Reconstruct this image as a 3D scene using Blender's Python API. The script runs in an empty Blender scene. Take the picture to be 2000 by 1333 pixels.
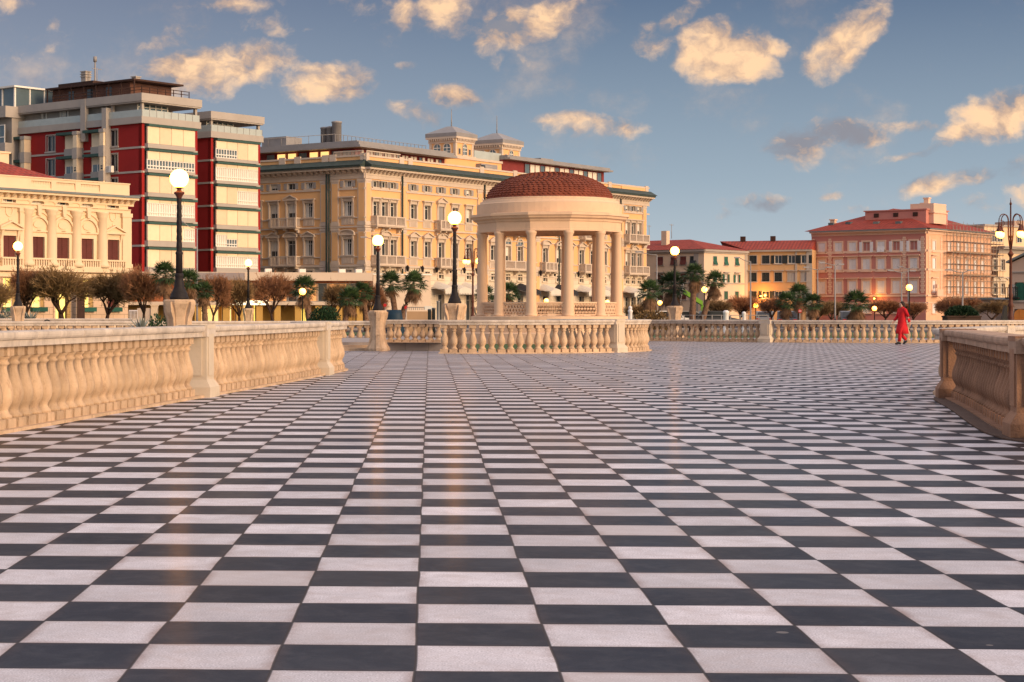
import bpy, math, random
from math import sin, cos, pi, radians, sqrt, atan2, floor
from mathutils import Vector, Matrix

random.seed(7)
F = 3650.0          # focal length in photograph pixels (2000 px wide)
PX, PY = 700.0, 611.0
CH = 1.245          # camera height
scene = bpy.context.scene
COL = scene.collection


def at(px, py, Y):
    """point of the place seen at a photograph pixel, at distance Y"""
    return ((px - PX) / F * Y, Y, CH + (PY - py) / F * Y)


def xat(px, Y):
    return (px - PX) / F * Y


def zat(py, Y):
    return CH + (PY - py) / F * Y


# ---------------------------------------------------------------- materials
def N(nt, t, **kw):
    n = nt.nodes.new(t)
    for k, v in kw.items():
        if k == 'inputs':
            for a, b in v.items():
                n.inputs[a].default_value = b
        else:
            setattr(n, k, v)
    return n


def math_node(nt, op, a, b=None, c=None, clamp=False):
    n = nt.nodes.new('ShaderNodeMath')
    n.operation = op
    n.use_clamp = clamp
    for i, v in enumerate((a, b, c)):
        if v is None:
            continue
        if isinstance(v, (int, float)):
            n.inputs[i].default_value = v
        else:
            nt.links.new(v, n.inputs[i])
    return n.outputs[0]


def mixc(nt, fac, a, b, blend='MIX'):
    n = nt.nodes.new('ShaderNodeMix')
    n.data_type = 'RGBA'
    n.blend_type = blend
    for sock, v in ((n.inputs[0], fac), (n.inputs[6], a), (n.inputs[7], b)):
        if isinstance(v, (int, float)):
            sock.default_value = v
        elif isinstance(v, tuple):
            sock.default_value = (v[0], v[1], v[2], 1)
        else:
            nt.links.new(v, sock)
    return n.outputs[2]


MATS = {}


def sc(c, k):
    return tuple(min(1.0, x * k) for x in c)


def mat(name, col, rough=0.8, var=0.18, scale=1.2, bump=0.0, bscale=30.0, spec=0.3, metal=0.0,
        emit=None, estr=0.0, stain=0.0, brick=None, stain_col=(0.12, 0.09, 0.07), rnd=0.0, coat=0.0):
    m = bpy.data.materials.new(name)
    m.use_nodes = True
    nt = m.node_tree
    b = nt.nodes['Principled BSDF']
    b.inputs['Roughness'].default_value = rough
    b.inputs['Specular IOR Level'].default_value = spec
    b.inputs['Metallic'].default_value = metal
    tc = N(nt, 'ShaderNodeTexCoord')
    no = N(nt, 'ShaderNodeTexNoise', inputs={'Scale': scale, 'Detail': 6.0, 'Roughness': 0.65})
    if rnd:      # repeats of one mesh do not share their stains
        oi0 = N(nt, 'ShaderNodeObjectInfo')
        sh0 = N(nt, 'ShaderNodeVectorMath', operation='MULTIPLY_ADD')
        nt.links.new(oi0.outputs['Random'], sh0.inputs[0])
        sh0.inputs[1].default_value = (37.0, 53.0, 29.0)
        nt.links.new(tc.outputs['Object'], sh0.inputs[2])
        tco = sh0.outputs[0]
    else:
        tco = tc.outputs['Object']
    nt.links.new(tco, no.inputs['Vector'])
    k = N(nt, 'ShaderNodeMapRange', inputs={'From Min': 0.28, 'From Max': 0.72})
    nt.links.new(no.outputs['Fac'], k.inputs['Value'])
    c = mixc(nt, k.outputs[0], sc(col, 1 - var), sc(col, 1 + var))
    if rnd:
        oi = N(nt, 'ShaderNodeObjectInfo')
        r = N(nt, 'ShaderNodeMapRange', inputs={'To Min': 1 - rnd, 'To Max': 1 + rnd})
        nt.links.new(oi.outputs['Random'], r.inputs['Value'])
        cb = N(nt, 'ShaderNodeCombineColor')
        for i in range(3):
            nt.links.new(r.outputs[0], cb.inputs[i])
        c = mixc(nt, 1.0, c, cb.outputs[0], 'MULTIPLY')
    if stain:
        ns = N(nt, 'ShaderNodeTexNoise', inputs={'Scale': scale * 2.3, 'Detail': 8.0, 'Roughness': 0.75})
        mp = N(nt, 'ShaderNodeMapping')
        mp.inputs['Scale'].default_value = (1, 1, 0.35)
        nt.links.new(tco, mp.inputs['Vector'])
        nt.links.new(mp.outputs[0], ns.inputs['Vector'])
        rr = N(nt, 'ShaderNodeMapRange', inputs={'From Min': 0.52, 'From Max': 0.75, 'To Max': stain})
        nt.links.new(ns.outputs['Fac'], rr.inputs['Value'])
        c = mixc(nt, rr.outputs[0], c, stain_col)
    hgt = None
    if brick:
        bw, bh, mort, dark = brick
        br = N(nt, 'ShaderNodeTexBrick', inputs={'Scale': 1.0, 'Mortar Size': mort, 'Brick Width': bw, 'Row Height': bh,
                                                 'Mortar Smooth': 0.2})
        br.inputs['Color1'].default_value = (1, 1, 1, 1)
        br.inputs['Color2'].default_value = (0.88, 0.88, 0.88, 1)
        br.inputs['Mortar'].default_value = (dark, dark, dark, 1)
        sx = N(nt, 'ShaderNodeSeparateXYZ')
        nt.links.new(tc.outputs['Object'], sx.inputs[0])
        su = math_node(nt, 'ADD', sx.outputs[0], sx.outputs[1])
        cx = N(nt, 'ShaderNodeCombineXYZ')
        nt.links.new(su, cx.inputs[0])
        nt.links.new(sx.outputs[2], cx.inputs[1])
        nt.links.new(cx.outputs[0], br.inputs['Vector'])
        c = mixc(nt, 1.0, c, br.outputs['Color'], 'MULTIPLY')
        hgt = br.outputs['Fac']
    nt.links.new(c, b.inputs['Base Color'])
    if bump:
        nb = N(nt, 'ShaderNodeTexNoise', inputs={'Scale': bscale, 'Detail': 5.0, 'Roughness': 0.6})
        nt.links.new(tc.outputs['Object'], nb.inputs['Vector'])
        bp = N(nt, 'ShaderNodeBump', inputs={'Strength': bump, 'Distance': 0.03})
        nt.links.new(nb.outputs['Fac'], bp.inputs['Height'])
        nt.links.new(bp.outputs[0], b.inputs['Normal'])
    if emit:
        b.inputs['Emission Color'].default_value = (*emit, 1)
        b.inputs['Emission Strength'].default_value = estr
    MATS[name] = m
    return m


# ---------------------------------------------------------------- mesh builder
class MB:
    def __init__(s):
        s.v = []; s.f = []; s.m = []; s.s = []; s.T = None

    def vert(s, p):
        if s.T is not None:
            p = s.T(p)
        s.v.append((float(p[0]), float(p[1]), float(p[2])))
        return len(s.v) - 1

    def face(s, idx, m=0, smooth=False):
        s.f.append(tuple(idx)); s.m.append(m); s.s.append(smooth)

    def quad(s, a, b, c, d, m=0):
        s.face([s.vert(a), s.vert(b), s.vert(c), s.vert(d)], m)

    def tri(s, a, b, c, m=0):
        s.face([s.vert(a), s.vert(b), s.vert(c)], m)

    def box(s, x0, x1, y0, y1, z0, z1, m=0):
        if x0 > x1: x0, x1 = x1, x0
        if y0 > y1: y0, y1 = y1, y0
        if z0 > z1: z0, z1 = z1, z0
        i = [s.vert(p) for p in ((x0, y0, z0), (x1, y0, z0), (x1, y1, z0), (x0, y1, z0),
                                 (x0, y0, z1), (x1, y0, z1), (x1, y1, z1), (x0, y1, z1))]
        for f in ((3, 2, 1, 0), (4, 5, 6, 7), (0, 1, 5, 4), (1, 2, 6, 5), (2, 3, 7, 6), (3, 0, 4, 7)):
            s.face([i[k] for k in f], m)

    def taper(s, x0, x1, y0, y1, z0, X0, X1, Y0, Y1, z1, m=0):
        i = [s.vert(p) for p in ((x0, y0, z0), (x1, y0, z0), (x1, y1, z0), (x0, y1, z0),
                                 (X0, Y0, z1), (X1, Y0, z1), (X1, Y1, z1), (X0, Y1, z1))]
        for f in ((3, 2, 1, 0), (4, 5, 6, 7), (0, 1, 5, 4), (1, 2, 6, 5), (2, 3, 7, 6), (3, 0, 4, 7)):
            s.face([i[k] for k in f], m)

    def prism(s, poly, y0, y1, m=0):
        """polygon in x,z extruded along y"""
        n = len(poly)
        a = [s.vert((p[0], y0, p[1])) for p in poly]
        b = [s.vert((p[0], y1, p[1])) for p in poly]
        s.face(a, m); s.face(b[::-1], m)
        for k in range(n):
            s.face([a[k], b[k], b[(k + 1) % n], a[(k + 1) % n]], m)

    def slab(s, poly, z0, z1, m=0):
        """polygon in x,y extruded along z"""
        n = len(poly)
        a = [s.vert((p[0], p[1], z0)) for p in poly]
        b = [s.vert((p[0], p[1], z1)) for p in poly]
        s.face(a[::-1], m); s.face(b, m)
        for k in range(n):
            s.face([a[k], a[(k + 1) % n], b[(k + 1) % n], b[k]], m)

    def lathe(s, prof, cx=0, cy=0, seg=14, m=0, smooth=True, a0=0.0, caps=True, mod=None):
        rings = []
        for r, z in prof:
            ring = []
            for k in range(seg):
                a = a0 + 2 * pi * k / seg
                rr = r * (mod(a, z) if mod else 1)
                ring.append(s.vert((cx + rr * cos(a), cy + rr * sin(a), z)))
            rings.append(ring)
        for q in range(len(rings) - 1):
            A, B = rings[q], rings[q + 1]
            for k in range(seg):
                s.face([A[k], A[(k + 1) % seg], B[(k + 1) % seg], B[k]], m, smooth)
        if caps:
            s.face(rings[0][::-1], m); s.face(rings[-1], m)

    def tube(s, pts, rad, seg=8, m=0, smooth=True):
        pts = [Vector(p) for p in pts]
        if isinstance(rad, (int, float)):
            rad = [rad] * len(pts)
        rings = []
        for i, p in enumerate(pts):
            d = (pts[min(i + 1, len(pts) - 1)] - pts[max(i - 1, 0)])
            if d.length < 1e-9: d = Vector((0, 0, 1))
            d.normalize()
            up = Vector((0, 0, 1)) if abs(d.z) < 0.95 else Vector((1, 0, 0))
            x = d.cross(up).normalized(); y = d.cross(x).normalized()
            rings.append([s.vert(p + (x * cos(2 * pi * k / seg) + y * sin(2 * pi * k / seg)) * rad[i]) for k in range(seg)])
        for q in range(len(rings) - 1):
            A, B = rings[q], rings[q + 1]
            for k in range(seg):
                s.face([A[k], B[k], B[(k + 1) % seg], A[(k + 1) % seg]], m, smooth)
        s.face(rings[0], m); s.face(rings[-1][::-1], m)

    def sphere(s, c, r, seg=20, rings=12, m=0, sq=(1, 1, 1)):
        prof = []
        for i in range(1, rings):
            t = -pi / 2 + pi * i / rings
            prof.append((cos(t), sin(t)))
        R = []
        for pr, pz in prof:
            R.append([s.vert((c[0] + r * pr * cos(2 * pi * k / seg) * sq[0], c[1] + r * pr * sin(2 * pi * k / seg) * sq[1],
                              c[2] + r * pz * sq[2])) for k in range(seg)])
        for q in range(len(R) - 1):
            for k in range(seg):
                s.face([R[q][k], R[q][(k + 1) % seg], R[q + 1][(k + 1) % seg], R[q + 1][k]], m, True)
        b = s.vert((c[0], c[1], c[2] - r * sq[2])); t = s.vert((c[0], c[1], c[2] + r * sq[2]))
        for k in range(seg):
            s.face([b, R[0][(k + 1) % seg], R[0][k]], m, True)
            s.face([t, R[-1][k], R[-1][(k + 1) % seg]], m, True)

    def mesh(s, name, mats):
        me = bpy.data.meshes.new(name)
        me.from_pydata(s.v, [], s.f)
        for x in (mats if isinstance(mats, (list, tuple)) else [mats]):
            me.materials.append(x)
        me.polygons.foreach_set('material_index', s.m)
        me.polygons.foreach_set('use_smooth', s.s)
        me.update()
        return me

    def build(s, name, mats, parent=None, loc=(0, 0, 0), rz=0.0):
        return put(s.mesh(name, mats), name, parent, loc, rz)


def put(me, name, parent=None, loc=(0, 0, 0), rz=0.0):
    o = bpy.data.objects.new(name, me)
    COL.objects.link(o)
    o.location = loc
    o.rotation_euler = (0, 0, rz)
    if parent is not None:
        o.parent = parent
    return o


def tag(o, label=None, cat=None, group=None, kind=None):
    if label: o['label'] = label
    if cat: o['category'] = cat
    if group: o['group'] = group
    if kind: o['kind'] = kind
    return o


def thing(name, loc, label, cat, group=None, rz=0.0):
    o = bpy.data.objects.new(name, None)
    COL.objects.link(o)
    o.location = loc
    o.rotation_euler = (0, 0, rz)
    return tag(o, label, cat, group)


def kids(o):
    return KIDS.get(o.name, [])


def dup(root, loc, rz=0.0, scale=1.0, label=None, group=None):
    """a copy of a thing with copies of its parts and their sub-parts"""
    def rec(src, parent):
        c = src.copy()
        COL.objects.link(c)
        if parent is not None:
            c.parent = parent
        for ch in list(src.children):
            rec(ch, c)
        return c
    r = rec(root, None)
    r.location = loc
    r.rotation_euler = (0, 0, rz)
    r.scale = (scale, scale, scale) if isinstance(scale, (int, float)) else scale
    if label: r['label'] = label
    if group: r['group'] = group
    return r


# a straight facade: u runs to the viewer's right, y goes into the building, z up
class Fr:
    def __init__(s, wx, wy, A, lx=0.0, ly=0.0, la=0.0):
        """wx, wy, A: place of the building's root; lx, ly, la: this facade inside the root's frame"""
        s.lx, s.ly, s.la = lx, ly, la
        s.ox = wx + lx * cos(A) - ly * sin(A)
        s.oy = wy + lx * sin(A) + ly * cos(A)
        s.a = A + la
        s.c, s.sn = cos(s.a), sin(s.a)

    def u(s, px):
        t = (px - PX) / F
        return (t * s.oy - s.ox) / (s.c - t * s.sn)

    def z(s, px, py):
        return zat(py, s.oy + s.u(px) * s.sn)

    def T(s, p):
        c, n = cos(s.la), sin(s.la)
        return (s.lx + p[0] * c - p[1] * n, s.ly + p[0] * n + p[1] * c, p[2])


def wall(mb, fr, u0, u1, z0, z1, ops=(), depth=0.35, m=0, mr=None):
    """a wall face with rectangular openings (u0,u1,z0,z1) and their reveals"""
    mr = m if mr is None else mr
    old = mb.T; mb.T = fr.T
    ops = [o for o in ops if o[1] > u0 and o[0] < u1 and o[3] > z0 and o[2] < z1]
    us = sorted({u0, u1, *[min(max(x, u0), u1) for o in ops for x in o[:2]]})
    zs = sorted({z0, z1, *[min(max(x, z0), z1) for o in ops for x in o[2:]]})
    for j in range(len(zs) - 1):
        za, zb = zs[j], zs[j + 1]
        if zb - za < 1e-5: continue
        run = None
        for i in range(len(us) - 1):
            ua, ub = us[i], us[i + 1]
            cu, cz = (ua + ub) / 2, (za + zb) / 2
            hole = any(o[0] < cu < o[1] and o[2] < cz < o[3] for o in ops)
            if not hole:
                run = (run[0], ub) if run else (ua, ub)
            if (hole or i == len(us) - 2) and run:
                mb.quad((run[0], 0, za), (run[1], 0, za), (run[1], 0, zb), (run[0], 0, zb), m)
                run = None
    for a, b, c, d in ops:
        mb.quad((a, 0, c), (a, 0, d), (a, depth, d), (a, depth, c), mr)
        mb.quad((b, 0, d), (b, 0, c), (b, depth, c), (b, depth, d), mr)
        mb.quad((a, 0, d), (b, 0, d), (b, depth, d), (a, depth, d), mr)
        mb.quad((b, 0, c), (a, 0, c), (a, depth, c), (b, depth, c), mr)
        mb.quad((a, depth, c), (b, depth, c), (b, depth, d), (a, depth, d), mr)
    mb.T = old


def spline(pts, n=12):
    """Catmull-Rom through 2-D points"""
    P = [pts[0]] + list(pts) + [pts[-1]]
    out = []
    for i in range(1, len(P) - 2):
        p0, p1, p2, p3 = P[i - 1], P[i], P[i + 1], P[i + 2]
        for k in range(n):
            t = k / n
            out.append(tuple(0.5 * (2 * p1[j] + (p2[j] - p0[j]) * t + (2 * p0[j] - 5 * p1[j] + 4 * p2[j] - p3[j]) * t * t
                                    + (3 * p1[j] - p0[j] - 3 * p2[j] + p3[j]) * t ** 3) for j in range(2)))
    out.append(tuple(pts[-1]))
    return out


class Path:
    def __init__(s, pts):
        s.p = pts
        s.L = [0.0]
        for a, b in zip(pts, pts[1:]):
            s.L.append(s.L[-1] + math.dist(a, b))
        s.len = s.L[-1]

    def pos(s, d):
        d = min(max(d, 0), s.len)
        for i in range(len(s.L) - 1):
            if d <= s.L[i + 1] or i == len(s.L) - 2:
                t = (d - s.L[i]) / max(1e-9, s.L[i + 1] - s.L[i])
                a, b = s.p[i], s.p[i + 1]
                return (a[0] + (b[0] - a[0]) * t, a[1] + (b[1] - a[1]) * t), atan2(b[1] - a[1], b[0] - a[0])

    def sweep(s, mb, prof, m=0, d0=0.0, d1=None, step=0.4, origin=(0, 0), joints=0.0):
        """closed profile [(offset to the right of travel, z)]; joints: length of the blocks between narrow grooves"""
        d1 = s.len if d1 is None else d1
        n = max(1, int((d1 - d0) / step))
        ds = [(d0 + (d1 - d0) * i / n, 1.0) for i in range(n + 1)]
        if joints:
            k = d0 + joints * .6
            rj = random.Random(int(s.len * 100))
            while k < d1 - .2:
                ds = [q for q in ds if abs(q[0] - k) > .03 or q[0] in (d0, d1)]
                ds += [(k - .014, 1.0), (k - .010, .955), (k + .010, .955), (k + .014, 1.0)]
                k += joints * rj.uniform(.8, 1.2)
            ds.sort()
        co = sum(p[0] for p in prof) / len(prof); cz = sum(p[1] for p in prof) / len(prof)
        rings = []
        for d, f in ds:
            (x, y), a = s.pos(d)
            if d0 + .05 < d < d1 - .05:
                (xa, ya), _ = s.pos(d - step * 0.3); (xb, yb), _ = s.pos(d + step * 0.3)
                a = atan2(yb - ya, xb - xa)
            rx, ry = sin(a), -cos(a)
            rings.append([mb.vert((x + rx * (co + (o - co) * f) - origin[0], y + ry * (co + (o - co) * f) - origin[1], cz + (z - cz) * f)) for o, z in prof])
        k = len(prof)
        for A, B in zip(rings, rings[1:]):
            for j in range(k):
                mb.face([A[j], A[(j + 1) % k], B[(j + 1) % k], B[j]], m)
        mb.face(rings[0][::-1], m); mb.face(rings[-1], m)
# ---------------------------------------------------------------- camera, sky, sun
cam = bpy.data.objects.new('camera', bpy.data.cameras.new('camera'))
COL.objects.link(cam)
cam.location = (0, 0, CH)
cam.rotation_euler = (pi / 2, 0, 0)
cam.data.sensor_width = 36.0
cam.data.lens = F / 2000 * 36.0
cam.data.shift_x = (1000 - PX) / 2000
cam.data.shift_y = -(666.5 - PY) / 2000
cam.data.clip_start = 0.1
cam.data.clip_end = 5000
scene.camera = cam
scene.render.resolution_x, scene.render.resolution_y = 1024, 682

scene.view_settings.view_transform = 'Standard'
scene.view_settings.look = 'None'
scene.view_settings.gamma = 1
scene.view_settings.exposure = 0.78

SUN_EL = radians(13.0)
SUN_H = Vector((0.76, -0.65, 0)).normalized()
sd = Vector((SUN_H.x * cos(SUN_EL), SUN_H.y * cos(SUN_EL), sin(SUN_EL)))
sun = bpy.data.objects.new('sun', bpy.data.lights.new('sun', 'SUN'))
COL.objects.link(sun)
sun.data.energy = 2.15
sun.data.angle = radians(28)
sun.data.color = (1.0, 0.69, 0.42)
sun.rotation_euler = (-sd).to_track_quat('-Z', 'Y').to_euler()
sun.location = (60, -45, 40)

world = bpy.data.worlds.new('World')
scene.world = world
world.use_nodes = True
nt = world.node_tree
for n in list(nt.nodes): nt.nodes.remove(n)
L = nt.links
outw = N(nt, 'ShaderNodeOutputWorld')
bg = N(nt, 'ShaderNodeBackground')
L.new(bg.outputs[0], outw.inputs[0])
sky = N(nt, 'ShaderNodeTexSky')
sky.sky_type = 'NISHITA'
sky.sun_disc = False
sky.sun_elevation = SUN_EL
sky.sun_rotation = atan2(SUN_H.x, SUN_H.y)
sky.air_density = 1.0; sky.dust_density = 1.5; sky.ozone_density = 2.0
tc = N(nt, 'ShaderNodeTexCoord')
sx = N(nt, 'ShaderNodeSeparateXYZ')
L.new(tc.outputs['Generated'], sx.inputs[0])
X, Y_, Z = sx.outputs
yy = math_node(nt, 'MAXIMUM', Y_, 0.05)
U = math_node(nt, 'DIVIDE', X, yy)
V = math_node(nt, 'DIVIDE', Z, yy)
uv = N(nt, 'ShaderNodeCombineXYZ')
L.new(U, uv.inputs[0]); L.new(V, uv.inputs[1])


def noise(vec, scale, detail=6.0, rough=0.55, off=0.0, lac=2.0):
    mp = N(nt, 'ShaderNodeMapping')
    mp.inputs['Location'].default_value = (off, off * 0.7, 0)
    mp.inputs['Scale'].default_value = (1, 1.25, 1)
    L.new(vec, mp.inputs[0])
    n = N(nt, 'ShaderNodeTexNoise', inputs={'Scale': scale, 'Detail': detail, 'Roughness': rough, 'Lacunarity': lac})
    L.new(mp.outputs[0], n.inputs['Vector'])
    return n


warp = noise(uv.outputs[0], 14.0, 5.0, 0.6, 0.31)
wv = N(nt, 'ShaderNodeVectorMath', operation='SUBTRACT')
L.new(warp.outputs['Color'], wv.inputs[0]); wv.inputs[1].default_value = (0.5, 0.5, 0.5)
ws = N(nt, 'ShaderNodeVectorMath', operation='SCALE')
L.new(wv.outputs[0], ws.inputs[0]); ws.inputs['Scale'].default_value = 0.030
wa = N(nt, 'ShaderNodeVectorMath', operation='ADD')
L.new(uv.outputs[0], wa.inputs[0]); L.new(ws.outputs[0], wa.inputs[1])

# clouds: centre, radii (photograph pixels), tilt in degrees, density
CLOUDS = [
    (430, 135, 150, 44, -10, 1.0), (520, 120, 70, 34, -10, .9), (640, 160, 75, 42, 6, 1.0), (330, 150, 50, 24, 0, .6),
    (335, 70, 70, 20, -18, .45), (265, 98, 30, 14, -30, .5), (430, 5, 75, 18, 3, .8), (545, 48, 40, 22, 15, .55), (620, 60, 25, 12, 20, .35),
    (885, 25, 60, 45, 10, 1.0), (985, 60, 55, 40, -20, .9), (1085, 28, 55, 32, -35, .85), (800, 25, 20, 28, -15, .6),
    (985, 122, 25, 18, -30, .45), (1045, 118, 32, 12, 5, .6), (800, 132, 22, 10, 5, .6),
    (800, 222, 55, 22, 14, .95), (885, 195, 45, 20, -5, .95), (198, 150, 18, 30, 35, .6), (40, 100, 35, 20, -10, .35), (105, 45, 18, 10, -20, .4),
    (20, 15, 30, 20, 0, .45), (95, 125, 30, 10, 25, .3), (20, 110, 40, 14, 0, .35),
    (1175, 246, 85, 24, 6, .85), (1085, 233, 20, 8, 0, .5),
    (1420, 108, 72, 52, 12, 1.05), (1500, 95, 35, 14, -5, .7), (1385, 135, 30, 34, 0, .7),
    (1650, 80, 75, 42, -38, 1.05), (1610, 110, 45, 22, -20, .8),
    (1255, 62, 34, 18, -5, .6), (1310, 42, 36, 16, -32, .8), (1260, 92, 30, 22, 0, .35),
    (1560, 268, 55, 45, -25, 1.0), (1650, 245, 90, 26, 4, .95), (1755, 238, 60, 16, 3, .85),
    (1945, 225, 80, 45, -12, 1.05), (1880, 250, 60, 22, -25, .85), (1790, 294, 70, 11, -12, .75), (1380, 5, 45, 14, -10, .5),
    (1480, 392, 62, 15, -6, .75), (1440, 412, 36, 12, -25, .4), (1800, 372, 62, 22, -12, .7), (1900, 352, 75, 22, -8, .65),
    (1690, 412, 34, 12, 0, .7), (1960, 400, 60, 24, -10, .45), (1620, 382, 18, 8, 0, .4), (1985, 330, 40, 18, 0, .5),
    (60, 60, 110, 60, 10, .16), (560, 30, 120, 40, 0, .12),
]
dens = None
for (cx, cy, rx, ry, rot, s) in CLOUDS:
    mp = N(nt, 'ShaderNodeMapping', vector_type='TEXTURE')
    mp.inputs['Location'].default_value = ((cx - PX) / F, (PY - cy) / F, 0)
    mp.inputs['Rotation'].default_value = (0, 0, -radians(rot))
    mp.inputs['Scale'].default_value = (rx * 1.42 / F, ry * 1.42 / F, 1)
    L.new(wa.outputs[0], mp.inputs[0])
    ln = N(nt, 'ShaderNodeVectorMath', operation='DOT_PRODUCT')
    L.new(mp.outputs[0], ln.inputs[0]); L.new(mp.outputs[0], ln.inputs[1])
    k = math_node(nt, 'MULTIPLY_ADD', ln.outputs['Value'], -s, s)
    dens = k if dens is None else math_node(nt, 'SMOOTH_MAX', dens, k, 0.15)
fb = noise(wa.outputs[0], 26.0, 10.0, 0.62, 0.77)
fb2 = noise(wa.outputs[0], 26.0, 10.0, 0.62, 0.77)
sh = N(nt, 'ShaderNodeVectorMath', operation='ADD')
L.new(wa.outputs[0], sh.inputs[0]); sh.inputs[1].default_value = (0.0045, -0.0045, 0)
L.new(sh.outputs[0], fb2.inputs['Vector'].links[0].from_node.inputs[0])
big = noise(wa.outputs[0], 15.0, 4.0, 0.5, 0.11)
t = math_node(nt, 'MULTIPLY_ADD', math_node(nt, 'SUBTRACT', fb.outputs['Fac'], 0.5), 3.0, dens)
cov = N(nt, 'ShaderNodeMapRange', interpolation_type='SMOOTHSTEP', inputs={'From Min': 0.12, 'From Max': 1.10, 'To Max': 0.94})
L.new(t, cov.inputs['Value'])
veil = noise(uv.outputs[0], 9.0, 8.0, 0.66, 0.53)
vm = N(nt, 'ShaderNodeMapRange', interpolation_type='SMOOTHSTEP', inputs={'From Min': 0.50, 'From Max': 0.78, 'To Max': 0.42})
L.new(veil.outputs['Fac'], vm.inputs['Value'])
front = N(nt, 'ShaderNodeMapRange', inputs={'From Min': 0.2, 'From Max': 0.4})
L.new(Y_, front.inputs['Value'])
covf = math_node(nt, 'MULTIPLY', math_node(nt, 'MAXIMUM', cov.outputs[0], vm.outputs[0]), front.outputs[0])
# light on the clouds comes from the low sun: brighter where the mass thins toward it
fl1 = noise(wa.outputs[0], 13.0, 5.0, 0.55, 0.21)
fl2 = noise(wa.outputs[0], 13.0, 5.0, 0.55, 0.21)
sl = N(nt, 'ShaderNodeVectorMath', operation='ADD')
L.new(wa.outputs[0], sl.inputs[0]); sl.inputs[1].default_value = (0.010, -0.013, 0)
L.new(sl.outputs[0], fl2.inputs['Vector'].links[0].from_node.inputs[0])
lit = math_node(nt, 'MULTIPLY_ADD', math_node(nt, 'SUBTRACT', fb.outputs['Fac'], fb2.outputs['Fac']), 2.2, 0.52)
lit = math_node(nt, 'MULTIPLY_ADD', math_node(nt, 'SUBTRACT', fl1.outputs['Fac'], fl2.outputs['Fac']), 3.4, lit)
lit = math_node(nt, 'MULTIPLY_ADD', math_node(nt, 'SUBTRACT', big.outputs['Fac'], 0.5), 0.8, lit, clamp=True)
cr = N(nt, 'ShaderNodeValToRGB')
cr.color_ramp.elements[0].position = 0.2; cr.color_ramp.elements[0].color = (0.17, 0.168, 0.19, 1)
cr.color_ramp.elements[1].position = 0.85; cr.color_ramp.elements[1].color = (0.66, 0.43, 0.25, 1)
e = cr.color_ramp.elements.new(0.5); e.color = (0.40, 0.27, 0.19, 1)
L.new(lit, cr.inputs[0])
# the clear sky: physical sky, veiled by an unseen pink overcast added above and behind the camera as fill light
el = N(nt, 'ShaderNodeMapRange', inputs={'From Min': 0.0, 'From Max': 0.5})
L.new(Z, el.inputs['Value'])
gr = N(nt, 'ShaderNodeValToRGB')
gr.color_ramp.elements[0].position = 0.0; gr.color_ramp.elements[0].color = (0.335, 0.375, 0.40, 1)
gr.color_ramp.elements[1].position = 1.0; gr.color_ramp.elements[1].color = (0.64, 0.58, 0.605, 1)
for pos, c in ((0.14, (0.195, 0.248, 0.30, 1)), (0.33, (0.072, 0.106, 0.168, 1)), (0.42, (0.10, 0.13, 0.19, 1)), (0.72, (0.50, 0.45, 0.49, 1))):
    e = gr.color_ramp.elements.new(pos); e.color = c
L.new(el.outputs[0], gr.inputs[0])
skys = N(nt, 'ShaderNodeVectorMath', operation='SCALE')
L.new(sky.outputs[0], skys.inputs[0]); skys.inputs['Scale'].default_value = 0.10
# mauve afterglow toward the left
lft = N(nt, 'ShaderNodeMapRange', inputs={'From Min': 0.12, 'From Max': -0.22, 'To Max': 0.55})
L.new(U, lft.inputs['Value'])
grl = mixc(nt, lft.outputs[0], gr.outputs[0], mixc(nt, 0.55, gr.outputs[0], (0.24, 0.23, 0.27)))
side = N(nt, 'ShaderNodeMapRange', inputs={'From Min': -0.4, 'From Max': 0.4, 'To Min': 0.72, 'To Max': 0.97})
L.new(Y_, side.inputs['Value'])
base = mixc(nt, side.outputs[0], skys.outputs[0], grl)
fin = mixc(nt, covf, base, cr.outputs[0])
L.new(fin, bg.inputs[0])
bg.inputs[1].default_value = 1.0
# ---------------------------------------------------------------- materials of the place
M = {}
def mk(k, *a, **kw):
    M[k] = mat(k, *a, **kw)

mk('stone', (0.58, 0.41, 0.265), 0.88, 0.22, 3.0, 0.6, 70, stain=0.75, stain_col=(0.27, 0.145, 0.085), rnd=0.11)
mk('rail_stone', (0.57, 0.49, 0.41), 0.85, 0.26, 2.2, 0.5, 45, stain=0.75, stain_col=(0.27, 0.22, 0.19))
mk('pale_stone', (0.60, 0.50, 0.38), 0.8, 0.15, 0.8, 0.2, 20, stain=0.3, stain_col=(0.3, 0.22, 0.16))
mk('gazebo_plaster', (0.71, 0.49, 0.32), 0.8, 0.07, 0.9, 0.08, 20, stain=0.42, stain_col=(0.42, 0.27, 0.19))
mk('lattice_terracotta', (0.52, 0.30, 0.19), 0.85, 0.15, 3, 0.1)
mk('iron', (0.020, 0.016, 0.016), 0.6, 0.3, 8, 0.2, spec=0.2)
mk('rust_iron', (0.10, 0.028, 0.016), 0.55, 0.3, 10, 0.1)
mk('globe', (0.9, 0.9, 0.85), 0.4, 0.0, emit=(1.0, 0.36, 0.032), estr=16)
mk('globe_far', (0.9, 0.85, 0.7), 0.4, 0.0, emit=(1.0, 0.36, 0.03), estr=7.0)
mk('lantern_glow', (0.9, 0.8, 0.5), 0.4, 0.0, emit=(1.0, 0.40, 0.035), estr=11.0)
mk('villa', (0.76, 0.58, 0.38), 0.85, 0.06, 0.4, 0.05, stain=0.14, stain_col=(0.4, 0.27, 0.17))
mk('villa_base', (0.68, 0.48, 0.32), 0.85, 0.08, 0.5, brick=(1.2, 0.55, 0.03, 0.62))
mk('lead', (0.17, 0.19, 0.19), 0.6, 0.15, 1)
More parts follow.
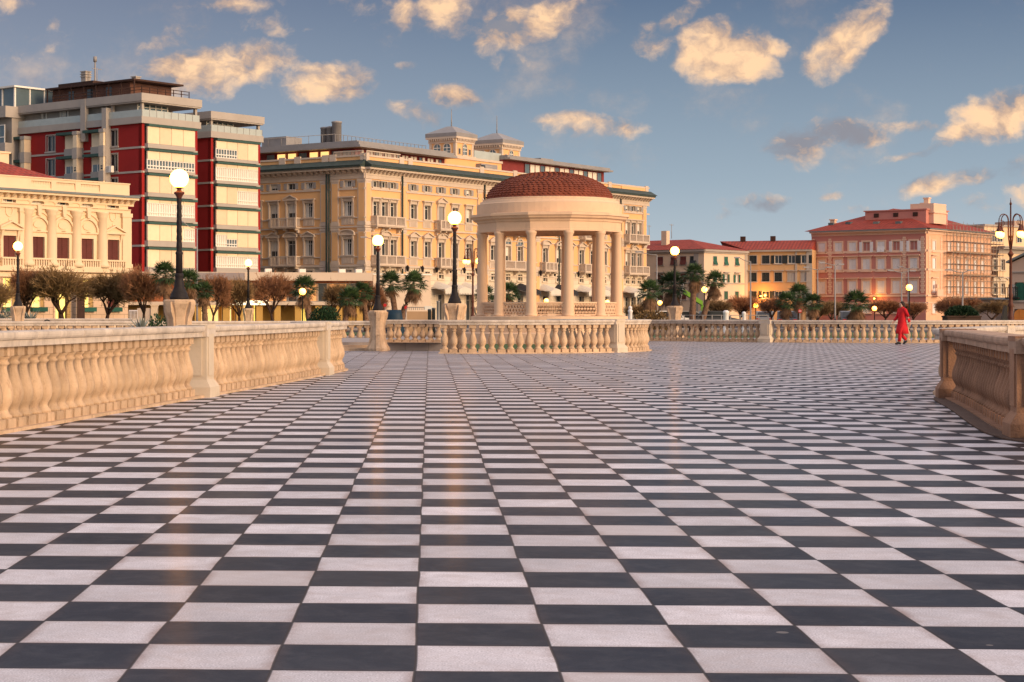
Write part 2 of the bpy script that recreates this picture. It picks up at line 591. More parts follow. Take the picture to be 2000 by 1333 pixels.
mk('hotel', (0.77, 0.445, 0.20), 0.9, 0.06, 0.25, 0.03, stain=0.08, stain_col=(0.5, 0.28, 0.12))
mk('hotel_trim', (0.58, 0.47, 0.37), 0.85, 0.08, 0.7, stain=0.15, stain_col=(0.33, 0.25, 0.2))
mk('hotel_base', (0.72, 0.60, 0.45), 0.85, 0.06, 0.5, brick=(2.4, 0.6, 0.035, 0.72))
mk('verdigris', (0.038, 0.056, 0.049), 0.7, 0.3, 1.2)
mk('attic_red', (0.21, 0.035, 0.035), 0.7, 0.15, 0.6)
mk('zinc', (0.27, 0.255, 0.25), 0.55, 0.12, 0.6)
mk('red_render', (0.30, 0.014, 0.012), 0.8, 0.12, 0.3, stain=0.12, stain_col=(0.10, 0.01, 0.01))
mk('concrete', (0.40, 0.355, 0.31), 0.85, 0.08, 0.5, stain=0.16, stain_col=(0.24, 0.2, 0.17))
mk('blind', (0.78, 0.62, 0.42), 0.7, 0.05, 2.0, rnd=0.10)
mk('white_frame', (0.78, 0.74, 0.66), 0.6, 0.04)
mk('green_awning', (0.042, 0.090, 0.076), 0.8, 0.15)
mk('dark_wood', (0.05, 0.022, 0.014), 0.7, 0.3, 3)
mk('brown_shutter', (0.115, 0.028, 0.022), 0.7, 0.15, 3, rnd=0.15)
mk('grey_shutter', (0.34, 0.31, 0.29), 0.7, 0.08, 2, rnd=0.08)
mk('green_shutter', (0.018, 0.095, 0.065), 0.65, 0.15, 3, rnd=0.2)
mk('black_shutter', (0.020, 0.026, 0.028), 0.65, 0.2, 3, rnd=0.2)
mk('white_shutter', (0.74, 0.70, 0.68), 0.7, 0.06, 2, rnd=0.06)
mk('glass', (0.03, 0.035, 0.04), 0.08, 0.1, 1, spec=0.6)
mk('glass_blue', (0.10, 0.14, 0.16), 0.05, 0.1, 1, spec=0.8)
mk('glass_rail', (0.42, 0.46, 0.43), 0.15, 0.1, 1, spec=0.6)
mk('curtain', (0.72, 0.68, 0.60), 0.8, 0.05, 3)
mk('lit_window', (0.7, 0.6, 0.3), 0.5, 0.2, 1.5, emit=(1.0, 0.70, 0.12), estr=0.75)
mk('lit_shop', (0.8, 0.7, 0.5), 0.5, 0.2, 1.0, emit=(1.0, 0.58, 0.18), estr=0.8)
mk('lit_white', (0.8, 0.75, 0.6), 0.5, 0.1, 1.0, emit=(1.0, 0.82, 0.5), estr=1.3)
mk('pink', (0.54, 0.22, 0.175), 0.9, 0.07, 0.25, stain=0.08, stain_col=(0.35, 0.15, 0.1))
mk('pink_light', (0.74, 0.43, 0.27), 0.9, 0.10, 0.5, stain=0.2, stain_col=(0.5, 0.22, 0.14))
mk('pink_trim', (0.74, 0.50, 0.36), 0.85, 0.07, 0.6)
mk('pale_house', (0.66, 0.50, 0.36), 0.9, 0.06, 0.25, stain=0.1, stain_col=(0.4, 0.3, 0.2))
mk('ochre_house', (0.55, 0.325, 0.155), 0.9, 0.09, 0.25, stain=0.15, stain_col=(0.35, 0.2, 0.1))
mk('grey_trim', (0.38, 0.33, 0.29), 0.85, 0.08, 0.6)
mk('grey_house', (0.50, 0.36, 0.28), 0.9, 0.07, 0.3)
mk('buff_house', (0.72, 0.52, 0.33), 0.9, 0.07, 0.3)
mk('orange_paint', (0.65, 0.24, 0.05), 0.7, 0.1, 1)
mk('pavilion_white', (0.60, 0.48, 0.37), 0.85, 0.06, 0.3, stain=0.1)
mk('pavilion_panel', (0.28, 0.24, 0.24), 0.7, 0.08, 0.4)
mk('rust_panel', (0.36, 0.12, 0.05), 0.8, 0.35, 0.8)
mk('ochre_panel', (0.50, 0.30, 0.08), 0.8, 0.15, 0.8)
mk('scaffold_pipe', (0.30, 0.23, 0.18), 0.55, 0.2, 2)
mk('scaffold_deck', (0.34, 0.21, 0.13), 0.8, 0.2, 2)
mk('bark', (0.070, 0.038, 0.026), 0.95, 0.35, 4, 0.5, 25)
mk('twig', (0.30, 0.140, 0.068), 0.95, 0.45, 0.9, rnd=0.18)
mk('twig_green', (0.25, 0.155, 0.070), 0.95, 0.4, 0.9, rnd=0.18)
mk('palm_trunk', (0.19, 0.11, 0.07), 0.95, 0.3, 6, 0.6, 18)
mk('palm_green', (0.045, 0.082, 0.028), 0.6, 0.35, 1.5, rnd=0.2)
mk('palm_dry', (0.24, 0.135, 0.075), 0.9, 0.3, 2, rnd=0.15)
mk('shrub', (0.022, 0.055, 0.022), 0.8, 0.35, 2, rnd=0.2)
mk('agave', (0.20, 0.22, 0.19), 0.7, 0.2, 2)
mk('grass', (0.06, 0.105, 0.03), 0.9, 0.35, 1.5)
mk('asphalt', (0.055, 0.05, 0.05), 0.9, 0.2, 0.6, 0.1)
mk('paving', (0.36, 0.31, 0.28), 0.75, 0.12, 0.7, brick=(0.5, 0.5, 0.01, 0.7))
mk('steel', (0.28, 0.26, 0.25), 0.5, 0.15, 2)
mk('red_coat', (0.55, 0.012, 0.018), 0.8, 0.15, 5, 0.3, 30)
mk('skin', (0.55, 0.33, 0.24), 0.6, 0.08, 6)
mk('hair', (0.025, 0.014, 0.010), 0.7, 0.3, 20)
mk('dark_cloth', (0.02, 0.02, 0.026), 0.85, 0.2, 6)
mk('white_paint', (0.62, 0.60, 0.57), 0.35, 0.05, 1, spec=0.5)
mk('silver_paint', (0.20, 0.195, 0.19), 0.35, 0.05, 1, spec=0.5)
mk('dark_paint', (0.04, 0.042, 0.05), 0.3, 0.1, 1, spec=0.5)
mk('rubber', (0.02, 0.02, 0.02), 0.85, 0.1)
mk('car_glass', (0.015, 0.018, 0.02), 0.06, 0.0, spec=0.6)
mk('lime', (0.17, 0.36, 0.03), 0.5, 0.1, 2)
mk('blue_tarp', (0.010, 0.032, 0.058), 0.6, 0.2, 3)
mk('tan_wall', (0.46, 0.29, 0.17), 0.9, 0.1, 0.6)
mk('sign_red', (0.45, 0.02, 0.02), 0.5, 0.05)
mk('bronze', (0.018, 0.016, 0.016), 0.5, 0.2, 5)
mk('navy_awning', (0.03, 0.03, 0.035), 0.8, 0.1)
mk('awning_white', (0.66, 0.60, 0.51), 0.85, 0.05, 1)


def roof_tile(name, col, sx=0.35, sy=0.4):
    m = mat(name, col, 0.85, 0.3, 1.3)
    t = m.node_tree
    b = t.nodes['Principled BSDF']
    co = N(t, 'ShaderNodeTexCoord')
    w = N(t, 'ShaderNodeTexWave', inputs={'Scale': 0.55, 'Distortion': 0.4, 'Detail': 1.0})
    w.bands_direction = 'X'
    w2 = N(t, 'ShaderNodeTexWave', inputs={'Scale': 0.55, 'Distortion': 0.4, 'Detail': 1.0})
    w2.bands_direction = 'Y'
    t.links.new(co.outputs['Object'], w.inputs['Vector']); t.links.new(co.outputs['Object'], w2.inputs['Vector'])
    s = math_node(t, 'MULTIPLY', w.outputs['Fac'], w2.outputs['Fac'])
    bp = N(t, 'ShaderNodeBump', inputs={'Strength': 0.9, 'Distance': 0.12})
    t.links.new(s, bp.inputs['Height'])
    t.links.new(bp.outputs[0], b.inputs['Normal'])
    M[name] = m

roof_tile('red_tiles', (0.29, 0.045, 0.028))
mk('dome_tile', (0.225, 0.060, 0.032), 0.85, 0.3, 2.5, 0.2, 30, rnd=0.1)

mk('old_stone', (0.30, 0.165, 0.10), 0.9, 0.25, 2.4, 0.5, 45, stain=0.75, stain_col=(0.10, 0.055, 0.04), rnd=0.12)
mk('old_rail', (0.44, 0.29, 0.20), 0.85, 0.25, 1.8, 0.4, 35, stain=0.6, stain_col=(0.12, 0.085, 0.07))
mk('shed_brown', (0.12, 0.055, 0.038), 0.85, 0.35, 0.8)

mk('reflect_glow', (0.5, 0.25, 0.12), 0.4, 0.4, 2.0, emit=(1.0, 0.42, 0.12), estr=0.30)  # faint emission put in for warm reflections in the pavilion's upper panes
# ---------------------------------------------------------------- ground
TILE = 0.5
GRID_A = -atan2(0.038, 1.0)
GRID_O = (0.196, 6.491)


def checker_mat():
    m = bpy.data.materials.new('checker_paving')
    m.use_nodes = True
    t = m.node_tree
    b = t.nodes['Principled BSDF']
    co = N(t, 'ShaderNodeTexCoord')
    s = N(t, 'ShaderNodeSeparateXYZ')
    # the joints are not laid quite straight
    nw = N(t, 'ShaderNodeTexNoise', inputs={'Scale': 0.9, 'Detail': 2.0})
    t.links.new(co.outputs['Object'], nw.inputs['Vector'])
    v1 = N(t, 'ShaderNodeVectorMath', operation='SUBTRACT'); v1.inputs[1].default_value = (.5, .5, .5)
    t.links.new(nw.outputs['Color'], v1.inputs[0])
    v2 = N(t, 'ShaderNodeVectorMath', operation='SCALE'); v2.inputs['Scale'].default_value = 0.028
    t.links.new(v1.outputs[0], v2.inputs[0])
    v3 = N(t, 'ShaderNodeVectorMath', operation='ADD')
    t.links.new(co.outputs['Object'], v3.inputs[0]); t.links.new(v2.outputs[0], v3.inputs[1])
    t.links.new(v3.outputs[0], s.inputs[0])
    x = math_node(t, 'DIVIDE', s.outputs[0], TILE)
    y = math_node(t, 'DIVIDE', s.outputs[1], TILE)
    ix = math_node(t, 'FLOOR', x); iy = math_node(t, 'FLOOR', y)
    fx = math_node(t, 'FRACT', x); fy = math_node(t, 'FRACT', y)
    par = math_node(t, 'FLOORED_MODULO', math_node(t, 'ADD', ix, iy), 2.0)     # 0 = white
    par = math_node(t, 'GREATER_THAN', par, 0.5)
    cb = N(t, 'ShaderNodeCombineXYZ')
    t.links.new(ix, cb.inputs[0]); t.links.new(iy, cb.inputs[1])
    wn = N(t, 'ShaderNodeTexWhiteNoise', noise_dimensions='2D')
    t.links.new(cb.outputs[0], wn.inputs['Vector'])
    ex = math_node(t, 'MINIMUM', fx, math_node(t, 'SUBTRACT', 1.0, fx))
    ey = math_node(t, 'MINIMUM', fy, math_node(t, 'SUBTRACT', 1.0, fy))
    e = math_node(t, 'MINIMUM', ex, ey)                                        # distance to the joint, in tiles
    joint = N(t, 'ShaderNodeMapRange', interpolation_type='SMOOTHSTEP', inputs={'From Min': 0.005, 'From Max': 0.016, 'To Min': 1.0, 'To Max': 0.0})
    t.links.new(e, joint.inputs['Value'])
    # speckled marble chips
    sp = N(t, 'ShaderNodeTexNoise', inputs={'Scale': 130.0, 'Detail': 3.0, 'Roughness': 0.7})
    t.links.new(co.outputs['Object'], sp.inputs['Vector'])
    spr = N(t, 'ShaderNodeMapRange', inputs={'From Min': 0.3, 'From Max': 0.7, 'To Min': 0.60, 'To Max': 1.34})
    t.links.new(sp.outputs['Fac'], spr.inputs['Value'])
    cl = N(t, 'ShaderNodeTexNoise', inputs={'Scale': 2.6, 'Detail': 7.0, 'Roughness': 0.7})
    t.links.new(co.outputs['Object'], cl.inputs['Vector'])
    clr = N(t, 'ShaderNodeMapRange', inputs={'From Min': 0.3, 'From Max': 0.7, 'To Min': 0.80, 'To Max': 1.12})
    t.links.new(cl.outputs['Fac'], clr.inputs['Value'])
    tv = N(t, 'ShaderNodeMapRange', inputs={'To Min': 0.82, 'To Max': 1.12})
    t.links.new(wn.outputs['Value'], tv.inputs['Value'])
    k = math_node(t, 'MULTIPLY', math_node(t, 'MULTIPLY', spr.outputs[0], clr.outputs[0]), tv.outputs[0])
    kc = N(t, 'ShaderNodeCombineColor')
    for i in range(3): t.links.new(k, kc.inputs[i])
    c = mixc(t, par, (0.66, 0.625, 0.65), (0.017, 0.0195, 0.030))
    c = mixc(t, 1.0, c, kc.outputs[0], 'MULTIPLY')
    # a few slabs were replaced and are paler or browner than the rest
    wsep = N(t, 'ShaderNodeSeparateColor'); t.links.new(wn.outputs['Color'], wsep.inputs[0])
    odd = N(t, 'ShaderNodeMapRange', inputs={'From Min': 0.80, 'From Max': 1.0, 'To Max': 0.55})
    t.links.new(wsep.outputs[1], odd.inputs['Value'])
    c = mixc(t, odd.outputs[0], c, mixc(t, par, (0.50, 0.44, 0.42), (0.042, 0.037, 0.040)))
    # dark tiles are scuffed pale, the white ones hold faint veins
    sc1 = N(t, 'ShaderNodeTexNoise', inputs={'Scale': 5.0, 'Detail': 9.0, 'Roughness': 0.78, 'Distortion': 0.6})
    t.links.new(v3.outputs[0], sc1.inputs['Vector'])
    scr = N(t, 'ShaderNodeMapRange', inputs={'From Min': 0.46, 'From Max': 0.76, 'To Max': 0.75})
    t.links.new(sc1.outputs['Fac'], scr.inputs['Value'])
    c = mixc(t, scr.outputs[0], c, mixc(t, par, (0.46, 0.39, 0.37), (0.062, 0.062, 0.070)))
    # rust and dirt that creep in from the joints of the white tiles
    rn = N(t, 'ShaderNodeTexNoise', inputs={'Scale': 1.1, 'Detail': 6.0, 'Roughness': 0.7})
    t.links.new(co.outputs['Object'], rn.inputs['Vector'])
    edge = N(t, 'ShaderNodeMapRange', interpolation_type='SMOOTHSTEP', inputs={'From Min': 0.0, 'From Max': 0.12, 'To Min': 1.0, 'To Max': 0.0})
    t.links.new(e, edge.inputs['Value'])
    rr = N(t, 'ShaderNodeMapRange', inputs={'From Min': 0.40, 'From Max': 0.7, 'To Max': 0.8})
    t.links.new(rn.outputs['Fac'], rr.inputs['Value'])
    rf = math_node(t, 'MULTIPLY', math_node(t, 'MULTIPLY', edge.outputs[0], rr.outputs[0]), math_node(t, 'MULTIPLY_ADD', par, -0.8, 1.0))
    c = mixc(t, rf, c, (0.22, 0.115, 0.075))
    # scattered small spots and droppings
    vo = N(t, 'ShaderNodeTexVoronoi', inputs={'Scale': 1.35, 'Randomness': 1.0})
    t.links.new(v3.outputs[0], vo.inputs['Vector'])
    spot = math_node(t, 'LESS_THAN', vo.outputs['Distance'], 0.035)
    sel = N(t, 'ShaderNodeSeparateColor'); t.links.new(vo.outputs['Color'], sel.inputs[0])
    spot = math_node(t, 'MULTIPLY', spot, math_node(t, 'GREATER_THAN', sel.outputs[0], 0.72))
    c = mixc(t, math_node(t, 'MULTIPLY', spot, 0.75), c, mixc(t, par, (0.20, 0.10, 0.08), (0.20, 0.18, 0.17)))
    c = mixc(t, math_node(t, 'MULTIPLY', joint.outputs[0], 0.92), c, (0.030, 0.021, 0.018))
    t.links.new(c, b.inputs['Base Color'])
    # worn polish
    rg = N(t, 'ShaderNodeTexNoise', inputs={'Scale': 0.7, 'Detail': 5.0, 'Roughness': 0.65})
    t.links.new(co.outputs['Object'], rg.inputs['Vector'])
    rgr = N(t, 'ShaderNodeMapRange', inputs={'From Min': 0.3, 'From Max': 0.7, 'To Min': 0.50, 'To Max': 0.66})
    t.links.new(rg.outputs['Fac'], rgr.inputs['Value'])
    rgh = math_node(t, 'MULTIPLY_ADD', math_node(t, 'SUBTRACT', wn.outputs['Value'], 0.5), 0.08, rgr.outputs[0])
    t.links.new(rgh, b.inputs['Roughness'])
    # a thin film of damp lies in patches
    dn = N(t, 'ShaderNodeTexNoise', inputs={'Scale': 0.12, 'Detail': 4.0, 'Roughness': 0.6})
    t.links.new(co.outputs['Object'], dn.inputs['Vector'])
    dr = N(t, 'ShaderNodeMapRange', inputs={'From Min': 0.35, 'From Max': 0.68, 'To Min': 0.05, 'To Max': 0.31})
    t.links.new(dn.outputs['Fac'], dr.inputs['Value'])
    t.links.new(dr.outputs[0], b.inputs['Coat Weight'])
    b.inputs['Specular IOR Level'].default_value = 0.06
    b.inputs['Coat Weight'].default_value = 0.13
    b.inputs['Coat Roughness'].default_value = 0.17
    h = math_node(t, 'MULTIPLY_ADD', sp.outputs['Fac'], 0.12, math_node(t, 'MULTIPLY', joint.outputs[0], -1.0))
    bp = N(t, 'ShaderNodeBump', inputs={'Strength': 0.22, 'Distance': 0.006})
    t.links.new(h, bp.inputs['Height'])
    t.links.new(bp.outputs[0], b.inputs['Normal'])
    return m


M['checker'] = checker_mat()
mb = MB()
mb.quad((-60, -60, 0), (70, -60, 0), (70, 86, 0), (-60, 86, 0))
o = mb.build('terrace_floor', M['checker'], None, (GRID_O[0], GRID_O[1], 0), GRID_A)
tag(o, 'black and white checkerboard stone paving of the terrace', None, None, 'structure')

mb = MB()
mb.quad((-1500, -200, -0.06), (1500, -200, -0.06), (1500, 3000, -0.06), (-1500, 3000, -0.06))
tag(mb.build('ground', M['asphalt']), 'grey ground of the town around the terrace', None, None, 'structure')
# the road and the pavement in front of the buildings
mb = MB()
mb.box(-200, 220, 138, 141, -0.06, 0.07)
tag(mb.build('pavement', M['paving']), 'pale kerbed pavement along the seafront road', None, None, 'structure')
mb = MB()
mb.quad((-200, 96, -0.052), (200, 96, -0.052), (200, 122, -0.052), (-200, 122, -0.052))
tag(mb.build('lawn', M['grass']), 'green lawn strip under the seafront trees', None, None, 'stuff')
# ---------------------------------------------------------------- balustrades
def baluster_mesh(h, r=0.122, half=0.118, seg=14, ms=None):
    """one vase baluster from plinth block to square head; h = height under the rail"""
    mb = MB()
    b = 0.10 * h / 0.88
    mb.box(-half, half, -half, half, 0.0, b)
    k = (h - b - 0.10) / 0.68
    prof = [(.105, 0), (.105, .03), (.085, .045), (.070, .075), (.066, .095), (.082, .13), (.108, .18), (.118, .23), (.117, .28),
            (.106, .34), (.088, .40), (.070, .46), (.058, .51), (.054, .55), (.058, .575), (.078, .59), (.078, .61), (.062, .62), (.066, .64),
            (.088, .66), (.092, .68)]
    mb.lathe([(q * r / .118, b + z * k) for q, z in prof], 0, 0, seg)
    mb.box(-half * .86, half * .86, -half * .86, half * .86, h - 0.10, h)
    return mb.mesh('baluster', [ms])


def post_mesh(h, w=0.44, ms=None):
    mb = MB()
    a = w / 2
    mb.box(-a - .07, a + .07, -a - .07, a + .07, 0, .15)
    mb.taper(-a - .07, a + .07, -a - .07, a + .07, .15, -a, a, -a, a, .26)
    mb.box(-a, a, -a, a, .26, h - .05)
    # raised fields on the faces
    for s in (-1, 1):
        mb.box(-a + .07, a - .07, s * a, s * (a + .018), .32, h - .13)
        mb.box(s * a, s * (a + .018), -a + .07, a - .07, .32, h - .13)
    mb.box(-a - .02, a + .02, -a - .02, a + .02, h - .05, h)
    return mb.mesh('post', [ms or M['pale_stone']])


BAL = {}


def balustrade(pts, label, group=None, h=1.05, spacing=0.31, posts=(), z0=0.0, smooth=True, fine=True, name='balustrade', post_w=0.44,
               plinth=0.035, cat='balustrade', railk=1.0, skip=None, old=False):
    P = Path(spline(pts) if smooth else list(pts))
    cx, cy = P.pos(P.len / 2)[0]
    root = thing(name, (cx, cy, z0), label, cat, group)
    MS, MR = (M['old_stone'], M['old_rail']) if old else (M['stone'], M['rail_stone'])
    rb = h - 0.16 * railk                    # underside of the rail
    w = 0.21 * railk
    mb = MB()
    prof = [(-w * .82, rb), (w * .82, rb), (w * .82, rb + .065 * railk), (w * .94, rb + .075 * railk), (w, rb + .095 * railk), (w * 1.02, rb + .12 * railk), (w, h - .012),
            (w * .86, h), (-w * .86, h), (-w, h - .012), (-w * 1.02, rb + .12 * railk), (-w, rb + .095 * railk), (-w * .94, rb + .075 * railk), (-w * .82, rb + .065 * railk)]
    P.sweep(mb, prof, 0, origin=(cx, cy), step=0.5, joints=1.35 if fine else 0)
    mb.build('rail', [MR], root)
    mb = MB()
    P.sweep(mb, [(-.20, 0), (.20, 0), (.20, plinth), (-.20, plinth)], 0, origin=(cx, cy), step=0.5)
    mb.build('plinth', [MS], root)
    key = (round(rb - plinth, 3), fine, old)
    if key not in BAL:
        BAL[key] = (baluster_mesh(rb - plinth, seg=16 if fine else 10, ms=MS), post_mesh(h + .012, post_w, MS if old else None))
    bm, pm = BAL[key]
    pd = []
    for d in posts:
        d = P.len * d if d <= 1 else d
        (x, y), a = P.pos(d)
        put(pm, 'post', root, (x - cx, y - cy, 0), a)
        # the rail breaks forward over the post
        pd.append(d)
    n = int(P.len / spacing)
    for i in range(n):
        d = (i + .5) * P.len / n
        if any(abs(d - q) < post_w / 2 + .13 for q in pd):
            continue
        (x, y), a = P.pos(d)
        if skip and skip(x, y):
            continue
        put(bm, 'baluster', root, (x - cx, y - cy, plinth), a)
    for d in pd:
        (x, y), a = P.pos(d)
        c = MB()
        c.box(-.26, .26, -w * 1.13, w * 1.13, rb, h - .008)
        c.box(-.24, .24, -w * .95, w * .95, h - .008, h + .010)
        c.build('post_cap', [MR], root, (x - cx, y - cy, 0), a)
    return root, P


# long one on the left, nearest of the left side
balustrade([(-4.89, 13.0), (-4.55, 14.9), (-3.72, 19.8), (-2.40, 27.7), (-1.50, 32.8), (-.84, 37.2), (-.52, 39.4), (-.42, 40.4), (-.62, 41.3), (-1.4, 42.0)],
           'long cream stone balustrade with white rail sweeping along the left edge of the checkerboard',
           'stone balustrades round the terrace', posts=[14.87, 24.70], h=1.05)
# its far arm, seen just over the rail
balustrade([(-22.0, 66.5), (-13.0, 69.5), (-5.0, 72.0), (-.3, 73.0), (1.55, 72.2)],
           'low stone balustrade with green lawn behind it, left of the lamp pedestal beside the steps',
           'stone balustrades round the terrace', h=0.90, z0=0.02, fine=False, posts=[.02])
# left, far behind the villa trees
balustrade([(-26.0, 82.5), (-15.0, 84.0), (-9.8, 84.6)],
           'distant stone balustrade in front of the cream villa trees', 'stone balustrades round the terrace', h=0.98, fine=False, posts=[.99])
# round the gazebo
cg, rg_ = (4.0, 62.2), 5.5
arc = [(cg[0] + rg_ * sin(radians(a)), cg[1] - rg_ * cos(radians(a))) for a in range(-16, 151, 3)]
GZB, PG = balustrade(arc, 'curved stone balustrade bulging forward in front of the domed gazebo', 'stone balustrades round the terrace', h=1.02, smooth=False,
                     spacing=.285, posts=[6.05], railk=.9)
# on the little raised platform between the two tall lamps
PLAT = 0.27
balustrade([(.92, 61.3), (1.9, 61.0), (2.72, 60.6)], 'short stone balustrade on a dark plinth between the two lamp pedestals', 'stone balustrades round the terrace', h=.74, z0=PLAT, fine=False,
           spacing=.27, railk=.8, plinth=.02)
# far right, two stretches with the terrace corner between them
balustrade([(9.6, 84.0), (12.8, 82.0), (15.0, 80.2), (17.15, 78.45)], 'shaded stone balustrade behind the palms, left of the far corner post', 'stone balustrades round the terrace',
           h=.93, fine=False, spacing=.277, posts=[1.0])
balustrade([(17.45, 78.3), (20.5, 77.0), (23.5, 76.3), (26.5, 77.2), (30.5, 80.5)], 'far stone balustrade behind the person in red', 'stone balustrades round the terrace',
           h=.93, fine=False, spacing=.285, posts=[13.2])
# near right
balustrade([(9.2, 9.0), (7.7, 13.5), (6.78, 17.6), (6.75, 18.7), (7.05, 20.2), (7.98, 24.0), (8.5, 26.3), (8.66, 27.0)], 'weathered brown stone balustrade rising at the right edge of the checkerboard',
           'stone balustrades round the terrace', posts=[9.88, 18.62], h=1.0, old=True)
balustrade([(8.66, 27.15), (9.1, 28.9), (10.0, 30.8), (11.7, 34.0), (14.2, 37.0), (18.0, 39.0)], 'sunlit stone balustrade curving away behind the near right corner post',
           'stone balustrades round the terrace', posts=[7.3], h=1.0)
# worn stone gutter strip under the near right balustrade
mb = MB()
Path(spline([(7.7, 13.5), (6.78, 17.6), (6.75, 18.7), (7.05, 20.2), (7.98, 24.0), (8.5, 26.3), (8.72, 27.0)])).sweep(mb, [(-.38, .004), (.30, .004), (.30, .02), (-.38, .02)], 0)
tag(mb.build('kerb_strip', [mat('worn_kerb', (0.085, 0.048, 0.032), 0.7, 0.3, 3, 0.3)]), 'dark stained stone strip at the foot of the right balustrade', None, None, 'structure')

# raised platform, its steps and the lawn strips inside the terrace
mb = MB()
mb.slab([(-9, 61.6), (.4, 61.6), (2.9, 60.75), (3.0, 79), (-9, 79)], 0.0, PLAT)
mb.build('upper_terrace', [M['paving']])
tag(bpy.data.objects['upper_terrace'], 'pale raised paving behind the steps', None, None, 'structure')
mb = MB()
mb.box(-6.0, .42, 61.2, 61.6, 0, .18, 0)
mb.box(-6.0, .42, 60.8, 61.2, 0, .09, 0)
tag(mb.build('steps', [M['stone']]), 'shallow cream stone steps beside the lamp pedestal', None, None, 'structure')
mb = MB()
ring = [(cg[0] + .5 + 4.6 * cos(a * pi / 18), 66 + 5.5 * sin(a * pi / 18)) for a in range(36)]
mb.slab(ring, 0.004, 0.05)
tag(mb.build('garden_lawn', [M['grass']]), 'short grass round the foot of the gazebo', None, None, 'stuff')
mb = MB()
mb.box(-8, 2.2, 79.2, 84, 0.004, .30)
tag(mb.build('planting_lawn', [M['grass']]), 'green lawn behind the low left balustrade', None, None, 'stuff')

# ---------------------------------------------------------------- gazebo
GX, GY = xat(1072.5, 75), 75.0
gz = thing('gazebo', (GX, GY, 0), 'round cream gazebo of twelve columns under a red tiled dome', 'gazebo', rz=-radians(5.2))
CN, RC = 12, 2.77
ZB = 1.11


def ngon(r, z, n=CN, off=15):
    return [(r * cos(radians(off - 90 + 360 / n * k)) / 1.0, r * sin(radians(off - 90 + 360 / n * k)), z) for k in range(n)]


def nring(mb, prof, m=0, n=CN, off=15, capb=True, capt=True):
    R = [[mb.vert(p) for p in ngon(r, z, n, off)] for r, z in prof]
    for A, B in zip(R, R[1:]):
        for k in range(n):
            mb.face([A[k], A[(k + 1) % n], B[(k + 1) % n], B[k]], m)
    if capb: mb.face(R[0][::-1], m)
    if capt: mb.face(R[-1], m)


mb = MB()
mb.lathe([(3.5, 0), (3.5, .42), (3.42, .46), (3.22, .48), (3.22, .80), (3.14, .84), (3.14, ZB - .02), (3.08, ZB)], 0, 0, 48, 0, False)
mb.build('base', [M['gazebo_plaster']], gz)
mb = MB()
zt = 4.42
mb.lathe([(.235, 0), (.235, .05), (.215, .08), (.20, .13), (.198, .9), (.165, zt - ZB - .2), (.185, zt - ZB - .17), (.185, zt - ZB - .13), (.215, zt - ZB - .10), (.215, zt - ZB)], 0, 0, 24)
colm = mb.mesh('column', [M['gazebo_plaster']])
for k in range(CN):
    a = radians(15 - 90 + 30 * k)
    put(colm, 'column', gz, (RC * cos(a), RC * sin(a), ZB))
# pierced parapet panels between the columns: bars with rows of scale-shaped holes
def panel_mesh(w, h, full):
    mb = MB(); t = .05
    mb.box(-w / 2, w / 2, -t, t, 0, .05); mb.box(-w / 2, w / 2, -t - .015, t + .015, h - .06, h)
    mb.box(-w / 2, -w / 2 + .05, -t, t, .05, h - .06); mb.box(w / 2 - .05, w / 2, -t, t, .05, h - .06)
    nx, nz = 7, 3
    x0, x1, z0, z1 = -w / 2 + .05, w / 2 - .05, .05, h - .06
    dx, dz = (x1 - x0) / nx, (z1 - z0) / nz
    for j in range(nz + 1):
        for i in range(-1, nx + 1):
            # a fan of arcs: each scale is a half ring
            cx = x0 + (i + .5 + (.5 if j % 2 else 0)) * dx
            cz = z0 + (j - .25) * dz
            pts = []
            for q in range(9):
                a = pi * q / 8
                px_, pz_ = cx + dx * .5 * cos(a), cz + dz * 1.05 * sin(a)
                pts.append((px_, pz_))
            for p, q2 in zip(pts, pts[1:]):
                if min(p[0], q2[0]) < x0 - .001 or max(p[0], q2[0]) > x1 + .001 or max(p[1], q2[1]) > z1 + .01 or min(p[1], q2[1]) < z0 - .01:
                    continue
                d = Vector((q2[0] - p[0], q2[1] - p[1])); n = Vector((-d.y, d.x)).normalized() * .026
                mb.prism([(p[0] + n.x, p[1] + n.y), (p[0] - n.x, p[1] - n.y), (q2[0] - n.x, q2[1] - n.y), (q2[0] + n.x, q2[1] + n.y)], -t * .8, t * .8)
    return mb.mesh('parapet_panel', [M['gazebo_plaster']])
pw = 2 * RC * sin(radians(15)) - .36
pm_ = panel_mesh(pw, .53, True)
for k in range(CN):
    a = radians(30 * k - 90)
    rr = RC * cos(radians(15))
    put(pm_, 'parapet_panel', gz, (rr * cos(a), rr * sin(a), ZB + .02), a + pi / 2)
mb = MB()
K = 1 / cos(radians(15))
nring(mb, [(2.50 * 1.0, zt), (2.96, zt), (2.96, zt + .06), (2.93, zt + .07), (2.93, zt + .36), (2.98, zt + .38), (3.0, zt + .46), (3.14, zt + .50), (3.17, zt + .58), (3.25, zt + .60), (3.25, zt + .70), (2.88, zt + .74)], capb=False)
mb.lathe([(2.50, zt + .30), (2.50, zt)], 0, 0, 48, 0, True, caps=False)
mb.lathe([(2.5, zt + .302), (.01, zt + .302)], 0, 0, 48, 0, False, caps=False)
mb.build('entablature', [M['gazebo_plaster']], gz)
mb = MB()
mb.lathe([(2.90, zt + .72), (2.90, zt + 1.12), (2.80, zt + 1.15), (2.76, zt + 1.24), (2.66, zt + 1.26), (2.66, zt + 1.33), (2.5, zt + 1.36)], 0, 0, 64, 0, False)
mb.build('drum', [M['gazebo_plaster']], gz)
